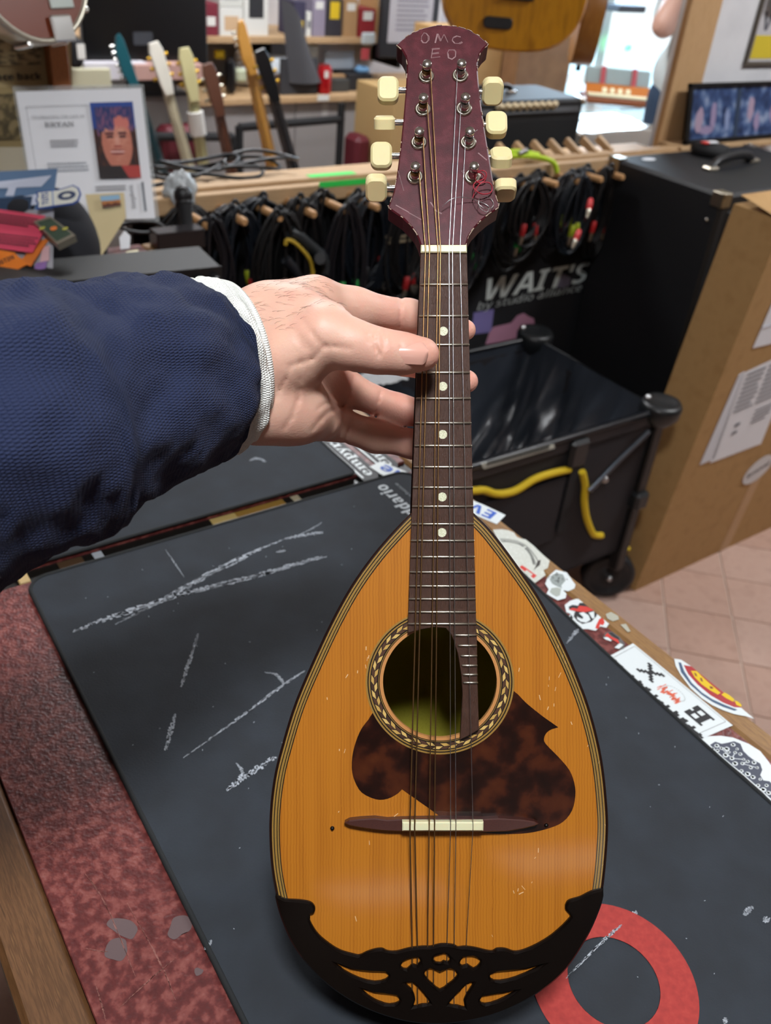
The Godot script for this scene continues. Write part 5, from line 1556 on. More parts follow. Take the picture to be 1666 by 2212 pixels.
	for k in 14:
		var a: Vector3 = cs[k] - lc.position
		var b2: Vector3 = cs[(k * 3 + 4) % cs.size()] - lc.position
		if a.distance_to(b2) < 0.016:
			lg.bar(Vector3(a.x, 0.0004, a.z), Vector3(b2.x, 0.0004, b2.z), 0.0006, 0.0001)
	part(lc, "lace_print", lg, white)
	# blue and white lettered sticker passing behind the neck
	var ed := Vector3(-0.055, 0, -0.142).normalized()
	var en := Vector3.UP.cross(ed)
	var e0 := Vector3(0.612, 0.95, -0.605)
	var ep := []
	for q in [[-0.012, -0.012], [0.02, -0.0135], [0.075, -0.011], [0.13, -0.013], [0.163, -0.011], [0.166, 0.008], [0.145, 0.013], [0.08, 0.011], [0.02, 0.012], [-0.013, 0.011]]:
		ep.append(e0 + ed * q[0] + en * q[1])
	var ev := sticker("white sticker with big blue letters partly behind the mandolin neck", ep, white, 0.9512)
	for q in [["EV", 0.012, 0.032], ["e", 0.075, 0.014], ["de", 0.138, 0.034]]:
		words(ev, q[0], 0.0165, T3(e0 + ed * q[1] + en * -0.001 - Vector3(ev.position.x, 0.95 - 0.0005, ev.position.z), ed, en), M.blue_ink, q[2], font(true))
	# two black stickers with white script
	for s in [["black sticker with white script lettering nearest the counter edge", 0.567, -0.815, 0.0], ["black sticker with white script lettering beside the second mat", 0.5335, -0.808, 0.0]]:
		var e := sticker(s[0], [Vector3(s[1] - 0.013, 0.95, s[2] - 0.075), Vector3(s[1] + 0.013, 0.95, s[2] - 0.073), Vector3(s[1] + 0.014, 0.95, s[2] + 0.066), Vector3(s[1] + 0.006, 0.95, s[2] + 0.078), Vector3(s[1] - 0.012, 0.95, s[2] + 0.074)], ink, 0.9504)
		words(e, "empyrean", 0.0125, Transform3D(rd.basis, Vector3(s[1] + 0.001, 0.0005, s[2]) - Vector3(e.position.x, 0, e.position.z)), white, 0.135, font(true, true, "Droid Serif"))
		print_on(e, [Vector3(s[1] - 0.0105, 0, s[2] + 0.07), Vector3(s[1] - 0.008, 0, s[2] + 0.068), Vector3(s[1] - 0.0085, 0, s[2] - 0.02), Vector3(s[1] - 0.011, 0, s[2] + 0.02)], white)

# sheet given by its four corners (top left, top right, bottom right, bottom left), with thickness
func sheet(p: Array, th := 0.0006) -> Geo:
	var n: Vector3 = ((p[1] - p[0]) as Vector3).cross(p[3] - p[0]).normalized() * -th
	var g := Geo.new()
	g.quad(p[3], p[2], p[1], p[0])
	g.quad(p[0] - n, p[1] - n, p[2] - n, p[3] - n)
	for i in 4:
		var j := (i + 1) % 4
		g.quad(p[i] - n, p[i], p[j], p[j] - n)
	return g

# axes of such a sheet: origin at its middle, x to the right, y up
func axes(p: Array, lift := 0.0005) -> Transform3D:
	var t := T3((p[0] + p[1] + p[2] + p[3]) / 4.0, (p[1] - p[0]) + (p[2] - p[3]), (p[0] - p[3]) + (p[1] - p[2]))
	t.origin += t.basis.z * lift
	return t

func card(called: String, label: String, cat: String, p: Array, m: Material, group := "") -> Node3D:
	var t := axes(p, 0.0)
	var o := thing(called, label, cat, t, group)
	partw(o, "sheet", sheet(p), m)
	return o

# rows of short dashes standing for print too fine to read
func print_lines(parent: Node3D, t: Transform3D, w: float, h: float, rows: int, m: Material, fill := 0.7) -> void:
	var g := Geo.new()
	for r in rows:
		var x := -w / 2
		var y := h / 2 - h * (r + 0.5) / rows
		while x < w / 2 * (fill if r % 4 == 3 else 1.0):
			var l := rng.randf_range(0.03, 0.11) * w
			g.box(t * Transform3D(Basis(), Vector3(x + l / 2, y, 0)), Vector3(l * 0.85, h / rows * 0.38, 0.0002))
			x += l
	partw(parent, "fine_print", g, m)

func portrait() -> ImageTexture:
	# flat print of a smiling face under a dark fringe, red lit, blue behind
	var w := 96
	var h := 160
	var im := Image.create(w, h, false, Image.FORMAT_RGB8)
	var n := noise(0.06, 3, FastNoiseLite.TYPE_SIMPLEX_SMOOTH, 31)
	for y in h:
		for x in w:
			var u := (x + 0.5) / w
			var v := (y + 0.5) / h
			var k := n.get_noise_2d(x, y)
			var s := n.get_noise_2d(x * 3.0, y * 0.6)
			var c := C("33529c").lerp(C("273a78"), clampf(v + s * 0.6, 0, 1))
			if v > 0.35:
				c = C("2a2024").lerp(C("5a3426"), clampf(0.4 + s, 0, 1))
			var fx := (u - 0.52) / 0.36
			var fy := (v - 0.54) / 0.36
			if fx * fx + fy * fy < 1.0:
				c = C("c07864").lerp(C("e0a48e"), clampf(0.5 - fy * 0.5 - absf(fx - 0.1) * 0.6 + k * 0.4, 0, 1))
				if absf(v - 0.66) < 0.035 - (u - 0.5) * (u - 0.5) * 0.5 and absf(u - 0.5) < 0.17:
					c = C("7a2c30") if absf(v - 0.655) > 0.014 else C("e8b8ac")
				for e in [0.36, 0.66]:
					if absf(u - e) < 0.075 and absf(v - 0.46) < 0.018:
						c = C("3a2028")
					if absf(u - e) < 0.10 and absf(v - 0.415) < 0.014:
						c = C("4a2430")
				if absf(u - 0.52) < 0.03 + (v - 0.42) * 0.2 and v > 0.45 and v < 0.58:
					c = c.lightened(0.1)
				if absf(u - 0.52) < 0.09 and absf(v - 0.585) < 0.012:
					c = C("a04840")
			var fr := 0.33 + 0.16 * absf(u - 0.62) + s * 0.07
			if v < fr and v > 0.06 and fx * fx < 1.5:
				c = C("2c3a6a").lerp(C("8a5a78"), clampf(0.3 + s * 1.6, 0, 1))
				if u > 0.5 and u < 0.85 and v > fr - 0.13:
					c = C("d07a70")
			if v > 0.84:
				c = C("2a2628") if u < 0.55 + (v - 0.84) else C("b04440")
			im.set_pixel(x, y, c)
	return ImageTexture.create_from_image(im)

func sketchy(base: Color, dark: Color, freq: float, sd: int) -> StandardMaterial3D:
	return mat(Color.WHITE, 0.85, 0.0, {"tex": ntex(freq, [dark, [0.35, dark.lerp(base, 0.3)], [0.6, base], base.lightened(0.1)], 5, sd, 256)})

func counter_things() -> void:
	var H := 0.95
	# rack unit
	var dv := thing("rack_audio_unit", "flat black rack audio unit with a row of knobs behind the sleeve", "audio unit", T3(Vector3(0.385, H, -1.40), Vector3(1, 0, 0.09)))
	part(dv, "case", Geo.new().box(Transform3D(Basis(), Vector3(0, 0.03, 0)), Vector3(0.482, 0.044, 0.105), 0.002), mat("191917", 0.6))
	part(dv, "front_panel", Geo.new().box(Transform3D(Basis(), Vector3(0, 0.03, 0.054)), Vector3(0.484, 0.046, 0.004), 0.001), mat("111112", 0.45))
	for k in 9:
		var x := 0.228 - k * 0.026
		var kb := part(dv, "knob", Geo.new().cyl(Vector3(x, 0.034, 0.056), Vector3(x, 0.034, 0.07), 0.0085, 0.007, 14), M.black_plastic)
		part(kb, "pointer", Geo.new().box(Transform3D(Basis(), Vector3(x, 0.038, 0.0702)), Vector3(0.0012, 0.006, 0.0008)), M.steel)
	for x in [-0.2, 0.2]:
		part(dv, "foot", Geo.new().cyl(Vector3(x, 0, 0), Vector3(x, 0.009, 0), 0.012), M.black_matte)
	# grey felt dome with cards leaning on it
	var dc := Vector3(0.4054,0.9567,-1.5801)
	dc.y = H
	var dome := thing("felt_dome", "dark grey rounded felt hat block behind the coloured tickets", "hat block", dc)
	var pr := []
	for k in 13:
		var a := PI / 2 * k / 12.0
		pr.append(Vector2(0.098 * pow(cos(a), 0.75) if k < 12 else 0.0, 0.01 + 0.118 * sin(a)))
	part(dome, "crown", Geo.new().lathe(Transform3D(), pr, 36), mottled([C("1a1b20"), C("25272d")], 0.1, 12.0, 0.95))
	part(dome, "base", Geo.new().cyl(Vector3.ZERO, Vector3(0, 0.012, 0), 0.1, 0.098, 36), M.black_matte)
	var tick := "tickets and patches leaning on the felt dome"
	var pink := mat("cf4560", 0.6)
	var orange := mat("e07a22", 0.6)
	var slv := card("plastic_sleeve", "clear plastic sleeve under the pink and orange tickets", "sleeve", [Vector3(0.3226,1.0494,-1.5734),Vector3(0.4095,1.0654,-1.4966),Vector3(0.3691,0.9966,-1.3988),Vector3(0.28,0.9773,-1.4502)], glass(Color(0.85, 0.85, 0.88), 0.35, 0.15))
	var c1 := card("ticket", "upper pink ticket with black print under the tin", "ticket", [Vector3(0.3209,1.0583,-1.561),Vector3(0.393,1.0589,-1.4884),Vector3(0.3776,1.0402,-1.4599),Vector3(0.3075,1.0361,-1.5219)], pink, tick)
	print_lines(c1, axes([Vector3(0.3258,1.0571,-1.5532),Vector3(0.3856,1.0565,-1.489),Vector3(0.3715,1.0456,-1.4661),Vector3(0.3149,1.0429,-1.5191)]), 0.07, 0.024, 4, M.ink)
	var c2 := card("ticket", "lower pink ticket with black print", "ticket", [Vector3(0.3081,1.038,-1.5231),Vector3(0.3774,1.0405,-1.4589),Vector3(0.3525,1.0199,-1.4373),Vector3(0.2965,1.0195,-1.4888)], mat("d84a66", 0.6), tick)
	print_lines(c2, axes([Vector3(0.3126,1.0356,-1.5146),Vector3(0.3725,1.0375,-1.4584),Vector3(0.3516,1.0244,-1.4419),Vector3(0.3034,1.0231,-1.4866)]), 0.07, 0.024, 4, M.ink)
	var c3 := card("ticket", "orange ticket at the very left with black lettering", "ticket", [Vector3(0.2948,1.0204,-1.4817),Vector3(0.3283,1.0188,-1.4518),Vector3(0.3389,1.0088,-1.42),Vector3(0.2893,0.987,-1.4271)], orange, tick)
	words(c3, "AUSTIN", 0.008, Transform3D(Basis(Vector3.BACK, 0.3), Vector3(-0.004, 0, 0.0006)), M.ink, 0.036, font(true))
	card("ticket", "orange ticket tucked behind the pink ones beside the dome", "ticket", [Vector3(0.3743,1.0301,-1.4629),Vector3(0.3861,1.0343,-1.4545),Vector3(0.3427,1.0053,-1.4202),Vector3(0.3299,1.0076,-1.438)], mat("d8772c", 0.6), tick)
	card("ticket", "pale pink ticket at the sleeve edge", "ticket", [Vector3(0.3725,1.0239,-1.4499),Vector3(0.3814,1.0267,-1.4425),Vector3(0.371,1.0125,-1.417),Vector3(0.3583,1.0089,-1.4236)], mat("d8b0b4", 0.6), tick)
	card("ticket", "lilac ticket at the sleeve bottom edge", "ticket", [Vector3(0.3532,1.0072,-1.4261),Vector3(0.3672,1.0117,-1.4162),Vector3(0.3608,1.0042,-1.4056),Vector3(0.3446,1.0003,-1.4145)], mat("8d6ba8", 0.6), tick)
	# tin
	var tn := [Vector3(0.3712,1.0546,-1.4801),Vector3(0.3973,1.0608,-1.4777),Vector3(0.4146,1.0487,-1.4117),Vector3(0.3845,1.0392,-1.4083)]
	var tin := thing("small_tin", "small worn metal tin with dark green picture lid leaning on the dome", "tin", axes(tn, 0.0))
	var tg := Geo.new()
	var tb := axes(tn, 0.0).basis.z
	partw(tin, "box", sheet(tn, 0.012), mat("8d8778", 0.4, 0.5))
	partw(tin, "lid_picture", sheet([tn[0].lerp(tn[2], 0.09) + tb * 0.0004, tn[1].lerp(tn[3], 0.09) + tb * 0.0004, tn[2].lerp(tn[0], 0.09) + tb * 0.0004, tn[3].lerp(tn[1], 0.09) + tb * 0.0004], 0.0005), mottled([C("14201a"), C("2c4434"), C("5a5a48")], 0.05, 40.0, 0.4))
	var ctr: Vector3 = (tn[0] + tn[1] + tn[2] + tn[3]) / 4.0 + tb * 0.001
	var ax := axes(tn, 0.0012)
	partw(tin, "orange_spot", Geo.new().extr(ax, disc2(0.0055, 0.005, 16), 0.0003), mat("d0702c", 0.5))
	for q in [-0.02, 0.02]:
		partw(tin, "yellow_spot", Geo.new().extr(ax * Transform3D(Basis(), Vector3(q * 0.72, -q * 0.55, 0)), disc2(0.005, 0.003, 12), 0.0003), mat("a8a440", 0.5))
	# embroidered patches
	var p1 := [Vector3(0.3943,1.0906,-1.5327),Vector3(0.4538,1.1024,-1.5006),Vector3(0.4471,1.0774,-1.46),Vector3(0.3827,1.0643,-1.4857)]
	var po := axes(p1, 0.0)
	var patch := thing("patch", "white cloth patch with blue border and blue emblem on the dome", "patch", po, tick)
	var poly := P2([-0.036, -0.019, 0.022, -0.019, 0.031, -0.014, 0.036, 0.0, 0.033, 0.013, 0.024, 0.021, 0.012, 0.018, 0.0, 0.016, -0.036, 0.017, -0.034, 0.008, -0.037, 0.0, -0.034, -0.008])
	part(patch, "border", Geo.new().extr(Transform3D(), poly, 0.0015, 0.0004), mat("2c4c92", 0.85))
	part(patch, "cloth", Geo.new().extr(Transform3D(Basis(), Vector3(0, 0, 0.0012)), Geo._inset(Geo._ccw(poly, true), 0.0028), 0.0006), mat("d5d6cc", 0.9))
	part(patch, "emblem", Geo.new().extr(Transform3D(Basis(), Vector3(0.013, 0.0, 0.0018)), disc2(0.0145, 0.009, 20), 0.0004, 0.0, [disc2(0.008, 0.004, 12)]), mat("3a4664", 0.9))
	part(patch, "divider", Geo.new().box(Transform3D(Basis(), Vector3(-0.009, 0, 0.002)), Vector3(0.0016, 0.033, 0.0004)), mat("6a86b8", 0.9))
	words(patch, "TUTS", 0.0105, Transform3D(Basis(Vector3.BACK, PI / 2), Vector3(-0.021, 0, 0.002)), mat("2c4c92", 0.9), 0.024, font(true))
	var p2 := [Vector3(0.339,1.0923,-1.64),Vector3(0.4422,1.1099,-1.5644),Vector3(0.4082,1.0614,-1.5033),Vector3(0.3145,1.0489,-1.57)]
	var bl := card("postcard", "blue and white photo postcard at the left edge above the pink tickets", "postcard", p2, mat("5d7a9c", 0.5), tick)
	for q in [[Vector3(0.3279,1.0731,-1.6078),Vector3(0.4095,1.0862,-1.5508),Vector3(0.4297,1.1008,-1.557),Vector3(0.3316,1.0788,-1.619)], [Vector3(0.372,1.0699,-1.5564),Vector3(0.4144,1.082,-1.5344),Vector3(0.4035,1.0686,-1.519),Vector3(0.3764,1.0623,-1.5343)], [Vector3(0.3662,1.0812,-1.5825),Vector3(0.3762,1.0822,-1.5758),Vector3(0.367,1.0712,-1.5642),Vector3(0.3558,1.0701,-1.5718)]]:
		partw(bl, "pale_shape", sheet([q[0] + po.basis.z * 0.001, q[1] + po.basis.z * 0.001, q[2] + po.basis.z * 0.001, q[3] + po.basis.z * 0.001], 0.0003), mat("c6cee0", 0.5))
	partw(bl, "dark_shape", sheet([Vector3(0.3215,1.064,-1.5882),Vector3(0.3906,1.0752,-1.5421),Vector3(0.3803,1.0604,-1.5237),Vector3(0.3149,1.0501,-1.5708)], 0.0003), mat("27405c", 0.5))
	# memorial sheet in a clear stand
	var ms := [Vector3(0.4516,1.1839,-1.7995),Vector3(0.6618,1.196,-1.741),Vector3(0.6099,1.009,-1.5754),Vector3(0.4151,1.0067,-1.6306)]
	var sh := card("printed_notice", "white printed memorial sheet with a colour portrait photo", "notice", ms, M.white_paper)
	var at := axes(ms)
	var inv := sh.transform.affine_inverse()
	# a spot on the sheet: u to the right, v down, both 0 to 1
	var on := func(u: float, v: float) -> Vector3:
		return (ms[0] as Vector3).lerp(ms[1], u).lerp((ms[3] as Vector3).lerp(ms[2], u), v) + at.basis.z * 0.004
	partw(sh, "portrait_photo", photo_quad([on.call(0.565, 0.115), on.call(0.915, 0.115), on.call(0.915, 0.70), on.call(0.565, 0.70)]), mat(Color.WHITE, 0.4, 0.0, {"tex": portrait()}))
	words(sh, "BRYAN", 0.0085, inv * T3(on.call(0.30, 0.275), at.basis.x, at.basis.y), mat("3a3c42", 0.8), 0.05, font(false, false, "Droid Serif"))
	words(sh, "CELEBRATING THE LIFE OF", 0.0045, inv * T3(on.call(0.30, 0.215), at.basis.x, at.basis.y), M.grey_ink, 0.09, font(false, false, "Droid Serif"))
	print_lines(sh, T3(on.call(0.31, 0.42), at.basis.x, at.basis.y), 0.045, 0.016, 3, M.grey_ink)
	print_lines(sh, T3(on.call(0.31, 0.60), at.basis.x, at.basis.y), 0.065, 0.02, 3, mat("9aa0a8", 0.8))
	var fr := Geo.new()
	fr.bar(on.call(0.06, 0.13), on.call(0.55, 0.13), 0.0006, 0.0006)
	fr.bar(on.call(0.06, 0.13), on.call(0.06, 0.66), 0.0006, 0.0006)
	partw(sh, "printed_frame", fr, M.grey_ink)
	print_lines(sh, T3(on.call(0.64, 0.77), at.basis.x, at.basis.y), 0.05, 0.012, 2, M.grey_ink)
	var sc2 := Geo.new()
	sc2.bar(on.call(0.92, 0.73), on.call(0.92, 0.95), 0.004, 0.0006)
	partw(sh, "dark_stripe", sc2, mat("60656c", 0.7))
	words(sh, "Stephen", 0.007, inv * T3(on.call(0.82, 0.84), at.basis.y, -at.basis.x), M.grey_ink, 0.045, font(false, true, "Droid Serif"))
	var lf := card("tan_leaflet", "tan leaflet with a tiny landscape picture leaning before the notice", "leaflet", [Vector3(0.5015,1.0478,-1.6226),Vector3(0.5644,1.0518,-1.601),Vector3(0.5521,1.0185,-1.5668),Vector3(0.4851,0.9646,-1.5263)], mat("c9b88c", 0.7))
	partw(lf, "landscape_picture", sheet([Vector3(0.5218,1.0485,-1.6048),Vector3(0.5525,1.0519,-1.5919),Vector3(0.5487,1.0372,-1.5762),Vector3(0.5187,1.033,-1.5863)], 0.0005), mat(Color.WHITE, 0.5, 0.0, {"tex": landscape()}))
	card("plastic_stand", "clear plastic display stand behind the memorial notice", "stand", [Vector3(0.4521,1.189,-1.8217),Vector3(0.6719,1.1997,-1.7547),Vector3(0.6194,1.0016,-1.5802),Vector3(0.4148,0.9998,-1.6432)], glass(Color(0.9, 0.93, 0.93), 0.18, 0.05))
	# board with yellowed clippings
	var nb := card("clipping_board", "upright board of yellowed newspaper clippings left of the notice", "board", [Vector3(0.4085,1.3073,-1.84),Vector3(0.5758,1.3192,-1.84),Vector3(0.5459,0.9127,-1.84),Vector3(0.3599,0.9139,-1.84)], mat("8d7a56", 0.85))
	var news := mat("b5a276", 0.9)
	partw(nb, "paper", sheet([Vector3(0.4051,1.2939,-1.835),Vector3(0.5325,1.2869,-1.835),Vector3(0.5395,1.1818,-1.835),Vector3(0.3934,1.1773,-1.835)], 0.0006), news)
	partw(nb, "paper", sheet([Vector3(0.3945,1.185,-1.834),Vector3(0.5397,1.1859,-1.834),Vector3(0.5448,1.0668,-1.834),Vector3(0.3799,1.072,-1.834)], 0.0006), mat("a08d62", 0.9))
	partw(nb, "paper", sheet([Vector3(0.382,1.0859,-1.833),Vector3(0.5369,1.0777,-1.833),Vector3(0.5395,0.9433,-1.833),Vector3(0.3642,0.9511,-1.833)], 0.0006), mat("cfc7ae", 0.9))
	partw(nb, "drawing", photo_quad([Vector3(0.4227,1.266,-1.8325),Vector3(0.5146,1.268,-1.8325),Vector3(0.5101,1.2215,-1.8325),Vector3(0.4155,1.2208,-1.8325)]), sketchy(C("b5a276"), C("5d5440"), 0.012, 3))
	partw(nb, "drawing", photo_quad([Vector3(0.4079,1.1736,-1.8325),Vector3(0.4809,1.1757,-1.8325),Vector3(0.4699,1.0962,-1.8325),Vector3(0.3955,1.0958,-1.8325)]), sketchy(C("8d7c56"), C("4e4632"), 0.01, 8))
	var bx := nb.transform.affine_inverse()
	words(nb, "Lace back", 0.011, bx * T3(Vector3(0.4633,1.2023,-1.832), Vector3.RIGHT, Vector3.UP), M.ink, 0.088, font(true))
	words(nb, "he-it", 0.013, bx * T3(Vector3(0.4661,1.2765,-1.832), Vector3.RIGHT, Vector3.UP), M.ink, 0.075, font(true))
	one("timber_upright", "reddish brown timber upright beside the clippings", "post", Geo.new().slab(Vector3(0.518, 0.951, -1.83), Vector3(0.552, 1.75, -1.80), 0.002), mottled([C("6e3c1c"), C("8a5228"), C("7a4520")], 0.03, Vector3(30, 3, 30), 0.45))
	# round-bodied instrument hanging over the clippings
	var bj := thing("banjo", "hanging banjo with pale rim and reddish wood at top left", "banjo", Vector3(Vector3(0.4684,1.3882,-1.7331)))
	var bt := Transform3D(Basis(Vector3.UP, 0.45) * Basis(Vector3.RIGHT, PI / 2 - 0.25), Vector3.ZERO)
	part(bj, "rim", Geo.new().lathe(bt, [Vector2(0.116, -0.025), Vector2(0.122, -0.02), Vector2(0.122, 0.02), Vector2(0.116, 0.025), Vector2(0.112, 0.02)], 40), mat("b9b4a4", 0.3, 0.6))
	part(bj, "skin", Geo.new().cyl(bt * Vector3(0, 0.018, 0), bt * Vector3(0, 0.02, 0), 0.113, -1, 40), mat("7a3a22", 0.35))
	part(bj, "resonator", Geo.new().lathe(bt, [Vector2(0, -0.05), Vector2(0.08, -0.045), Vector2(0.112, -0.026)], 40), mat("5a2a18", 0.35))
	part(bj, "tailpiece", Geo.new().box(bt * Transform3D(Basis(), Vector3(0.03, 0.026, 0.10)), Vector3(0.045, 0.008, 0.04), 0.003), M.chrome)
	for k in 10:
		var a := TAU * k / 10.0
		part(bj, "bracket", Geo.new().box(bt * Transform3D(Basis(Vector3.UP, -a), Vector3(cos(a) * 0.125, 0, sin(a) * 0.125)), Vector3(0.008, 0.04, 0.01), 0.002), M.chrome)
	part(bj, "neck", Geo.new().bar(bt * Vector3(0, 0.02, -0.11), bt * Vector3(0, 0.03, -0.55), 0.034, 0.022, 0.004), mat("4a2818", 0.4))
	part(bj, "inlaid_plate", Geo.new().box(bt * Transform3D(Basis(), Vector3(0.045, 0.022, 0.02)), Vector3(0.05, 0.004, 0.1), 0.001), mat("c4cfc8", 0.3))
	# odds and ends behind the rack unit
	var hp := thing("headband_hoop", "thin black wire hoop standing behind the rack unit", "hoop", Vector3(0.60, H, -1.62))
	var hl := []
	for q in [Vector3(0.5127,0.9442,-1.5789),Vector3(0.5273,0.9685,-1.6038),Vector3(0.5566,0.9844,-1.6254),Vector3(0.5977,0.9889,-1.6283),Vector3(0.6322,0.9847,-1.6137),Vector3(0.643,0.9685,-1.5916),Vector3(0.6382,0.9511,-1.5653)]:
		hl.append(q)
	partw(hp, "wire", Geo.new().tube(curve3(hl, 5), 0.0035, 8), M.black_plastic)
	var h2 := []
	for q in [Vector3(0.5566,0.9844,-1.6254),Vector3(0.5789,0.9762,-1.6166),Vector3(0.6068,0.974,-1.6087),Vector3(0.647,0.9813,-1.5995)]:
		h2.append(q)
	partw(hp, "wire", Geo.new().tube(curve3(h2, 5), 0.003, 8), M.black_plastic)
	one("display_box", "dark smoky plastic box inside the wire hoop", "box", Geo.new().slab(Vector3(0.605, H, -1.60), Vector3(0.70, 0.985, -1.56), 0.002), mat("1a1618", 0.2))
	one("price_tag", "white swing tag hanging inside the wire hoop", "tag", Geo.new().extr(axes([Vector3(0.5376,0.9938,-1.572),Vector3(0.5546,0.9955,-1.5605),Vector3(0.544,0.9752,-1.5284),Vector3(0.5279,0.9696,-1.5359)]), P2([-0.008, -0.018, 0.008, -0.018, 0.010, 0.008, 0.0, 0.022, -0.010, 0.008]), 0.0006), M.white_paper)
	one("price_tag", "cream sticky tag lying on the rack unit back edge", "tag", sheet([Vector3(0.5231,0.9831,-1.498),Vector3(0.5428,0.9857,-1.4928),Vector3(0.5386,0.984,-1.4718),Vector3(0.5193,0.9802,-1.4756)], 0.0006), M.cream)
	one("grey_adapter", "small grey adapter block beside the felt dome", "adapter", Geo.new().slab(Vector3(0.525, H, -1.475), Vector3(0.545, 0.985, -1.455), 0.002), mat("6a6a70", 0.5))
	var mc := thing("microphone", "black ball-headed microphone behind the rack unit", "microphone", Vector3(Vector3(0.688,0.9866,-1.6336)))
	partw(mc, "head", Geo.new().ball(Transform3D(Basis.from_scale(Vector3(0.018, 0.021, 0.018)), Vector3(0.6986,1.0202,-1.6542)), 10), M.black_plastic)
	partw(mc, "handle", Geo.new().tube([Vector3(0.6963,1.0086,-1.646), Vector3(0.687,0.9653,-1.6162), Vector3(0.6795,0.9327,-1.5941)], [0.014, 0.012, 0.009], 14), M.black_matte)
	partw(mc, "ring", Geo.new().cyl(Vector3(0.6961,1.01,-1.6474), Vector3(0.6957,1.0064,-1.6447), 0.0165, -1, 16), M.black_plastic)
	var bgp := thing("plastic_bag", "crumpled grey plastic bag beside the memorial notice", "bag", Vector3(0.72, H, -1.70))
	var bn := noise(14.0, 3, FastNoiseLite.TYPE_CELLULAR, 4)
	var bo := Vector3(0.7355,0.9937,-1.7554)
	partw(bgp, "film", Geo.new().grid(func(u: float, v: float) -> Vector3:
		var a := u * TAU
		var b := (v - 0.5) * PI
		var d := Vector3(cos(b) * cos(a), sin(b), cos(b) * sin(a))
		var r := 0.05 + 0.035 * bn.get_noise_3dv(d * 0.16)
		return bo + d * Vector3(1.05, 1.35, 0.6) * r, 28, 18), mat("b4babc", 0.3, 0.0, {"spec": 0.6}))

	# crumpled white napkin seen between the fingers, ribbed rug left of the counter
	var nk := noise(60.0, 2, FastNoiseLite.TYPE_SIMPLEX_SMOOTH, 9)
	var np := Vector3(1.105, 0.612, -1.515)
	one("paper_napkin", "crumpled white paper napkin over the wagon rim behind the fingers", "napkin", Geo.new().grid(func(u: float, v: float) -> Vector3: return Vector3((u - 0.5) * 0.10, 0.004 + 0.012 * absf(nk.get_noise_2d(u * 0.1, v * 0.1)), (v - 0.5) * 0.07), 14, 10), mat("d4d8da", 0.85), np)
	var rug := thing("ribbed_rug", "pale ribbed rug on the floor left of the counter", "rug", Vector3(-0.35, 0.001, -0.9))
	part(rug, "weave", Geo.new().box(Transform3D(Basis(), Vector3(0, 0.004, 0)), Vector3(0.6, 0.008, 1.2), 0.003), mottled([C("8f8878"), C("a39c8c")], 0.02, Vector3(60, 4, 4), 0.95))

func photo_quad(p: Array) -> Geo:
	var n: Vector3 = ((p[1] - p[0]) as Vector3).cross(p[3] - p[0]).normalized() * -0.0008
	var g := Geo.new()
	g.quad(p[3] + n, p[2] + n, p[1] + n, p[0] + n)
	return g

func landscape() -> ImageTexture:
	var im := Image.create(32, 20, false, Image.FORMAT_RGB8)
	for y in 20:
		for x in 32:
			im.set_pixel(x, y, C("8db4cf") if y < 9 else (C("b07240") if y < 14 + int(2 * sin(x * 0.5)) else C("5e3020")))
	return ImageTexture.create_from_image(im)

func connector(parent: Node3D, at: Vector3, dir: Vector3, m: Material, boot: Material) -> void:
	dir = dir.normalized()
	partw(parent, "connector", Geo.new().tube([at, at + dir * 0.004, at + dir * 0.03, at + dir * 0.032], [0.005, 0.0072, 0.0072, 0.005], 10), boot)
	partw(parent, "plug", Geo.new().tube([at + dir * 0.031, at + dir * 0.05, at + dir * 0.056], [0.0058, 0.0056, 0.002], 10), m)

func coil(label: String, top: Vector3, w: float, h: float, turns: int, r: float, m: Material, boot: Material, ends := 2, sd := 0) -> Node3D:
	var rg := RandomNumberGenerator.new()
	rg.seed = 100 + sd
	var t := thing("coiled_cable", label, "cable", top, "coiled cables hanging on the peg rail")
	var p := []
	var n := 18
	for k in turns * n + 1:
		var f := float(k) / n
		var a := TAU * f + PI / 2
		var wob := 1.0 + 0.16 * sin(f * 2.7 + sd) + rg.randf_range(-0.02, 0.02)
		var hh := h * (1.0 + 0.10 * sin(f * 1.9 + sd * 1.7))
		var x := cos(a) * w / 2 * wob * (1.0 - 0.35 * maxf(0.0, sin(a)))
		p.append(top + Vector3(x + 0.012 * sin(f * 1.3 + sd), -hh / 2 + sin(a) * hh / 2, (f / turns - 0.5) * turns * r * 0.75 + 0.002 * sin(f * 5.0)))
	partw(t, "loops", Geo.new().tube(p, r, 6), m)
	for e in ends:
		var a: Vector3 = p[0] if e == 0 else p[p.size() - 1]
		var s := 1.0 if e == 0 else -1.0
		var drop := h * rg.randf_range(0.55, 0.9)
		var b := a + Vector3(s * w * rg.randf_range(0.1, 0.35), -drop, 0.006 + 0.004 * e)
		partw(t, "tail", Geo.new().tube(curve3([a, a + Vector3(s * 0.012, 0.004, 0.005), a.lerp(b, 0.5) + Vector3(s * 0.014, 0, 0.006), b], 5), r, 6), m)
		connector(t, b, Vector3(s * 0.15, -1, 0.05), M.nickel, boot)
	return t

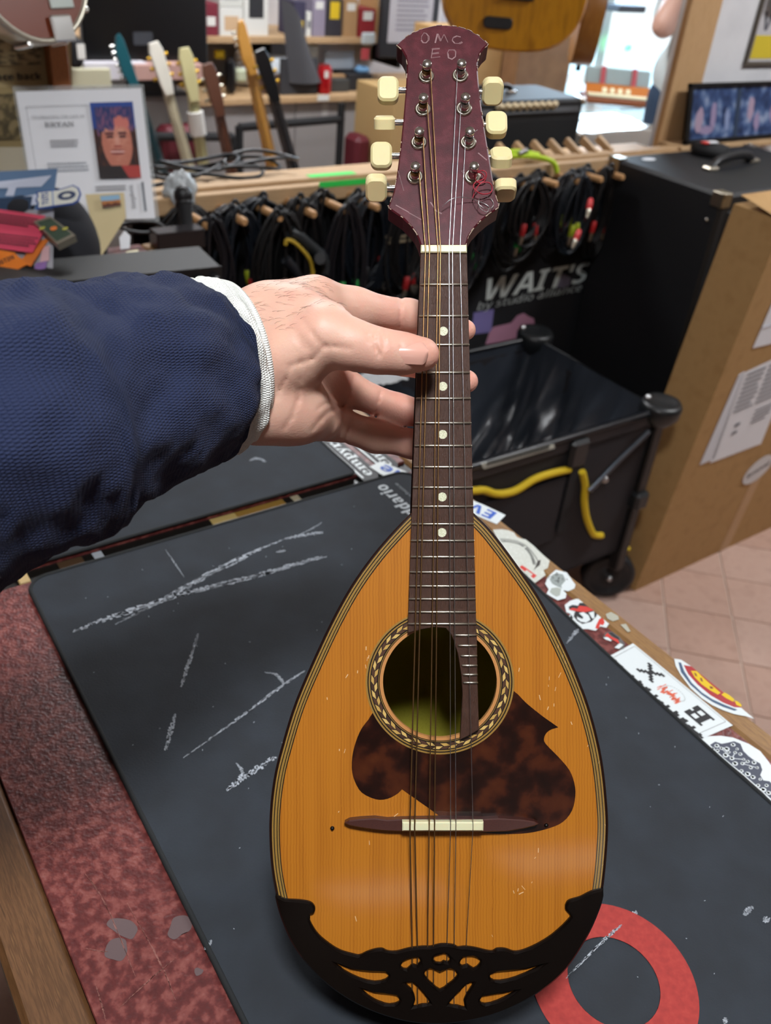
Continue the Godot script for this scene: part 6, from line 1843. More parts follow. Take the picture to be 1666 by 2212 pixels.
func cable_rack() -> void:
	# low black partition with the timber peg rail on top
	var pn := thing("low_partition", "low black partition under the timber peg rail", "partition", Vector3(1.45, 0, -1.79))
	partw(pn, "panel", Geo.new().slab(Vector3(0.64, 0, -1.82), Vector3(2.27, 0.955, -1.785)), mat("0f0f11", 0.6))
	var rail := thing("peg_rail", "pale timber rail with pegs that carries the coiled cables", "rail", Vector3(1.45, 0.955, -1.77))
	partw(rail, "front_board", Geo.new().slab(Vector3(0.64, 0.957, -1.765), Vector3(2.272, 0.992, -1.742), 0.002), M.pine)
	partw(rail, "top_board", Geo.new().slab(Vector3(0.64, 0.984, -1.80), Vector3(2.272, 1.0, -1.768), 0.002), M.pine)
	partw(rail, "ledge_board", Geo.new().slab(Vector3(0.66, 0.956, -1.93), Vector3(2.27, 0.978, -1.826), 0.002), M.pine)
	one("wall_ledge", "narrow timber ledge on the white wall behind the speaker cabinet", "ledge", Geo.new().slab(Vector3(2.278, 0.985, -1.845), Vector3(2.75, 1.0, -1.76), 0.002), M.pine)
	for k in 9:
		var x := 1.53 + k * 0.061
		partw(rail, "tooth", Geo.new().bar(Vector3(x, 0.995, -1.79), Vector3(x - 0.006, 1.022, -1.845), 0.014, 0.02, 0.002), M.pine)
	var pegx := []
	for k in 16:
		var x := 0.735 + k * 0.08
		pegx.append(x)
		partw(rail, "peg", Geo.new().tube([Vector3(x, 0.962, -1.745), Vector3(x, 0.967, -1.66 if k > 9 else -1.63), Vector3(x, 0.967, -1.656 if k > 9 else -1.626)], [0.009, 0.0085, 0.006], 12), mat("b98c5c", 0.6))
	var cab := [mat("0e0e10", 0.42), mat("15151a", 0.35), mat("131a22", 0.4), mat("0b0b0c", 0.5)]
	var boots := [M.black_plastic, M.black_plastic, mat("a01c1e", 0.5), mat("9aa61e", 0.5), mat("1f8a3c", 0.5)]
	var look := ["thick black cable coil", "slack black cable coil", "tight dark cable coil", "long drooping black cable coil", "narrow bundle of black cable", "glossy black cable coil"]
	var ordn := ["first", "second", "third", "fourth", "fifth", "sixth", "seventh", "eighth", "ninth", "tenth", "eleventh", "twelfth", "thirteenth", "fourteenth", "fifteenth", "sixteenth"]
	for k in 15:
		var big := k < 3
		var bt: Material = boots[[0, 3, 0, 0, 1, 0, 2, 0, 1, 2, 3, 4, 0, 3, 2][k]]
		coil("%s on the %s peg from the left" % [look[k % 6], ordn[k]], Vector3(pegx[k], 0.979, -1.724 if k % 2 == 0 else -1.694), 0.15 if big else 0.085 + 0.03 * (k % 3), (0.22 if big else (0.23 if k < 9 else 0.15)) + 0.022 * (k % 4), 9 if big else 7, 0.0042, cab[k % 4], bt, 2, k)
		if k % 2 == 1 or k < 9:
			coil("%s at the front of the %s peg" % [look[(k + 3) % 6], ordn[k]], Vector3(pegx[k] + 0.008, 0.979, -1.664 if k % 2 == 1 else -1.634), 0.07 + 0.02 * (k % 3), (0.19 if k < 9 else 0.13) + 0.02 * (k % 5), 5, 0.004, cab[(k + 1) % 4], boots[[0, 2, 0, 3, 4][k % 5]], 2, k + 40)
	var lastc := coil("large black cable coil with red and silver plugs beside the speaker cabinet", Vector3(1.905, 0.985, -1.69), 0.06, 0.22, 7, 0.0034, cab[0], mat("b81f22", 0.5), 2, 77)
	for q in [[Vector3(1.7713,0.9395,-1.6043),Vector3(1.7471,0.9107,-1.583)], [Vector3(1.7116,0.8782,-1.5672),Vector3(1.6836,0.8514,-1.5504)]]:
		connector(lastc, q[0], q[1] - q[0], M.nickel, mat("c0282a", 0.5))
	var bundle := thing("tied_cables", "bundle of dark cables held by two beige ties near the headstock", "cable bundle", Vector3(1.215, 0.98, -1.66))
	for k in 12:
		var dx := (k - 5.5) * 0.0065
		var bp := Vector3(1.215, 0.985, -1.66)
		partw(bundle, "strand", Geo.new().tube(curve3([bp + Vector3(dx * 1.2, -0.005, 0), bp + Vector3(dx * 1.1, -0.06, 0.006 * (k % 3)), bp + Vector3(dx * 0.8, -0.10, 0.004 * (k % 3)), bp + Vector3(dx * 1.3, -0.16, 0.006), bp + Vector3(dx * 1.5, -0.215, 0.002 * (k % 4))], 5), 0.0036, 6), cab[2])
	for y in [0.889, 0.878]:
		partw(bundle, "tie", Geo.new().box(Transform3D(Basis(), Vector3(1.215, y, -1.656)), Vector3(0.066, 0.006, 0.022), 0.002), mat("a9987c", 0.7))
	# cables thrown over the rail
	var heap := thing("cable_heap", "loose heap of black cables lying on the rail behind the pegs", "cable heap", Vector3(0.9, 0.98, -1.9))
	for k in 6:
		var c := Vector3(0.74 + 0.05 * k, 0.99, -1.87 - 0.01 * (k % 3))
		var lp := []
		for i in 20:
			var a := TAU * i / 20.0
			lp.append(c + Vector3(cos(a) * 0.09, 0.008 + 0.008 * sin(a * 2.0 + k) + 0.01 * (k % 3), sin(a) * 0.04))
		partw(heap, "loop", Geo.new().tube(lp, 0.0042, 6, true), cab[k % 4])
	# tapes and strap on the rail
	var green := mat("35d455", 0.6)
	var gt := thing("green_tape", "two strips of bright green tape stuck on the timber rail", "tape", Vector3(1.15, 0.99, -1.745))
	partw(gt, "strip", Geo.new().slab(Vector3(1.0535,0.9948,-1.7415) + Vector3(0, -0.009, 0), Vector3(1.2153,0.9942,-1.7415) + Vector3(0, 0.004, 0.0008)), green)
	partw(gt, "strip", Geo.new().slab(Vector3(1.05, 1.0002, -1.795), Vector3(1.17, 1.0008, -1.772)), green)
	var ys := thing("yellow_strap", "fluorescent yellow strap draped over the rail right of the headstock", "strap", Vector3(1.62, 1.0, -1.76))
	var yl := mat("b5d320", 0.6)
	partw(ys, "band", Geo.new().tube(curve3([Vector3(1.585, 1.008, -1.80), Vector3(1.63, 1.012, -1.775), Vector3(1.70, 1.010, -1.76), Vector3(1.745, 1.0, -1.735), Vector3(1.76, 0.975, -1.728)], 5), 0.0065, 8), yl)
	partw(ys, "band", Geo.new().tube(curve3([Vector3(1.60, 1.016, -1.79), Vector3(1.66, 1.02, -1.78), Vector3(1.72, 1.012, -1.765)], 5), 0.006, 8), yl)
	partw(ys, "buckle", Geo.new().box(T3(Vector3(1.665, 1.022, -1.765), Vector3(1, 0.3, 0)), Vector3(0.03, 0.012, 0.012), 0.003), M.steel)
	# spring clamp hanging among the cables
	var cl := thing("instrument_clamp", "black spring clamp with yellow rubber jaws among the cables", "clamp", Vector3(0.9157,0.9345,-1.635))
	var cp: Array = [Vector3(0.9226,0.9338,-1.635),Vector3(0.9437,0.9235,-1.635),Vector3(0.9779,0.8948,-1.635),Vector3(1.0031,0.8728,-1.635),Vector3(1.0115,0.8524,-1.635),Vector3(1.0099,0.8352,-1.635)]
	partw(cl, "body", Geo.new().tube(curve3(cp, 4), 0.0125, 10), mat("24282a", 0.4))
	partw(cl, "rubber", Geo.new().tube(curve3([Vector3(0.9053,0.9132,-1.622),Vector3(0.9088,0.923,-1.622),Vector3(0.9274,0.9149,-1.622),Vector3(0.954,0.8891,-1.622),Vector3(0.9692,0.8662,-1.622),Vector3(0.9736,0.84,-1.622)], 4), 0.0042, 8), mat("b99a28", 0.6))
	partw(cl, "pivot", Geo.new().tube([Vector3(0.9954,0.8711,-1.63), Vector3(0.977,0.883,-1.6)], [0.014, 0.012], 16), M.black_plastic)
	partw(cl, "grip", Geo.new().tube([Vector3(0.9096,0.8793,-1.63),Vector3(0.9288,0.8601,-1.63),Vector3(0.9536,0.8269,-1.63)], 0.011, 8), mat("1b1d22", 0.4))
	# printed banner on the partition
	var bn := thing("banner", "black printed banner with slanted white lettering and a pink figure below the cables", "banner", Vector3(1.8, 0.6, -1.782))
	partw(bn, "cloth", Geo.new().slab(Vector3(1.30, 0.15, -1.784), Vector3(2.02, 0.80, -1.780)), mat("16161a", 0.8))
	var BI := bn.transform.affine_inverse()
	var sl := Transform3D(Basis(Vector3(1, 0, 0), Vector3(0.25, 1, 0), Vector3(0, 0, 1)), Vector3.ZERO)
	words(bn, "WAIT'S", 0.062, BI * Transform3D(Basis(), Vector3(1.8188,0.6588,-1.779)) * sl, mat("d8e0dc", 0.8), 0.40, font(true))
	words(bn, "by studio alliance", 0.022, BI * Transform3D(Basis(), Vector3(1.8016,0.6139,-1.779)) * sl, mat("b4bab8", 0.8), 0.40, font(false, true))
	var poly := func(p: Array) -> Geo:
		var q := PackedVector2Array()
		for v in p:
			q.append(Vector2(v.x, v.y))
		return Geo.new().extr(Transform3D(Basis(), Vector3(0, 0, -1.7802)), q, 0.0006)
	partw(bn, "pink_figure", poly.call([Vector3(1.6526,0.4923,-1.78),Vector3(1.6614,0.5307,-1.78),Vector3(1.6726,0.542,-1.78),Vector3(1.7185,0.5432,-1.78),Vector3(1.7403,0.544,-1.78),Vector3(1.7583,0.5632,-1.78),Vector3(1.7825,0.5672,-1.78),Vector3(1.8052,0.5536,-1.78),Vector3(1.8275,0.5434,-1.78),Vector3(1.8338,0.5288,-1.78),Vector3(1.8214,0.5082,-1.78),Vector3(1.8103,0.4941,-1.78),Vector3(1.7741,0.4912,-1.78),Vector3(1.7296,0.4899,-1.78)]), mat("c08aa4", 0.8))
	partw(bn, "purple_patch", poly.call([Vector3(1.5911,0.5981,-1.78),Vector3(1.6644,0.5974,-1.78),Vector3(1.6651,0.5737,-1.78),Vector3(1.6674,0.5275,-1.78),Vector3(1.6402,0.5299,-1.78),Vector3(1.5974,0.5328,-1.78),Vector3(1.5919,0.564,-1.78)]), mat("8076b0", 0.8))
	partw(bn, "grey_patch", poly.call([Vector3(1.8889,0.6316,-1.78),Vector3(1.892,0.6637,-1.78),Vector3(1.9141,0.6673,-1.78),Vector3(1.948,0.6499,-1.78),Vector3(1.9481,0.6279,-1.78),Vector3(1.9262,0.6221,-1.78)]), mat("7a7486", 0.8))

func hexa(p: Array) -> Geo:
	# p: bottom ring 0..3 and top ring 4..7, counter-clockwise from above
	var g := Geo.new()
	g.quad(p[3], p[2], p[1], p[0])
	g.quad(p[4], p[5], p[6], p[7])
	for i in 4:
		var j := (i + 1) % 4
		g.quad(p[i], p[j], p[j + 4], p[i + 4])
	return g

func right_side() -> void:
	# tall speaker cabinet
	var sp := thing("speaker_cabinet", "tall black speaker cabinet with metal corners behind the cardboard box", "speaker", Vector3(2.26, 0, -1.55))
	var X0 := 1.968
	var X1 := 2.57
	var Z0 := -1.742
	var Z1 := -1.362
	partw(sp, "case", Geo.new().slab(Vector3(X0, 0.03, Z0), Vector3(X1, 0.998, Z1), 0.008), M.tolex)
	partw(sp, "grille", Geo.new().slab(Vector3(X0 + 0.03, 0.08, Z1 - 0.01), Vector3(X1 - 0.03, 0.955, Z1 + 0.004), 0.003), mottled([C("08080a"), C("1a1a1c")], 0.6, 60.0, 0.7))
	for c in [[X0, 0.998, Z1, 1, -1], [X0, 0.998, Z0, 1, 1], [X1, 0.998, Z1, -1, -1], [X1, 0.998, Z0, -1, 1], [X0, 0.03, Z1, 1, -1]]:
		var o := Vector3(c[0], c[1], c[2])
		var dy := -1.0 if c[1] > 0.5 else 1.0
		var g := Geo.new()
		g.box(Transform3D(Basis(), o + Vector3(c[3] * 0.014, dy * -0.001, c[4] * 0.016)), Vector3(0.034, 0.004, 0.036), 0.0015)
		g.box(Transform3D(Basis(), o + Vector3(c[3] * -0.001, dy * 0.015, c[4] * 0.016)), Vector3(0.004, 0.034, 0.036), 0.0015)
		g.box(Transform3D(Basis(), o + Vector3(c[3] * 0.014, dy * 0.015, c[4] * -0.001)), Vector3(0.034, 0.034, 0.004), 0.0015)
		g.ball(Transform3D(Basis.from_scale(Vector3.ONE * 0.007), o), 6)
		partw(sp, "metal_corner", g, mat("9c9484", 0.3, 0.9))
	var hd := partw(sp, "handle", Geo.new().tube(curve3([Vector3(2.155, 1.0, -1.555), Vector3(2.185, 1.018, -1.56), Vector3(2.26, 1.024, -1.57), Vector3(2.335, 1.018, -1.58), Vector3(2.365, 1.0, -1.585)], 5), 0.012, 10), M.black_plastic)
	for x in [[2.15, -1.553], [2.37, -1.586]]:
		partw(hd, "end_cap", Geo.new().box(Transform3D(Basis(), Vector3(x[0], 1.002, x[1])), Vector3(0.04, 0.012, 0.03), 0.004), mat("b8b0a0", 0.3, 0.9))
	partw(sp, "label", Geo.new().extr(flat(Vector3(2.06, 0.9985, -1.69)), disc2(0.024, 0.013, 20), 0.0006), M.white_paper)
	for y in [0.93, 0.3]:
		partw(sp, "screw", Geo.new().ball(Transform3D(Basis.from_scale(Vector3.ONE * 0.005), Vector3(X0, y, Z1 - 0.03)), 5), M.chrome)
	for x in [X0 + 0.05, X1 - 0.05]:
		partw(sp, "foot", Geo.new().slab(Vector3(x - 0.02, 0, Z1 - 0.06), Vector3(x + 0.02, 0.03, Z1 - 0.02)), M.black_plastic)
		partw(sp, "foot", Geo.new().slab(Vector3(x - 0.02, 0, Z0 + 0.02), Vector3(x + 0.02, 0.03, Z0 + 0.06)), M.black_plastic)
	var st := thing("rolled_strap", "rolled black strap with a red and white tag on the speaker cabinet", "strap", Vector3(2.30, 0.999, -1.68))
	part(st, "roll", Geo.new().lathe(Transform3D(), [Vector2(0, 0), Vector2(0.05, 0.0), Vector2(0.055, 0.012), Vector2(0.05, 0.026), Vector2(0, 0.03)], 24), M.black_matte)
	part(st, "tag", Geo.new().box(T3(Vector3(-0.01, 0.034, 0.0), Vector3(1, 0, 0.2)), Vector3(0.05, 0.004, 0.016), 0.001), M.white_paper)
	part(st, "tag", Geo.new().box(T3(Vector3(-0.036, 0.035, 0.004), Vector3(1, 0, 0.2)), Vector3(0.02, 0.005, 0.016), 0.001), M.red_ink)
	# tall cardboard box leaning slightly to the viewer
	var bx := thing("cardboard_box", "tall brown cardboard box with papers taped to its front", "box", Vector3(2.05, 0, -1.2))
	var P := [Vector3(1.745, 0, -1.262), Vector3(1.759, 0, -1.142), Vector3(2.50, 0, -1.155), Vector3(2.49, 0, -1.275), Vector3(1.766, 1.041, -1.193), Vector3(1.776, 1.035, -1.072), Vector3(2.53, 1.035, -1.085), Vector3(2.52, 1.041, -1.206)]
	partw(bx, "carton", hexa(P), M.cardboard)
	var fx := (P[2] - P[1] as Vector3).normalized()
	var fyv := (P[5] - P[1] as Vector3).normalized()
	var fn := fx.cross(fyv).normalized()
	var flap := Geo.new()
	flap.quad(P[5] + Vector3(0, 0.001, 0), P[6] + Vector3(0, 0.001, 0), P[7] + Vector3(0, 0.022, 0.01), P[4] + Vector3(0, 0.022, 0.01))
	flap.quad(P[4] + Vector3(0, 0.020, 0.01), P[7] + Vector3(0, 0.020, 0.01), P[6], P[5])
	partw(bx, "top_flap", flap, M.cardboard)
	partw(bx, "tape", Geo.new().slab(Vector3(1.775, 1.0, -1.14), Vector3(1.779, 1.036, -1.13)), mat("cbb68a", 0.3))
	partw(bx, "tape", sheet([P[1].lerp(P[2], 0.50) + fyv * 0.30 + fn * 0.001, P[1].lerp(P[2], 0.56) + fyv * 0.30 + fn * 0.001, P[1].lerp(P[2], 0.56) + fyv * 0.002 + fn * 0.001, P[1].lerp(P[2], 0.50) + fyv * 0.002 + fn * 0.001], 0.0005), mat("b08a5c", 0.3))
	# papers on the leaning front face
	var onbox := func(px: float, py: float) -> Vector3:
		return P[1] + fx * px + fyv * py + fn * 0.002
	var q1 := [onbox.call(0.088, 0.985), onbox.call(0.31, 0.985), onbox.call(0.31, 0.725), onbox.call(0.082, 0.732)]
	var n1 := card("taped_paper", "blank white sheet taped high on the cardboard box", "paper", q1, M.white_paper, "papers on the cardboard box")
	partw(n1, "fold", Geo.new().bar(onbox.call(0.083, 0.785) + fn * 0.001, onbox.call(0.31, 0.79) + fn * 0.001, 0.002, 0.001), mat("b9bcc4", 0.7))
	var q2 := [onbox.call(0.088, 0.665), onbox.call(0.30, 0.695), onbox.call(0.325, 0.40), onbox.call(0.108, 0.40)]
	var n2 := card("taped_paper", "lower printed form with columns of text taped on the cardboard box", "paper", q2, M.white_paper, "papers on the cardboard box")
	var q3 := [onbox.call(0.07, 0.665), onbox.call(0.09, 0.67), onbox.call(0.12, 0.41), onbox.call(0.062, 0.407)]
	partw(n2, "under_sheet", sheet(q3), mat("d5d8de", 0.75))
	var a2 := axes(q2, 0.0012)
	for c in [[-0.055, 0.07, 0.07, 0.12, 9], [0.04, 0.07, 0.09, 0.12, 9], [-0.05, -0.045, 0.02, 0.05, 2], [0.045, -0.03, 0.07, 0.05, 4]]:
		print_lines(n2, a2 * Transform3D(Basis(), Vector3(c[0], c[1], 0)), c[2], c[3], c[4], M.grey_ink)
	var ov := thing("oval_sticker", "oval white sticker with dark script low on the cardboard box", "sticker", T3(onbox.call(0.375, 0.30), fx, fyv))
	part(ov, "vinyl", Geo.new().extr(Transform3D(Basis(Vector3.BACK, 0.25), Vector3.ZERO), disc2(0.062, 0.042, 32), 0.0005), mat("cfcfcf", 0.5))
	words(ov, "Reverend", 0.016, Transform3D(Basis(Vector3.BACK, 0.25), Vector3(0, 0, 0.0007)), M.ink, 0.095, font(true, true, "Droid Serif"))
	wagon()
	# framed picture on the ledge, coloured poster on the wall
	var fp := thing("framed_picture", "black framed blue painting leaning on the ledge above the speaker cabinet", "picture", Vector3(2.55, 1.0, -1.82))
	var A: Vector3 = Vector3(2.3021,0.9839,-1.79)
	var ax := T3(Vector3(2.316, 1.0005, -1.79), Vector3.RIGHT, Vector3(0, 1, -0.22))
	var W := 0.56
	var Hh := 0.162
	for b in [[W / 2, 0.006, W, 0.012], [W / 2, Hh - 0.006, W, 0.012], [0.007, Hh / 2, 0.014, Hh], [W - 0.007, Hh / 2, 0.014, Hh]]:
		partw(fp, "frame", Geo.new().box(ax * Transform3D(Basis(), Vector3(b[0], b[1], 0.006)), Vector3(b[2], b[3], 0.016), 0.002), mat("0c0c0e", 0.4))
	partw(fp, "painting", Geo.new().extr(ax * Transform3D(Basis(), Vector3(W / 2, Hh / 2, 0)), rect2(W - 0.02, Hh - 0.02), 0.003), mat(Color.WHITE, 0.4, 0.0, {"tex": ntex(0.02, [C("1c2640"), [0.4, C("33466e")], [0.55, C("4a5f86")], [0.75, C("7c8aa6")], C("9aa2b4")], 5, 17, 256), "uvs": Vector3(3, 3, 1)}))
	for f in [[0.06, 0.06, 0.026, 0.06], [0.125, 0.07, 0.02, 0.07], [0.19, 0.06, 0.018, 0.05], [0.30, 0.09, 0.024, 0.06], [0.335, 0.05, 0.02, 0.045], [0.10, 0.035, 0.05, 0.02], [0.42, 0.07, 0.03, 0.06]]:
		var pq := PackedVector2Array()
		for k in 14:
			var a := TAU * k / 14.0
			pq.append(Vector2(cos(a) * f[2] * rng.randf_range(0.5, 0.8), sin(a) * f[3] * rng.randf_range(0.45, 0.75)))
		partw(fp, "painted_figure", Geo.new().extr(ax * Transform3D(Basis(), Vector3(f[0], f[1], 0.003)), pq, 0.0004), mat(["8f7f9c", "a08a9c", "7d8aac"][rng.randi() % 3], 0.5))
	partw(fp, "mount_strip", Geo.new().box(ax * Transform3D(Basis(), Vector3(0.235, Hh / 2, 0.004)), Vector3(0.02, Hh - 0.024, 0.002)), mat("2c3a50", 0.5))
	var ys := thing("wall_poster", "grey and yellow poster in a thin frame on the white wall", "poster", Vector3(2.76, 1.36, -1.868))
	partw(ys, "sheet", Geo.new().slab(Vector3(2.612, 1.205, -1.869), Vector3(2.95, 1.62, -1.864)), mat("b9b6b8", 0.7))
	partw(ys, "yellow_field", Geo.new().slab(Vector3(2.622, 1.215, -1.8645), Vector3(2.94, 1.278, -1.863)), mottled([C("c2a81c"), C("d2bb30"), C("b8a030")], 0.05, 20.0, 0.7))
	words(ys, "V", 0.05, ys.transform.affine_inverse() * Transform3D(Basis(), Vector3(2.66, 1.315, -1.8635)), mat("55555c", 0.7), 0.05, font(true))
	partw(ys, "frame", Geo.new().slab(Vector3(2.604, 1.197, -1.869), Vector3(2.612, 1.63, -1.858)).slab(Vector3(2.612, 1.197, -1.869), Vector3(2.96, 1.207, -1.858)), mat("5a5248", 0.5))
	one("teal_pennant", "teal cloth pennant corner at the top right", "pennant", Geo.new().extr(Transform3D(Basis(), Vector3(2.665, 1.37, -1.83)), P2([-0.03, 0.0, 0.0, -0.012, 0.2, -0.01, 0.2, 0.1, -0.04, 0.1]), 0.004), mat("1f8f80", 0.8))

func wagon() -> void:
	var t := thing("folding_wagon", "black folding wagon with yellow piping and a shiny plastic liner", "wagon", Vector3(1.2, 0, -1.35))
	var x0 := 0.74
	var x1 := 1.615
	var z0 := -1.565
	var z1 := -1.13
	var top := 0.60
	var cloth := mottled([C("17151a"), C("211e22")], 0.1, 10.0, 0.8)
	var pl := mat("1a1c1e", 0.4)
	# fabric walls
	for w in [[Vector3(x0, 0.2, z1 - 0.006), Vector3(x1, top - 0.02, z1)], [Vector3(x0, 0.2, z0), Vector3(x1, top - 0.02, z0 + 0.006)], [Vector3(x0, 0.2, z0), Vector3(x0 + 0.006, top - 0.02, z1)], [Vector3(x1 - 0.006, 0.2, z0), Vector3(x1, top - 0.02, z1)], [Vector3(x0, 0.2, z0), Vector3(x1, 0.212, z1)]]:
		partw(t, "fabric_wall", Geo.new().slab(w[0], w[1]), cloth)
	# rim band and white maker's strip
	for r in [[Vector3(x0, top - 0.03, z1), Vector3(x1, top, z1 + 0.006)], [Vector3(x0, top - 0.03, z0 - 0.006), Vector3(x1, top, z0)], [Vector3(x1, top - 0.03, z0), Vector3(x1 + 0.006, top, z1)]]:
		partw(t, "rim_band", Geo.new().slab(r[0], r[1], 0.002), mat("1c1b1f", 0.6))
	partw(t, "maker_strip", sheet([Vector3(1.0673,0.6199,-1.108),Vector3(1.2652,0.6136,-1.108),Vector3(1.2705,0.6029,-1.108),Vector3(1.0767,0.6049,-1.108)], 0.001), mat("b9bcb0", 0.6))
	var ms: Array = [Vector3(1.0846,0.6175,-1.1065),Vector3(1.255,0.6127,-1.1065)]
	var mg := Geo.new()
	for k in 22:
		var a: Vector3 = ms[0].lerp(ms[1], k / 22.0)
		mg.box(Transform3D(Basis(), a), Vector3(0.006, 0.011, 0.0006))
	partw(t, "strip_lettering", mg, mat("4a4c48", 0.7))
	# liner: shiny black film hanging inside from the rim, in folds
	var fn := noise(1.0, 3, FastNoiseLite.TYPE_SIMPLEX_SMOOTH, 6)
	var per := [Vector3(x0, top, z1), Vector3(x1, top, z1), Vector3(x1, top, z0), Vector3(x0, top, z0)]
	partw(t, "liner", Geo.new().grid(func(u: float, v: float) -> Vector3:
		var s := u * 4.0
		var k := int(s) % 4
		var p: Vector3 = (per[k] as Vector3).lerp(per[(k + 1) % 4], s - floorf(s))
		var c := Vector3((x0 + x1) / 2, top, (z0 + z1) / 2)
		var f := fn.get_noise_2d(u * 26.0, v * 1.6) + 0.35 * fn.get_noise_2d(u * 70.0, v * 2.0 + 9.0)
		var inw := 0.012 + 0.62 * pow(v, 1.4) + f * 0.10 * minf(1.0, v * 4.0)
		var y := top + 0.012 - 0.34 * pow(sin(v * PI / 2), 0.9) + f * 0.05 * v
		var q := p.lerp(c, clampf(inw, 0.004, 0.98))
		return Vector3(q.x, y, q.z), 160, 24), mat("2a2f37", 0.36, 0.0, {"spec": 0.8}))
	partw(t, "liner_edge", Geo.new().tube([Vector3(x0, top + 0.006, z1 + 0.006), Vector3(x1, top + 0.006, z1 + 0.006), Vector3(x1 + 0.006, top + 0.006, z0), Vector3(x0, top + 0.006, z0)], 0.008, 6), mat("101216", 0.3))
	# yellow piping
	partw(t, "yellow_piping", Geo.new().tube(curve3([Vector3(0.9091,0.5993,-1.12),Vector3(0.9896,0.5742,-1.12),Vector3(1.0683,0.5494,-1.12),Vector3(1.0964,0.5427,-1.12),Vector3(1.1309,0.5239,-1.12),Vector3(1.1643,0.5146,-1.12),Vector3(1.1964,0.5148,-1.12),Vector3(1.2407,0.5278,-1.12),Vector3(1.2887,0.5288,-1.12),Vector3(1.3442,0.5242,-1.12)], 5), 0.0085, 8), M.yellow)
	partw(t, "yellow_piping", Geo.new().tube(curve3([Vector3(1.3901,0.5048,-1.12),Vector3(1.4105,0.4622,-1.12),Vector3(1.4215,0.4169,-1.12),Vector3(1.4422,0.3673,-1.12),Vector3(1.4706,0.3209,-1.12),Vector3(1.4907,0.2972,-1.12),Vector3(1.5182,0.286,-1.12)], 5), 0.0085, 8), M.yellow)
	partw(t, "pocket", Geo.new().slab(Vector3(1.0754,0.5457,-1.128) + Vector3(0, -0.22, 0), Vector3(1.3456,0.5234,-1.122) + Vector3(0, -0.02, 0), 0.004), cloth)
	partw(t, "buckle", Geo.new().box(Transform3D(Basis(), Vector3(1.3603,0.5614,-1.12)), Vector3(0.055, 0.07, 0.02), 0.008), pl)
	partw(t, "webbing", Geo.new().slab(Vector3(1.3531,0.5454,-1.12) + Vector3(0, -0.2, -0.004), Vector3(1.3785,0.5386,-1.12)), mat("131316", 0.8))
	# frame
	for c in [[x1 + 0.008, z1], [x1 + 0.008, z0], [x0, z1], [x0, z0]]:
		var o := Vector3(c[0], 0, c[1])
		partw(t, "post", Geo.new().bar(o + Vector3(0, 0.14, 0), o + Vector3(0, top, 0), 0.03, 0.03, 0.004), mat("0f0f10", 0.45))
		var cap := Geo.new().lathe(Transform3D(Basis(), o + Vector3(0, top - 0.03, 0)), [Vector2(0.03, 0), Vector2(0.046, 0.02), Vector2(0.048, 0.045), Vector2(0.042, 0.056), Vector2(0.034, 0.052), Vector2(0, 0.05)], 24)
		var cp := partw(t, "corner_cap", cap, pl)
		partw(cp, "bolt", Geo.new().ball(Transform3D(Basis.from_scale(Vector3.ONE * 0.009), o + Vector3(-0.03, top + 0.03, -0.02)), 6), M.steel)
		partw(t, "joint", Geo.new().box(Transform3D(Basis(), o + Vector3(0, 0.36, 0.005)), Vector3(0.045, 0.05, 0.045), 0.008), pl)
		var wh := o + Vector3(0.045 if c[0] > 1.0 else -0.045, 0.072, -0.05 if c[1] > -1.3 else 0.05)
		var wt := Transform3D(Basis(Vector3.BACK, PI / 2) * Basis(), wh)
		wt.basis = Basis(Vector3.UP, -0.6) * Basis(Vector3.RIGHT, PI / 2) * Basis(Vector3.BACK, 0.0)
		var wl := partw(t, "wheel", Geo.new().lathe(wt, [Vector2(0.02, -0.024), Vector2(0.06, -0.022), Vector2(0.07, -0.015), Vector2(0.071, 0.015), Vector2(0.06, 0.022), Vector2(0.052, 0.02), Vector2(0.045, 0.012), Vector2(0.02, 0.014), Vector2(0.014, 0.026), Vector2(0, 0.026)], 36), mat("17181b", 0.55))
		partw(wl, "hub", Geo.new().ball(Transform3D(Basis.from_scale(Vector3.ONE * 0.008), wh + wt.basis.y * 0.026), 6), M.steel)
		partw(wl, "fork", Geo.new().box(Transform3D(Basis(), wh + Vector3(0, 0.075, 0)), Vector3(0.05, 0.03, 0.06), 0.008), pl)
		partw(wl, "yellow_clip", Geo.new().box(Transform3D(Basis(), wh + Vector3(0, 0.094, 0.012)), Vector3(0.05, 0.012, 0.045), 0.004), M.yellow)
	partw(t, "strut", Geo.new().tube([Vector3(1.5603,0.5768,-1.1),Vector3(1.4803,0.5221,-1.1),Vector3(1.405,0.4616,-1.1)], 0.0065, 8), mat("6d7680", 0.3, 0.9))
	partw(t, "rivet", Geo.new().ball(Transform3D(Basis.from_scale(Vector3.ONE * 0.009), Vector3(1.4484,0.48,-1.1)), 6), M.steel)

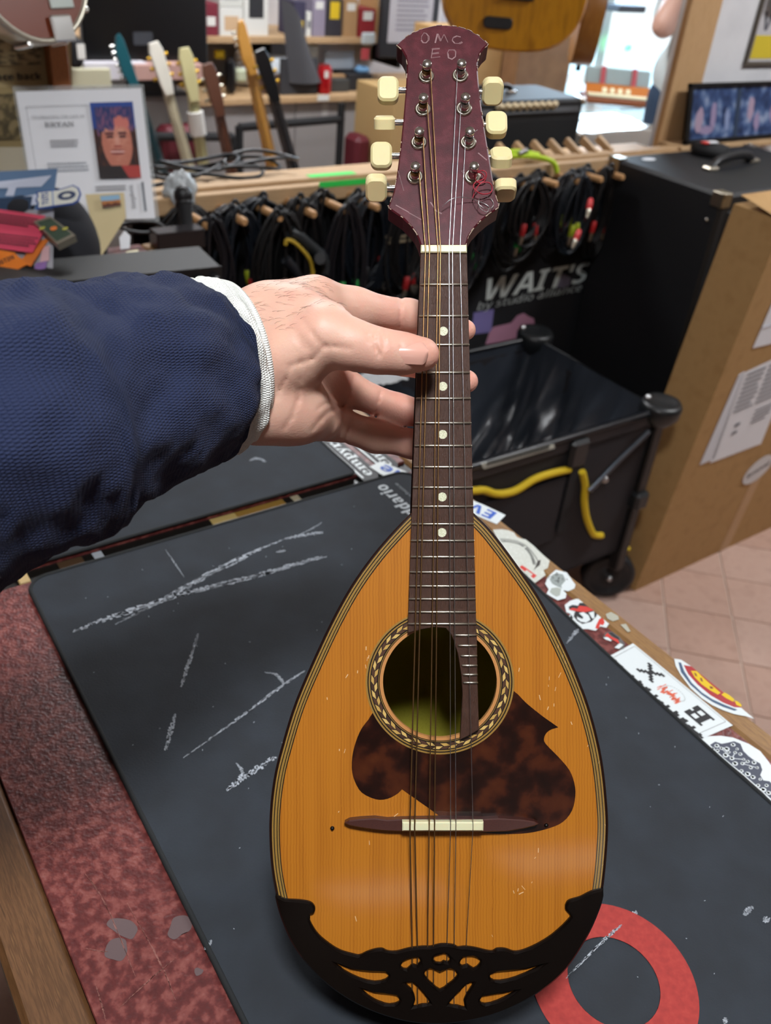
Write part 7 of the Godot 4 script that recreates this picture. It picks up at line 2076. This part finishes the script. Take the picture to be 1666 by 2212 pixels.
func guitar(label: String, called: String, o: Transform3D, neckm: Material, headm: Material, bodym: Material, tunerm: Material, hs := 0, thick := 0.045, big := 1.0) -> Node3D:
	# local axes: origin at the top of the headstock, y up along the neck, z out of the front
	var t := thing(called, label, "guitar", o, "guitars")
	var head := P2([-0.016, -0.175, 0.016, -0.175, 0.023, -0.13, 0.026, -0.03, 0.017, 0.0, -0.017, 0.0, -0.026, -0.03, -0.023, -0.13]) if hs == 0 else P2([-0.016, -0.175, 0.016, -0.175, 0.017, -0.14, 0.018, -0.02, 0.012, 0.0, -0.004, -0.006, -0.024, -0.05, -0.028, -0.12, -0.02, -0.15])
	part(t, "headstock", Geo.new().extr(Transform3D(Basis(Vector3.RIGHT, -0.1), Vector3(0, 0, -0.012)), head, 0.014, 0.002), headm)
	part(t, "neck", Geo.new().tube([Vector3(0, -0.16, -0.01), Vector3(0, -0.20, -0.006), Vector3(0, -0.64, -0.008)], [0.015, 0.017, 0.022], 12), neckm)
	part(t, "fingerboard", Geo.new().extr(Transform3D(), P2([-0.025, -0.66, 0.025, -0.66, 0.018, -0.172, -0.018, -0.172]), 0.008, 0.001), neckm)
	for i in 6:
		var s := -1.0 if (hs == 1 or i < 3) else 1.0
		var y := -0.045 - 0.035 * (i % 3) if hs == 0 else -0.03 - 0.021 * i
		var x := s * (0.024 if hs == 0 else 0.022)
		part(t, "tuner", Geo.new().cyl(Vector3(x, y, -0.002), Vector3(x + s * 0.014, y, -0.002), 0.005, 0.007, 8), tunerm)
	var bo := P2([0.0, -1.08, 0.10, -1.065, 0.155, -1.01, 0.168, -0.93, 0.14, -0.85, 0.115, -0.79, 0.12, -0.73, 0.135, -0.69, 0.12, -0.645, 0.07, -0.625, 0.0, -0.62, -0.07, -0.625, -0.12, -0.645, -0.135, -0.69, -0.12, -0.73, -0.115, -0.79, -0.14, -0.85, -0.168, -0.93, -0.155, -1.01, -0.10, -1.065])
	for i in bo.size():
		bo[i].x *= big
	part(t, "body", Geo.new().extr(Transform3D(Basis(), Vector3(0, 0, -thick)), curve2(bo, 4), thick, 0.006, [], true), bodym)
	part(t, "bridge", Geo.new().box(Transform3D(Basis(), Vector3(0, -0.95, 0.006)), Vector3(0.09, 0.02, 0.012), 0.003), M.black_plastic)
	var sg := Geo.new()
	for i in 6:
		sg.cyl(Vector3((i - 2.5) * 0.0065, -0.17, 0.0095), Vector3((i - 2.5) * 0.0095, -0.95, 0.014), 0.0007, -1, 4)
	part(t, "strings", sg, M.steel)
	return t

func zbox(called: String, label: String, cat: String, a: Vector3, b: Vector3, d: float, m: Material, group := "", bev := 0.003) -> MeshInstance3D:
	var lo := a.min(b)
	var hi := a.max(b)
	lo.z = a.z - d
	hi.z = a.z
	if absf(lo.y - 0.75) < 0.04 and a.z < -3.9:
		lo.y = 0.7505
	var c := Vector3((lo.x + hi.x) / 2, lo.y, a.z - d / 2)
	return one(called, label, cat, Geo.new().slab(lo - c, hi - c, bev), m, c, group)

# carton standing on y with a printed label on its front
func carton(label: String, x0: float, x1: float, y: float, h: float, z: float, d: float, m: Material, lab: Material, ly := 0.5, lh := 0.3) -> void:
	var t := thing("carton", label, "box", Vector3((x0 + x1) / 2, y, z - d / 2), "cartons on the wall shelf")
	part(t, "box", Geo.new().box(Transform3D(Basis(), Vector3(0, h / 2, 0)), Vector3(x1 - x0, h, d), 0.002), m)
	part(t, "label", Geo.new().box(Transform3D(Basis(), Vector3(0, h * ly, d / 2 + 0.0006)), Vector3((x1 - x0) * 0.6, h * lh, 0.001)), lab)

func far_shop() -> void:
	var S := 0.972
	# desk along the back wall
	var dk := thing("long_desk", "long desk with timber top and pale grey front panels at the back", "desk", Vector3(2.4, 0, -4.1))
	partw(dk, "desktop", Geo.new().slab(Vector3(1.66, 0.722, -4.39), Vector3(3.3, 0.75, -3.86), 0.003), M.pine)
	var grey := mat("8f8a88", 0.8)
	for k in 3:
		partw(dk, "front_panel", Geo.new().slab(Vector3(1.665 + k * 0.545, 0, -3.91), Vector3(2.205 + k * 0.545, 0.72, -3.885), 0.002), grey)
	partw(dk, "end_panel", Geo.new().slab(Vector3(1.66, 0, -4.38), Vector3(1.69, 0.72, -3.9)), grey)
	var cb := thing("side_cabinet", "grey low cabinet left of the desk", "cabinet", Vector3(1.1, 0, -4.1))
	partw(cb, "body", Geo.new().slab(Vector3(0.45, 0, -4.38), Vector3(1.64, 0.80, -3.75), 0.003), mat("8a8582", 0.8))
	partw(cb, "door_line", Geo.new().slab(Vector3(1.04, 0.03, -3.752), Vector3(1.05, 0.78, -3.747)), mat("3a3634", 0.8))
	# wall shelf with cartons
	var sf := thing("wall_shelf", "timber wall shelf loaded with small cartons", "shelf", Vector3(2.2, S - 0.022, -4.2))
	partw(sf, "board", Geo.new().slab(Vector3(1.15, S - 0.026, -4.398), Vector3(3.0, S, -4.0), 0.002), M.pine)
	for x in [1.4, 2.2, 2.95]:
		partw(sf, "bracket", Geo.new().slab(Vector3(x, S - 0.16, -4.398), Vector3(x + 0.02, S - 0.026, -4.15)), M.black_matte)
	var kraft := mat("a8845c", 0.8)
	var wh := mat("d9d8d2", 0.7)
	var dkb := mat("2e2c34", 0.6)
	carton("dark red carton with white label at the left end of the shelf", 1.826, 1.893, S, 0.125, -4.02, 0.15, mat("741f30", 0.6), wh, 0.45, 0.28)
	carton("white carton with a small tan picture beside the red carton", 1.90, 2.01, S, 0.11, -4.02, 0.15, wh, mat("c9a884", 0.7), 0.45, 0.5)
	carton("white carton stacked on top of the white carton", 1.90, 2.01, S + 0.112, 0.10, -4.02, 0.15, mat("cfcfc8", 0.7), mat("b8b8b0", 0.7), 0.4, 0.3)
	carton("tall white carton with a black stripe", 2.02, 2.14, S, 0.20, -4.03, 0.15, wh, M.ink, 0.6, 0.5)
	carton("slim dark carton with a yellow flash", 2.265, 2.325, S, 0.14, -4.02, 0.15, mat("34304a", 0.6), M.yellow, 0.35, 0.2)
	carton("small white carton between the dark ones", 2.33, 2.355, S, 0.10, -4.02, 0.15, wh, M.grey_ink)
	carton("lilac grey carton with white top label", 2.362, 2.43, S, 0.15, -4.02, 0.15, mat("8d8496", 0.7), wh, 0.85, 0.2)
	carton("black carton with a wide yellow stripe", 2.437, 2.52, S, 0.155, -4.02, 0.15, dkb, M.yellow, 0.7, 0.45)
	carton("kraft carton with a round white label", 2.53, 2.605, S, 0.155, -4.02, 0.15, kraft, wh, 0.8, 0.2)
	carton("bright red carton with white label", 2.612, 2.70, S, 0.12, -4.01, 0.15, mat("8a2328", 0.6), wh, 0.75, 0.3)
	carton("tall kraft carton at the right end of the shelf", 2.71, 2.80, S, 0.18, -4.03, 0.15, mat("b58c5c", 0.8), wh, 0.8, 0.2)
	carton("pink and white carton near the black screen", 1.19, 1.262, S, 0.13, -4.03, 0.12, mat("d8d0d4", 0.7), mat("d88a94", 0.7), 0.5, 0.5)
	var fm := thing("foam_panel", "curved dark grey foam panel standing before the shelf", "foam panel", Vector3(2.2, 0.75, -3.96))
	partw(fm, "foam", Geo.new().grid(func(u: float, v: float) -> Vector3: return Vector3(2.13 + 0.17 * u * (1.0 - 0.25 * v) + 0.05 * (1 - v), 0.80 + 0.33 * v * (1.0 - 0.5 * u * u), -3.90 + 0.035 * sin(u * PI)), 14, 10), mat("4a4a4e", 0.9))
	partw(fm, "backing", Geo.new().slab(Vector3(2.14, 0.752, -3.92), Vector3(2.33, 0.90, -3.905)), mat("36363a", 0.9))
	# things on the desk
	var rl := thing("paper_roll", "big white paper roll lying on the desk", "paper roll", Vector3(2.2, 0.751, -4.10))
	part(rl, "paper", Geo.new().tube([Vector3(-0.17, 0.075, -0.03), Vector3(0.13, 0.068, 0.06)], 0.068, 24), mat("ccd2d8", 0.6))
	part(rl, "core", Geo.new().tube([Vector3(0.131, 0.068, 0.06), Vector3(0.134, 0.068, 0.061)], 0.02, 16), mat("8a8c90", 0.8))
	var cn := thing("red_can", "bright red drink can on the desk", "can", Vector3(2.375, 0.75, -3.92))
	part(cn, "can", Geo.new().lathe(Transform3D(), [Vector2(0, 0), Vector2(0.027, 0.0), Vector2(0.033, 0.008), Vector2(0.033, 0.105), Vector2(0.027, 0.118), Vector2(0.027, 0.121)], 24), mat("b5161f", 0.35, 0.3))
	part(cn, "lid", Geo.new().cyl(Vector3(0, 0.118, 0), Vector3(0, 0.119, 0), 0.0265, -1, 20), M.steel)
	part(cn, "white_mark", Geo.new().box(Transform3D(Basis(), Vector3(-0.008, 0.085, 0.0325)), Vector3(0.02, 0.03, 0.002)), wh)
	zbox("wooden_box", "dark brown wooden box under the paper roll", "box", Vector3(2.0459,0.8262,-3.93), Vector3(2.183,0.732,-3.93), 0.06, mat("4e3626", 0.6))
	zbox("black_bottle", "tall black bottle at the left end of the desk", "bottle", Vector3(1.8986,0.8968,-3.93), Vector3(1.937,0.7422,-3.93), 0.06, mat("111114", 0.35), "", 0.018)
	zbox("yellow_tag", "small yellow tag under the shelf", "tag", Vector3(1.9148,0.9025,-4.1), Vector3(1.9597,0.87,-4.1), 0.02, M.yellow)
	zbox("pale_jar", "pale green jar behind the maple guitar neck", "jar", Vector3(1.9596,0.846,-3.98), Vector3(2.0118,0.7909,-3.98), 0.05, mat("b9c0a4", 0.5), "", 0.01)
	zbox("grey_carton", "pale grey carton standing on the desk behind the red can", "box", Vector3(2.3486,0.9316,-4.05), Vector3(2.4193,0.7538,-4.05), 0.1, mat("a8a8a0", 0.8))
	zbox("laptop", "open grey laptop at the right end of the desk", "laptop", Vector3(2.456,0.9063,-4.05), Vector3(2.6188,0.8272,-4.05), 0.015, mat("9aa4ae", 0.5))
	zbox("black_gear_tray", "low black tray of gear on the desk", "tray", Vector3(2.3071,0.8056,-3.93), Vector3(2.5222,0.7467,-3.93), 0.08, mat("3a3a38", 0.7))
	zbox("tan_block", "tan wooden block on the black gear tray", "block", Vector3(2.3789,0.8158,-3.98), Vector3(2.5376,0.7966,-3.96), 0.04, kraft)
	zbox("black_case", "small black case with blue cloth at the right end of the desk", "case", Vector3(2.5295,0.8216,-3.95), Vector3(2.6656,0.7428,-3.95), 0.15, mat("1b1b20", 0.6))
	zbox("blue_cloth", "crumpled pale blue cloth on the black case", "cloth", Vector3(2.6002,0.8521,-3.97), Vector3(2.6684,0.8152,-3.97), 0.06, mat("6f9cc4", 0.8), "", 0.015)
	zbox("price_slip", "white price slip hanging from the desk front", "slip", Vector3(2.3063,0.7552,-3.858), Vector3(2.3684,0.7291,-3.858), 0.001, wh)
	zbox("price_slip", "narrow white price slip below the desk edge", "slip", Vector3(2.3478,0.7192,-3.883), Vector3(2.3801,0.6572,-3.883), 0.001, mat("a8a4a2", 0.7))
	zbox("clear_bag", "clear bag with red and white card hanging from the shelf end", "bag", Vector3(2.6008,0.9983,-3.96), Vector3(2.6771,0.9452,-3.96), 0.02, mat("b4bcbe", 0.4), "", 0.008)
	zbox("red_card", "red card hanging under the clear bag", "card", Vector3(2.5988,0.9309,-3.96), Vector3(2.6445,0.8823,-3.96), 0.005, mat("b0444a", 0.6))
	# black screen and things on the side cabinet
	var tv := thing("black_screen", "large black screen at the top left", "screen", Vector3(1.5, 0.86, -3.7))
	partw(tv, "panel", Geo.new().slab(Vector3(1.19, 0.905, -3.72), Vector3(1.685, 1.4, -3.68), 0.006), mat("0a0a0c", 0.3))
	partw(tv, "stand", Geo.new().slab(Vector3(1.35, 0.80, -3.72), Vector3(1.55, 0.91, -3.70)), M.black_plastic)
	partw(tv, "stand_foot", Geo.new().slab(Vector3(1.28, 0.80, -3.76), Vector3(1.60, 0.812, -3.69), 0.003), M.black_plastic)
	partw(tv, "sticker", Geo.new().slab(Vector3(1.3803,1.0303,-3.678), Vector3(1.4572,0.9857,-3.678) + Vector3(0, 0, 0.001)), mat("33363c", 0.5))
	zbox("file_box", "cream file box under the black screen", "box", Vector3(1.0941,0.9175,-3.6), Vector3(1.2546,0.8525,-3.6), 0.1, mat("b9b498", 0.7))
	zbox("paper_stack", "stack of white papers under the black screen", "papers", Vector3(1.1618,0.9351,-3.62), Vector3(1.4058,0.8752,-3.62), 0.05, mat("c2bec4", 0.7))
	zbox("pink_box", "flat pinkish box beside the white headstock", "box", Vector3(1.3471,0.9305,-3.6), Vector3(1.6268,0.875,-3.6), 0.08, mat("b08a80", 0.7))
	zbox("black_camera_bag", "black bag with a white tag beside the timber upright", "bag", Vector3(1.0755,1.0363,-3.5), Vector3(1.1297,0.9365,-3.5), 0.1, mat("17171a", 0.7), "", 0.015)
	zbox("white_tag", "white swing tag on the black bag", "tag", Vector3(1.1022,1.0162,-3.49), Vector3(1.1312,0.9679,-3.49), 0.002, wh)
	# notices on the back wall
	var nt := thing("framed_notice", "grey printed notice in a black frame left of the headstock", "notice", Vector3(2.83, 1.1, -3.9))
	partw(nt, "frame", Geo.new().slab(Vector3(2.66, 0.90, -3.93), Vector3(2.99, 1.36, -3.90), 0.003), mat("15151a", 0.5))
	partw(nt, "sheet", Geo.new().slab(Vector3(2.70, 0.965, -3.90), Vector3(2.95, 1.34, -3.898)), mat("a8a4a8", 0.7))
	print_lines(nt, Transform3D(Basis(), Vector3(2.825, 1.09, -3.8975)), 0.17, 0.16, 8, mat("6e6c74", 0.8))
	zbox("wall_notice", "plain printed sheet on the wall behind the headstock", "notice", Vector3(3.02, 1.35, -3.92), Vector3(3.24, 1.01, -3.92), 0.004, mat("b0aeb4", 0.7))
	# guitars in a floor rack
	var gr := thing("guitar_rack", "black padded floor rack that holds the guitars", "rack", Vector3(1.7, 0, -3.56))
	for r in [[Vector3(1.02, 0.70, -3.56), Vector3(1.73, 0.665, -3.56)], [Vector3(1.76, 0.70, -3.56), Vector3(2.26, 0.715, -3.56)], [Vector3(1.76, 0.0, -3.56), Vector3(1.76, 0.705, -3.56)], [Vector3(2.25, 0.0, -3.56), Vector3(2.25, 0.78, -3.56)], [Vector3(1.73, 0.0, -3.56), Vector3(1.73, 0.67, -3.56)], [Vector3(1.02, 0.0, -3.56), Vector3(1.02, 0.70, -3.56)]]:
		partw(gr, "tube", Geo.new().tube(r, 0.017, 10), M.black_matte)
	var gold := mat("b8902c", 0.35, 0.8)
	var defs := [
		["teal electric guitar leftmost in the floor rack", Vector3(1.2345,1.0514,-3.45), 0.28, mat("123c44", 0.35), mat("17505a", 0.3), M.chrome, 1],
		["electric guitar with white headstock and gold tuners", Vector3(1.3373,1.0384,-3.37), 0.255, mat("c9c0a2", 0.4), mat("d8d4c8", 0.35), gold, 0],
		["cream necked electric guitar with a white tag on its neck", Vector3(1.4183,1.0327,-3.29), 0.135, mat("bdb684", 0.4), mat("c4bc8c", 0.35), gold, 0],
		["brown mahogany necked guitar in the floor rack", Vector3(1.468,0.995,-3.21), 0.22, mat("5a3422", 0.45), mat("5e3a2a", 0.45), M.nickel, 0],
		["guitar with bare maple neck and headstock", Vector3(1.5529,1.1411,-3.13), 0.255, mat("c08a3c", 0.4), mat("c48e40", 0.4), M.nickel, 1],
		["black electric guitar rightmost in the floor rack", Vector3(1.5889,1.0625,-3.05), 0.33, mat("100f10", 0.35), mat("121214", 0.3), gold, 0]]
	for d in defs:
		var up := Vector3(-sin(d[2]), cos(d[2]), -0.02).normalized()
		var g := guitar(d[0], "electric_guitar", T3(d[1], up.cross(Vector3(0.0, 0, 1)).normalized(), up), d[3], d[4], d[4], d[5], d[6])
		if d[0].begins_with("cream"):
			part(g, "neck_tag", Geo.new().cyl(Vector3(0, -0.21, 0), Vector3(0, -0.29, 0), 0.03, 0.03, 12), wh)
	# red cases behind the guitars
	zbox("red_case", "dark red guitar case standing behind the cream guitar", "case", Vector3(1.45, 0.70, -3.6), Vector3(1.63, 0.0, -3.6), 0.1, mat("5a1520", 0.6), "red cases", 0.02)
	zbox("red_case", "dark red guitar case beside the tan cartons", "case", Vector3(2.27, 0.66, -3.45), Vector3(2.35, 0.0, -3.45), 0.12, mat("5a1520", 0.6), "red cases", 0.02)
	# tall cartons and brown board behind the headstock
	zbox("tall_carton", "tall tan carton behind the left tuner buttons", "box", Vector3(2.36, 0.86, -3.32), Vector3(2.62, 0.0, -3.32), 0.3, mat("b0905e", 0.8))
	zbox("tall_carton", "tall tan carton directly behind the headstock", "box", Vector3(2.63, 1.09, -3.3), Vector3(2.90, 0.0, -3.3), 0.3, mat("b8925e", 0.8))
	zbox("tall_carton", "tall dark brown carton below the yellow hanging guitar", "box", Vector3(2.905, 1.108, -3.2), Vector3(3.22, 0.0, -3.2), 0.3, M.brown_board)
	# amplifier on its stand
	var am := thing("guitar_amplifier", "black combo amplifier with a beige knob row behind the tuners", "amplifier", T3(Vector3(1.94, 0.93, -2.15), Vector3(1, 0, 0)))
	part(am, "case", Geo.new().box(Transform3D(Basis(), Vector3(0, 0.075, -0.02)), Vector3(0.44, 0.15, 0.22), 0.008), M.tolex)
	part(am, "control_panel", Geo.new().box(T3(Vector3(0.0, 0.128, 0.088), Vector3.RIGHT, Vector3(0, 1, -0.8)), Vector3(0.40, 0.035, 0.006), 0.001), mat("26262a", 0.4))
	for k in 9:
		var kp := Vector3(-0.12 + k * 0.026, 0.132, 0.094)
		part(am, "knob", Geo.new().cyl(kp, kp + Vector3(0, 0.012, 0.012), 0.010, 0.008, 10), mat("b9a888", 0.5))
	part(am, "grille", Geo.new().box(Transform3D(Basis(), Vector3(0, 0.05, 0.091)), Vector3(0.41, 0.09, 0.004), 0.001), mat("0c0d0f", 0.8))
	part(am, "handle", Geo.new().tube(curve3([Vector3(-0.13, 0.15, -0.02), Vector3(-0.11, 0.165, -0.02), Vector3(0.0, 0.168, -0.02), Vector3(0.02, 0.15, -0.02)], 4), 0.008, 8), M.black_plastic)
	for x in [-0.13, 0.02]:
		part(am, "handle_end", Geo.new().box(Transform3D(Basis(), Vector3(x, 0.153, -0.02)), Vector3(0.03, 0.008, 0.022), 0.003), M.chrome)
	for x in [-0.215, 0.215]:
		part(am, "metal_corner", Geo.new().ball(Transform3D(Basis.from_scale(Vector3.ONE * 0.013), Vector3(x, 0.143, 0.085)), 6), M.chrome)
	zbox("amplifier_stand", "black case under the combo amplifier", "case", Vector3(1.71, 0.93, -2.03), Vector3(2.18, 0.0, -2.03), 0.26, M.black_matte)
	# foil-wrapped parcel on a side table
	var tb := thing("side_table", "brown side table under the silver parcel", "table", Vector3(2.47, 0, -2.3))
	partw(tb, "tabletop", Geo.new().slab(Vector3(2.25, 0.85, -2.5), Vector3(2.72, 0.875, -2.1), 0.003), M.brown_board)
	for q in [[2.27, -2.48], [2.7, -2.48], [2.27, -2.12], [2.7, -2.12]]:
		partw(tb, "leg", Geo.new().slab(Vector3(q[0] - 0.02, 0, q[1] - 0.02), Vector3(q[0] + 0.02, 0.85, q[1] + 0.02)), M.brown_board)
	var fo := thing("foil_parcel", "crumpled silver foil wrapped parcel left of the timber post", "parcel", Vector3(2.47, 0.876, -2.28))
	var fn := noise(1.0, 3, FastNoiseLite.TYPE_CELLULAR, 5)
	part(fo, "foil", Geo.new().grid(func(u: float, v: float) -> Vector3:
		var a := u * TAU
		var c := Vector3(clampf(cos(a) * 1.5, -1, 1) * 0.2, 0, clampf(sin(a) * 1.5, -1, 1) * 0.13)
		var q := c * (1.0 if v < 0.5 else 2.0 - 2.0 * v)
		var y := minf(v * 2.0, 1.0) * 0.085
		var f := fn.get_noise_3dv(Vector3(q.x, y, q.z) * 26.0) * 0.02
		return Vector3(q.x * (1.0 + f), maxf(0.0, y + f * 0.7), q.z * (1.0 + f)), 48, 24), mat("b5aca0", 0.22, 0.75))
	# small keyboard instrument on a glass case near the window
	var gc := thing("glass_showcase", "low glass showcase near the shop window", "showcase", Vector3(3.35, 0, -3.0))
	partw(gc, "base", Geo.new().slab(Vector3(3.0, 0, -3.15), Vector3(3.7, 0.55, -2.85)), mat("8d9694", 0.5))
	partw(gc, "glass_top", Geo.new().slab(Vector3(3.0, 0.552, -3.17), Vector3(3.7, 0.858, -2.85), 0.002), glass(Color(0.75, 0.85, 0.85), 0.25, 0.05))
	var kb := thing("keyboard_instrument", "small wooden keyboard instrument with pale keys and grey bellows", "keyboard", T3(Vector3(3.33, 0.86, -2.99), Vector3(0.82, 0, 0.57)))
	part(kb, "case", Geo.new().box(Transform3D(Basis(), Vector3(0, 0.012, 0.0)), Vector3(0.30, 0.024, 0.17), 0.004), mat("8a4a24", 0.45))
	part(kb, "key_bed", Geo.new().box(Transform3D(Basis(), Vector3(0, 0.026, 0.045)), Vector3(0.28, 0.006, 0.07), 0.001), mat("6a3a20", 0.5))
	for k in 14:
		part(kb, "key", Geo.new().box(Transform3D(Basis(), Vector3(-0.13 + k * 0.02, 0.031, 0.045)), Vector3(0.0185, 0.007, 0.066), 0.001), mat("cfcbaa", 0.4))
	part(kb, "name_board", Geo.new().box(T3(Vector3(0, 0.045, -0.005), Vector3.RIGHT, Vector3(0, 1, -0.5)), Vector3(0.29, 0.045, 0.012), 0.002), mat("b8681c", 0.4))
	for k in 4:
		part(kb, "stop_plate", Geo.new().box(T3(Vector3(-0.06 + k * 0.035, 0.045, 0.004), Vector3.RIGHT, Vector3(0, 1, -0.5)), Vector3(0.022, 0.022, 0.006), 0.002), M.cream)
	part(kb, "bellows", Geo.new().box(T3(Vector3(0, 0.09, -0.06), Vector3.RIGHT, Vector3(0, 1, -0.4)), Vector3(0.29, 0.075, 0.03), 0.006), mat("8a9694", 0.7))
	for x in [-0.07, 0.07]:
		part(kb, "red_band", Geo.new().box(T3(Vector3(x, 0.092, -0.05), Vector3.RIGHT, Vector3(0, 1, -0.4)), Vector3(0.02, 0.078, 0.034), 0.002), mat("a8444a", 0.6))
	# customer half hidden by the post
	var pe := thing("person", "person in white shirt and blue jeans half hidden by the timber post", "person", Vector3(3.22, 0, -2.5))
	var O := Vector3(3.22, 0, -2.5)
	var mk := func(list: Array) -> Array:
		var q := []
		for c in list:
			var l := []
			for j in c:
				l.append([O + Vector3(j[0], j[1], j[2]), j[3]])
			q.append(l)
		return q
	partw(pe, "body", sdf_mesh(mk.call([
		[[0.0, 1.42, 0.0, 0.05], [-0.01, 1.53, 0.0, 0.05]], [[0.0, 1.66, 0.0, 0.088], [-0.03, 1.62, 0.0, 0.07]], [[-0.06, 1.57, 0.0, 0.045], [-0.05, 1.55, 0.0, 0.04]], [[-0.1, 1.63, 0.0, 0.012], [-0.115, 1.60, 0.0, 0.014]],
		[[-0.01, 1.62, 0.085, 0.014], [-0.01, 1.60, 0.083, 0.012]], [[-0.01, 1.62, -0.085, 0.014], [-0.01, 1.60, -0.083, 0.012]],
		[[0.0, 1.36, 0.19, 0.05], [0.02, 1.12, 0.24, 0.042], [-0.03, 0.92, 0.24, 0.033], [-0.04, 0.84, 0.24, 0.03]],
		[[0.0, 1.38, -0.17, 0.05], [-0.19, 1.22, -0.06, 0.042], [-0.14, 1.40, -0.02, 0.034], [-0.11, 1.47, -0.02, 0.03]],
		[[0.0, 1.3, 0.0, 0.11], [0.0, 1.0, 0.0, 0.11]]]), 0.013, 0.009, [], Vector3.ZERO, func(_p): return Color(0.55, 0.32, 0.24)), mat(Color.WHITE, 0.5, 0.0, {"vc": 1}))
	partw(pe, "hair", sdf_mesh(mk.call([[[0.02, 1.70, 0.0, 0.088], [0.0, 1.71, 0.0, 0.085]], [[0.05, 1.64, 0.0, 0.07], [0.05, 1.60, 0.0, 0.055]]]), 0.013, 0.008), mat("2c1e16", 0.8))
	partw(pe, "shirt", sdf_mesh(mk.call([[[0.0, 1.36, 0.0, 0.13], [0.0, 1.16, 0.0, 0.125], [0.0, 1.0, 0.0, 0.13]], [[0.0, 1.38, 0.15, 0.075], [0.0, 1.38, -0.15, 0.075]], [[0.0, 1.05, 0.07, 0.12], [0.0, 1.05, -0.07, 0.12]], [[0.0, 1.37, 0.18, 0.07], [0.01, 1.24, 0.22, 0.062]], [[0.0, 1.37, -0.18, 0.07], [0.01, 1.24, -0.22, 0.062]]]), 0.015, 0.012), mat("c8d2d2", 0.85))
	partw(pe, "jeans", sdf_mesh(mk.call([[[0.0, 0.95, 0.07, 0.12], [-0.01, 0.5, 0.09, 0.078], [0.0, 0.08, 0.1, 0.058]], [[0.0, 0.95, -0.07, 0.12], [-0.01, 0.5, -0.09, 0.078], [0.0, 0.08, -0.1, 0.058]]]), 0.015, 0.012), mat("2c4058", 0.85))
	partw(pe, "shoes", sdf_mesh(mk.call([[[0.02, 0.05, 0.1, 0.05], [-0.14, 0.04, 0.11, 0.04]], [[0.02, 0.05, -0.1, 0.05], [-0.14, 0.04, -0.11, 0.04]]]), 0.013, 0.006), mat("1c1c1e", 0.6))
	# guitars hung from the ceiling, only their lower ends in the picture
	var amber := mottled([C("8f5c0a"), C("b57c14"), C("a8700e")], 0.006, Vector3(8, 1.5, 8), 0.3, {"coat": 0.5})
	var up1 := Vector3(0.02, 1, -0.06).normalized()
	var h1 := guitar("amber archtop guitar hanging behind the headstock, black plate on its lower end", "archtop_guitar", T3(Vector3(1.815, 2.292, -2.06), Vector3(0.86, 0, 0.51), up1), mat("4a2a18", 0.4), mat("15100c", 0.3), amber, M.nickel, 0, 0.07, 1.12)
	part(h1, "tail_plate", Geo.new().extr(Transform3D(Basis(), Vector3(-0.04, -1.015, 0.0)), rect2(0.078, 0.028, 0.012, 5), 0.008, 0.002), M.black_plastic)
	var h2 := guitar("thin tan bodied guitar hanging edge-on right of the amber one", "acoustic_guitar", T3(Vector3(2.16, 2.25, -2.05), Vector3(0.66, 0, -0.75), Vector3(0.0, 1, 0.02)), mat("5a3418", 0.4), mat("3a2210", 0.4), mottled([C("7a4c1c"), C("9c6a30")], 0.02, Vector3(20, 2, 20), 0.35), M.nickel, 0, 0.06, 1.0)
	part(h2, "strap_pin", Geo.new().cyl(Vector3(0, -1.08, -0.03), Vector3(0, -1.098, -0.03), 0.006, 0.008, 10), M.black_plastic)
	for c in [[1.815, 2.30, -2.06], [2.16, 2.26, -2.05]]:
		one("ceiling_hook", "black ceiling hook that carries the %s guitar" % ["amber" if c[0] < 2.0 else "tan"], "hook", Geo.new().tube([Vector3(0, 0.45, 0), Vector3(0, 0.0, 0), Vector3(0, -0.03, 0.03)], 0.008, 8), M.black_plastic, Vector3(c[0], c[1] - 0.02, c[2] - 0.03))
	zbox("wall_speaker", "black slotted box above the shop window", "speaker", Vector3(4.5446,1.1221,-4.2), Vector3(4.777,1.0854,-4.2), 0.12, mat("26282c", 0.6))
	# sheets stuck to the window
	var paper := mat("dfe9e8", 0.7, 0.0, {"back": Color(0.8, 0.85, 0.85)})
	for q in [["left window sheet with dark lettering", 4.24, 4.62, 0.72, 1.12], ["lower left window sheet with dark lines", 4.22, 4.60, 0.30, 0.66], ["wide window sheet right of the mullion", 4.80, 5.35, 0.42, 0.86]]:
		var ws := card("window_sheet", "white paper " + q[0], "sheet", [Vector3(q[1], q[4], -4.415), Vector3(q[2], q[4], -4.415), Vector3(q[2], q[3], -4.415), Vector3(q[1], q[3], -4.415)], paper, "papers stuck on the shop window")
		print_lines(ws, Transform3D(Basis(), Vector3((q[1] + q[2]) / 2, q[3] + 0.1, -4.413)), 0.2, 0.08, 2, mat("5a6a70", 0.7))
	one("green_light_sign", "small green glowing shop sign by the window mullion", "sign", Geo.new().extr(Transform3D(Basis(), Vector3(4.8825,0.8722,-4.38)), disc2(0.03, 0.02, 20), 0.01), glow(Color(0.4, 1.0, 0.55), 1.2))
	var gl := OmniLight3D.new()
	gl.name = "sign_light"
	gl.light_color = Color(0.4, 1.0, 0.55)
	gl.light_energy = 0.01
	gl.light_size = 0.03
	gl.omni_range = 14.0
	gl.omni_attenuation = 2.0
	gl.shadow_enabled = true
	add_child(gl)
	gl.position = Vector3(4.8379,0.8781,-4.34)

func glow(c: Color, e: float) -> StandardMaterial3D:
	var m := mat(c, 0.5)
	m.emission_enabled = true
	m.emission = c
	m.emission_energy_multiplier = e
	return m
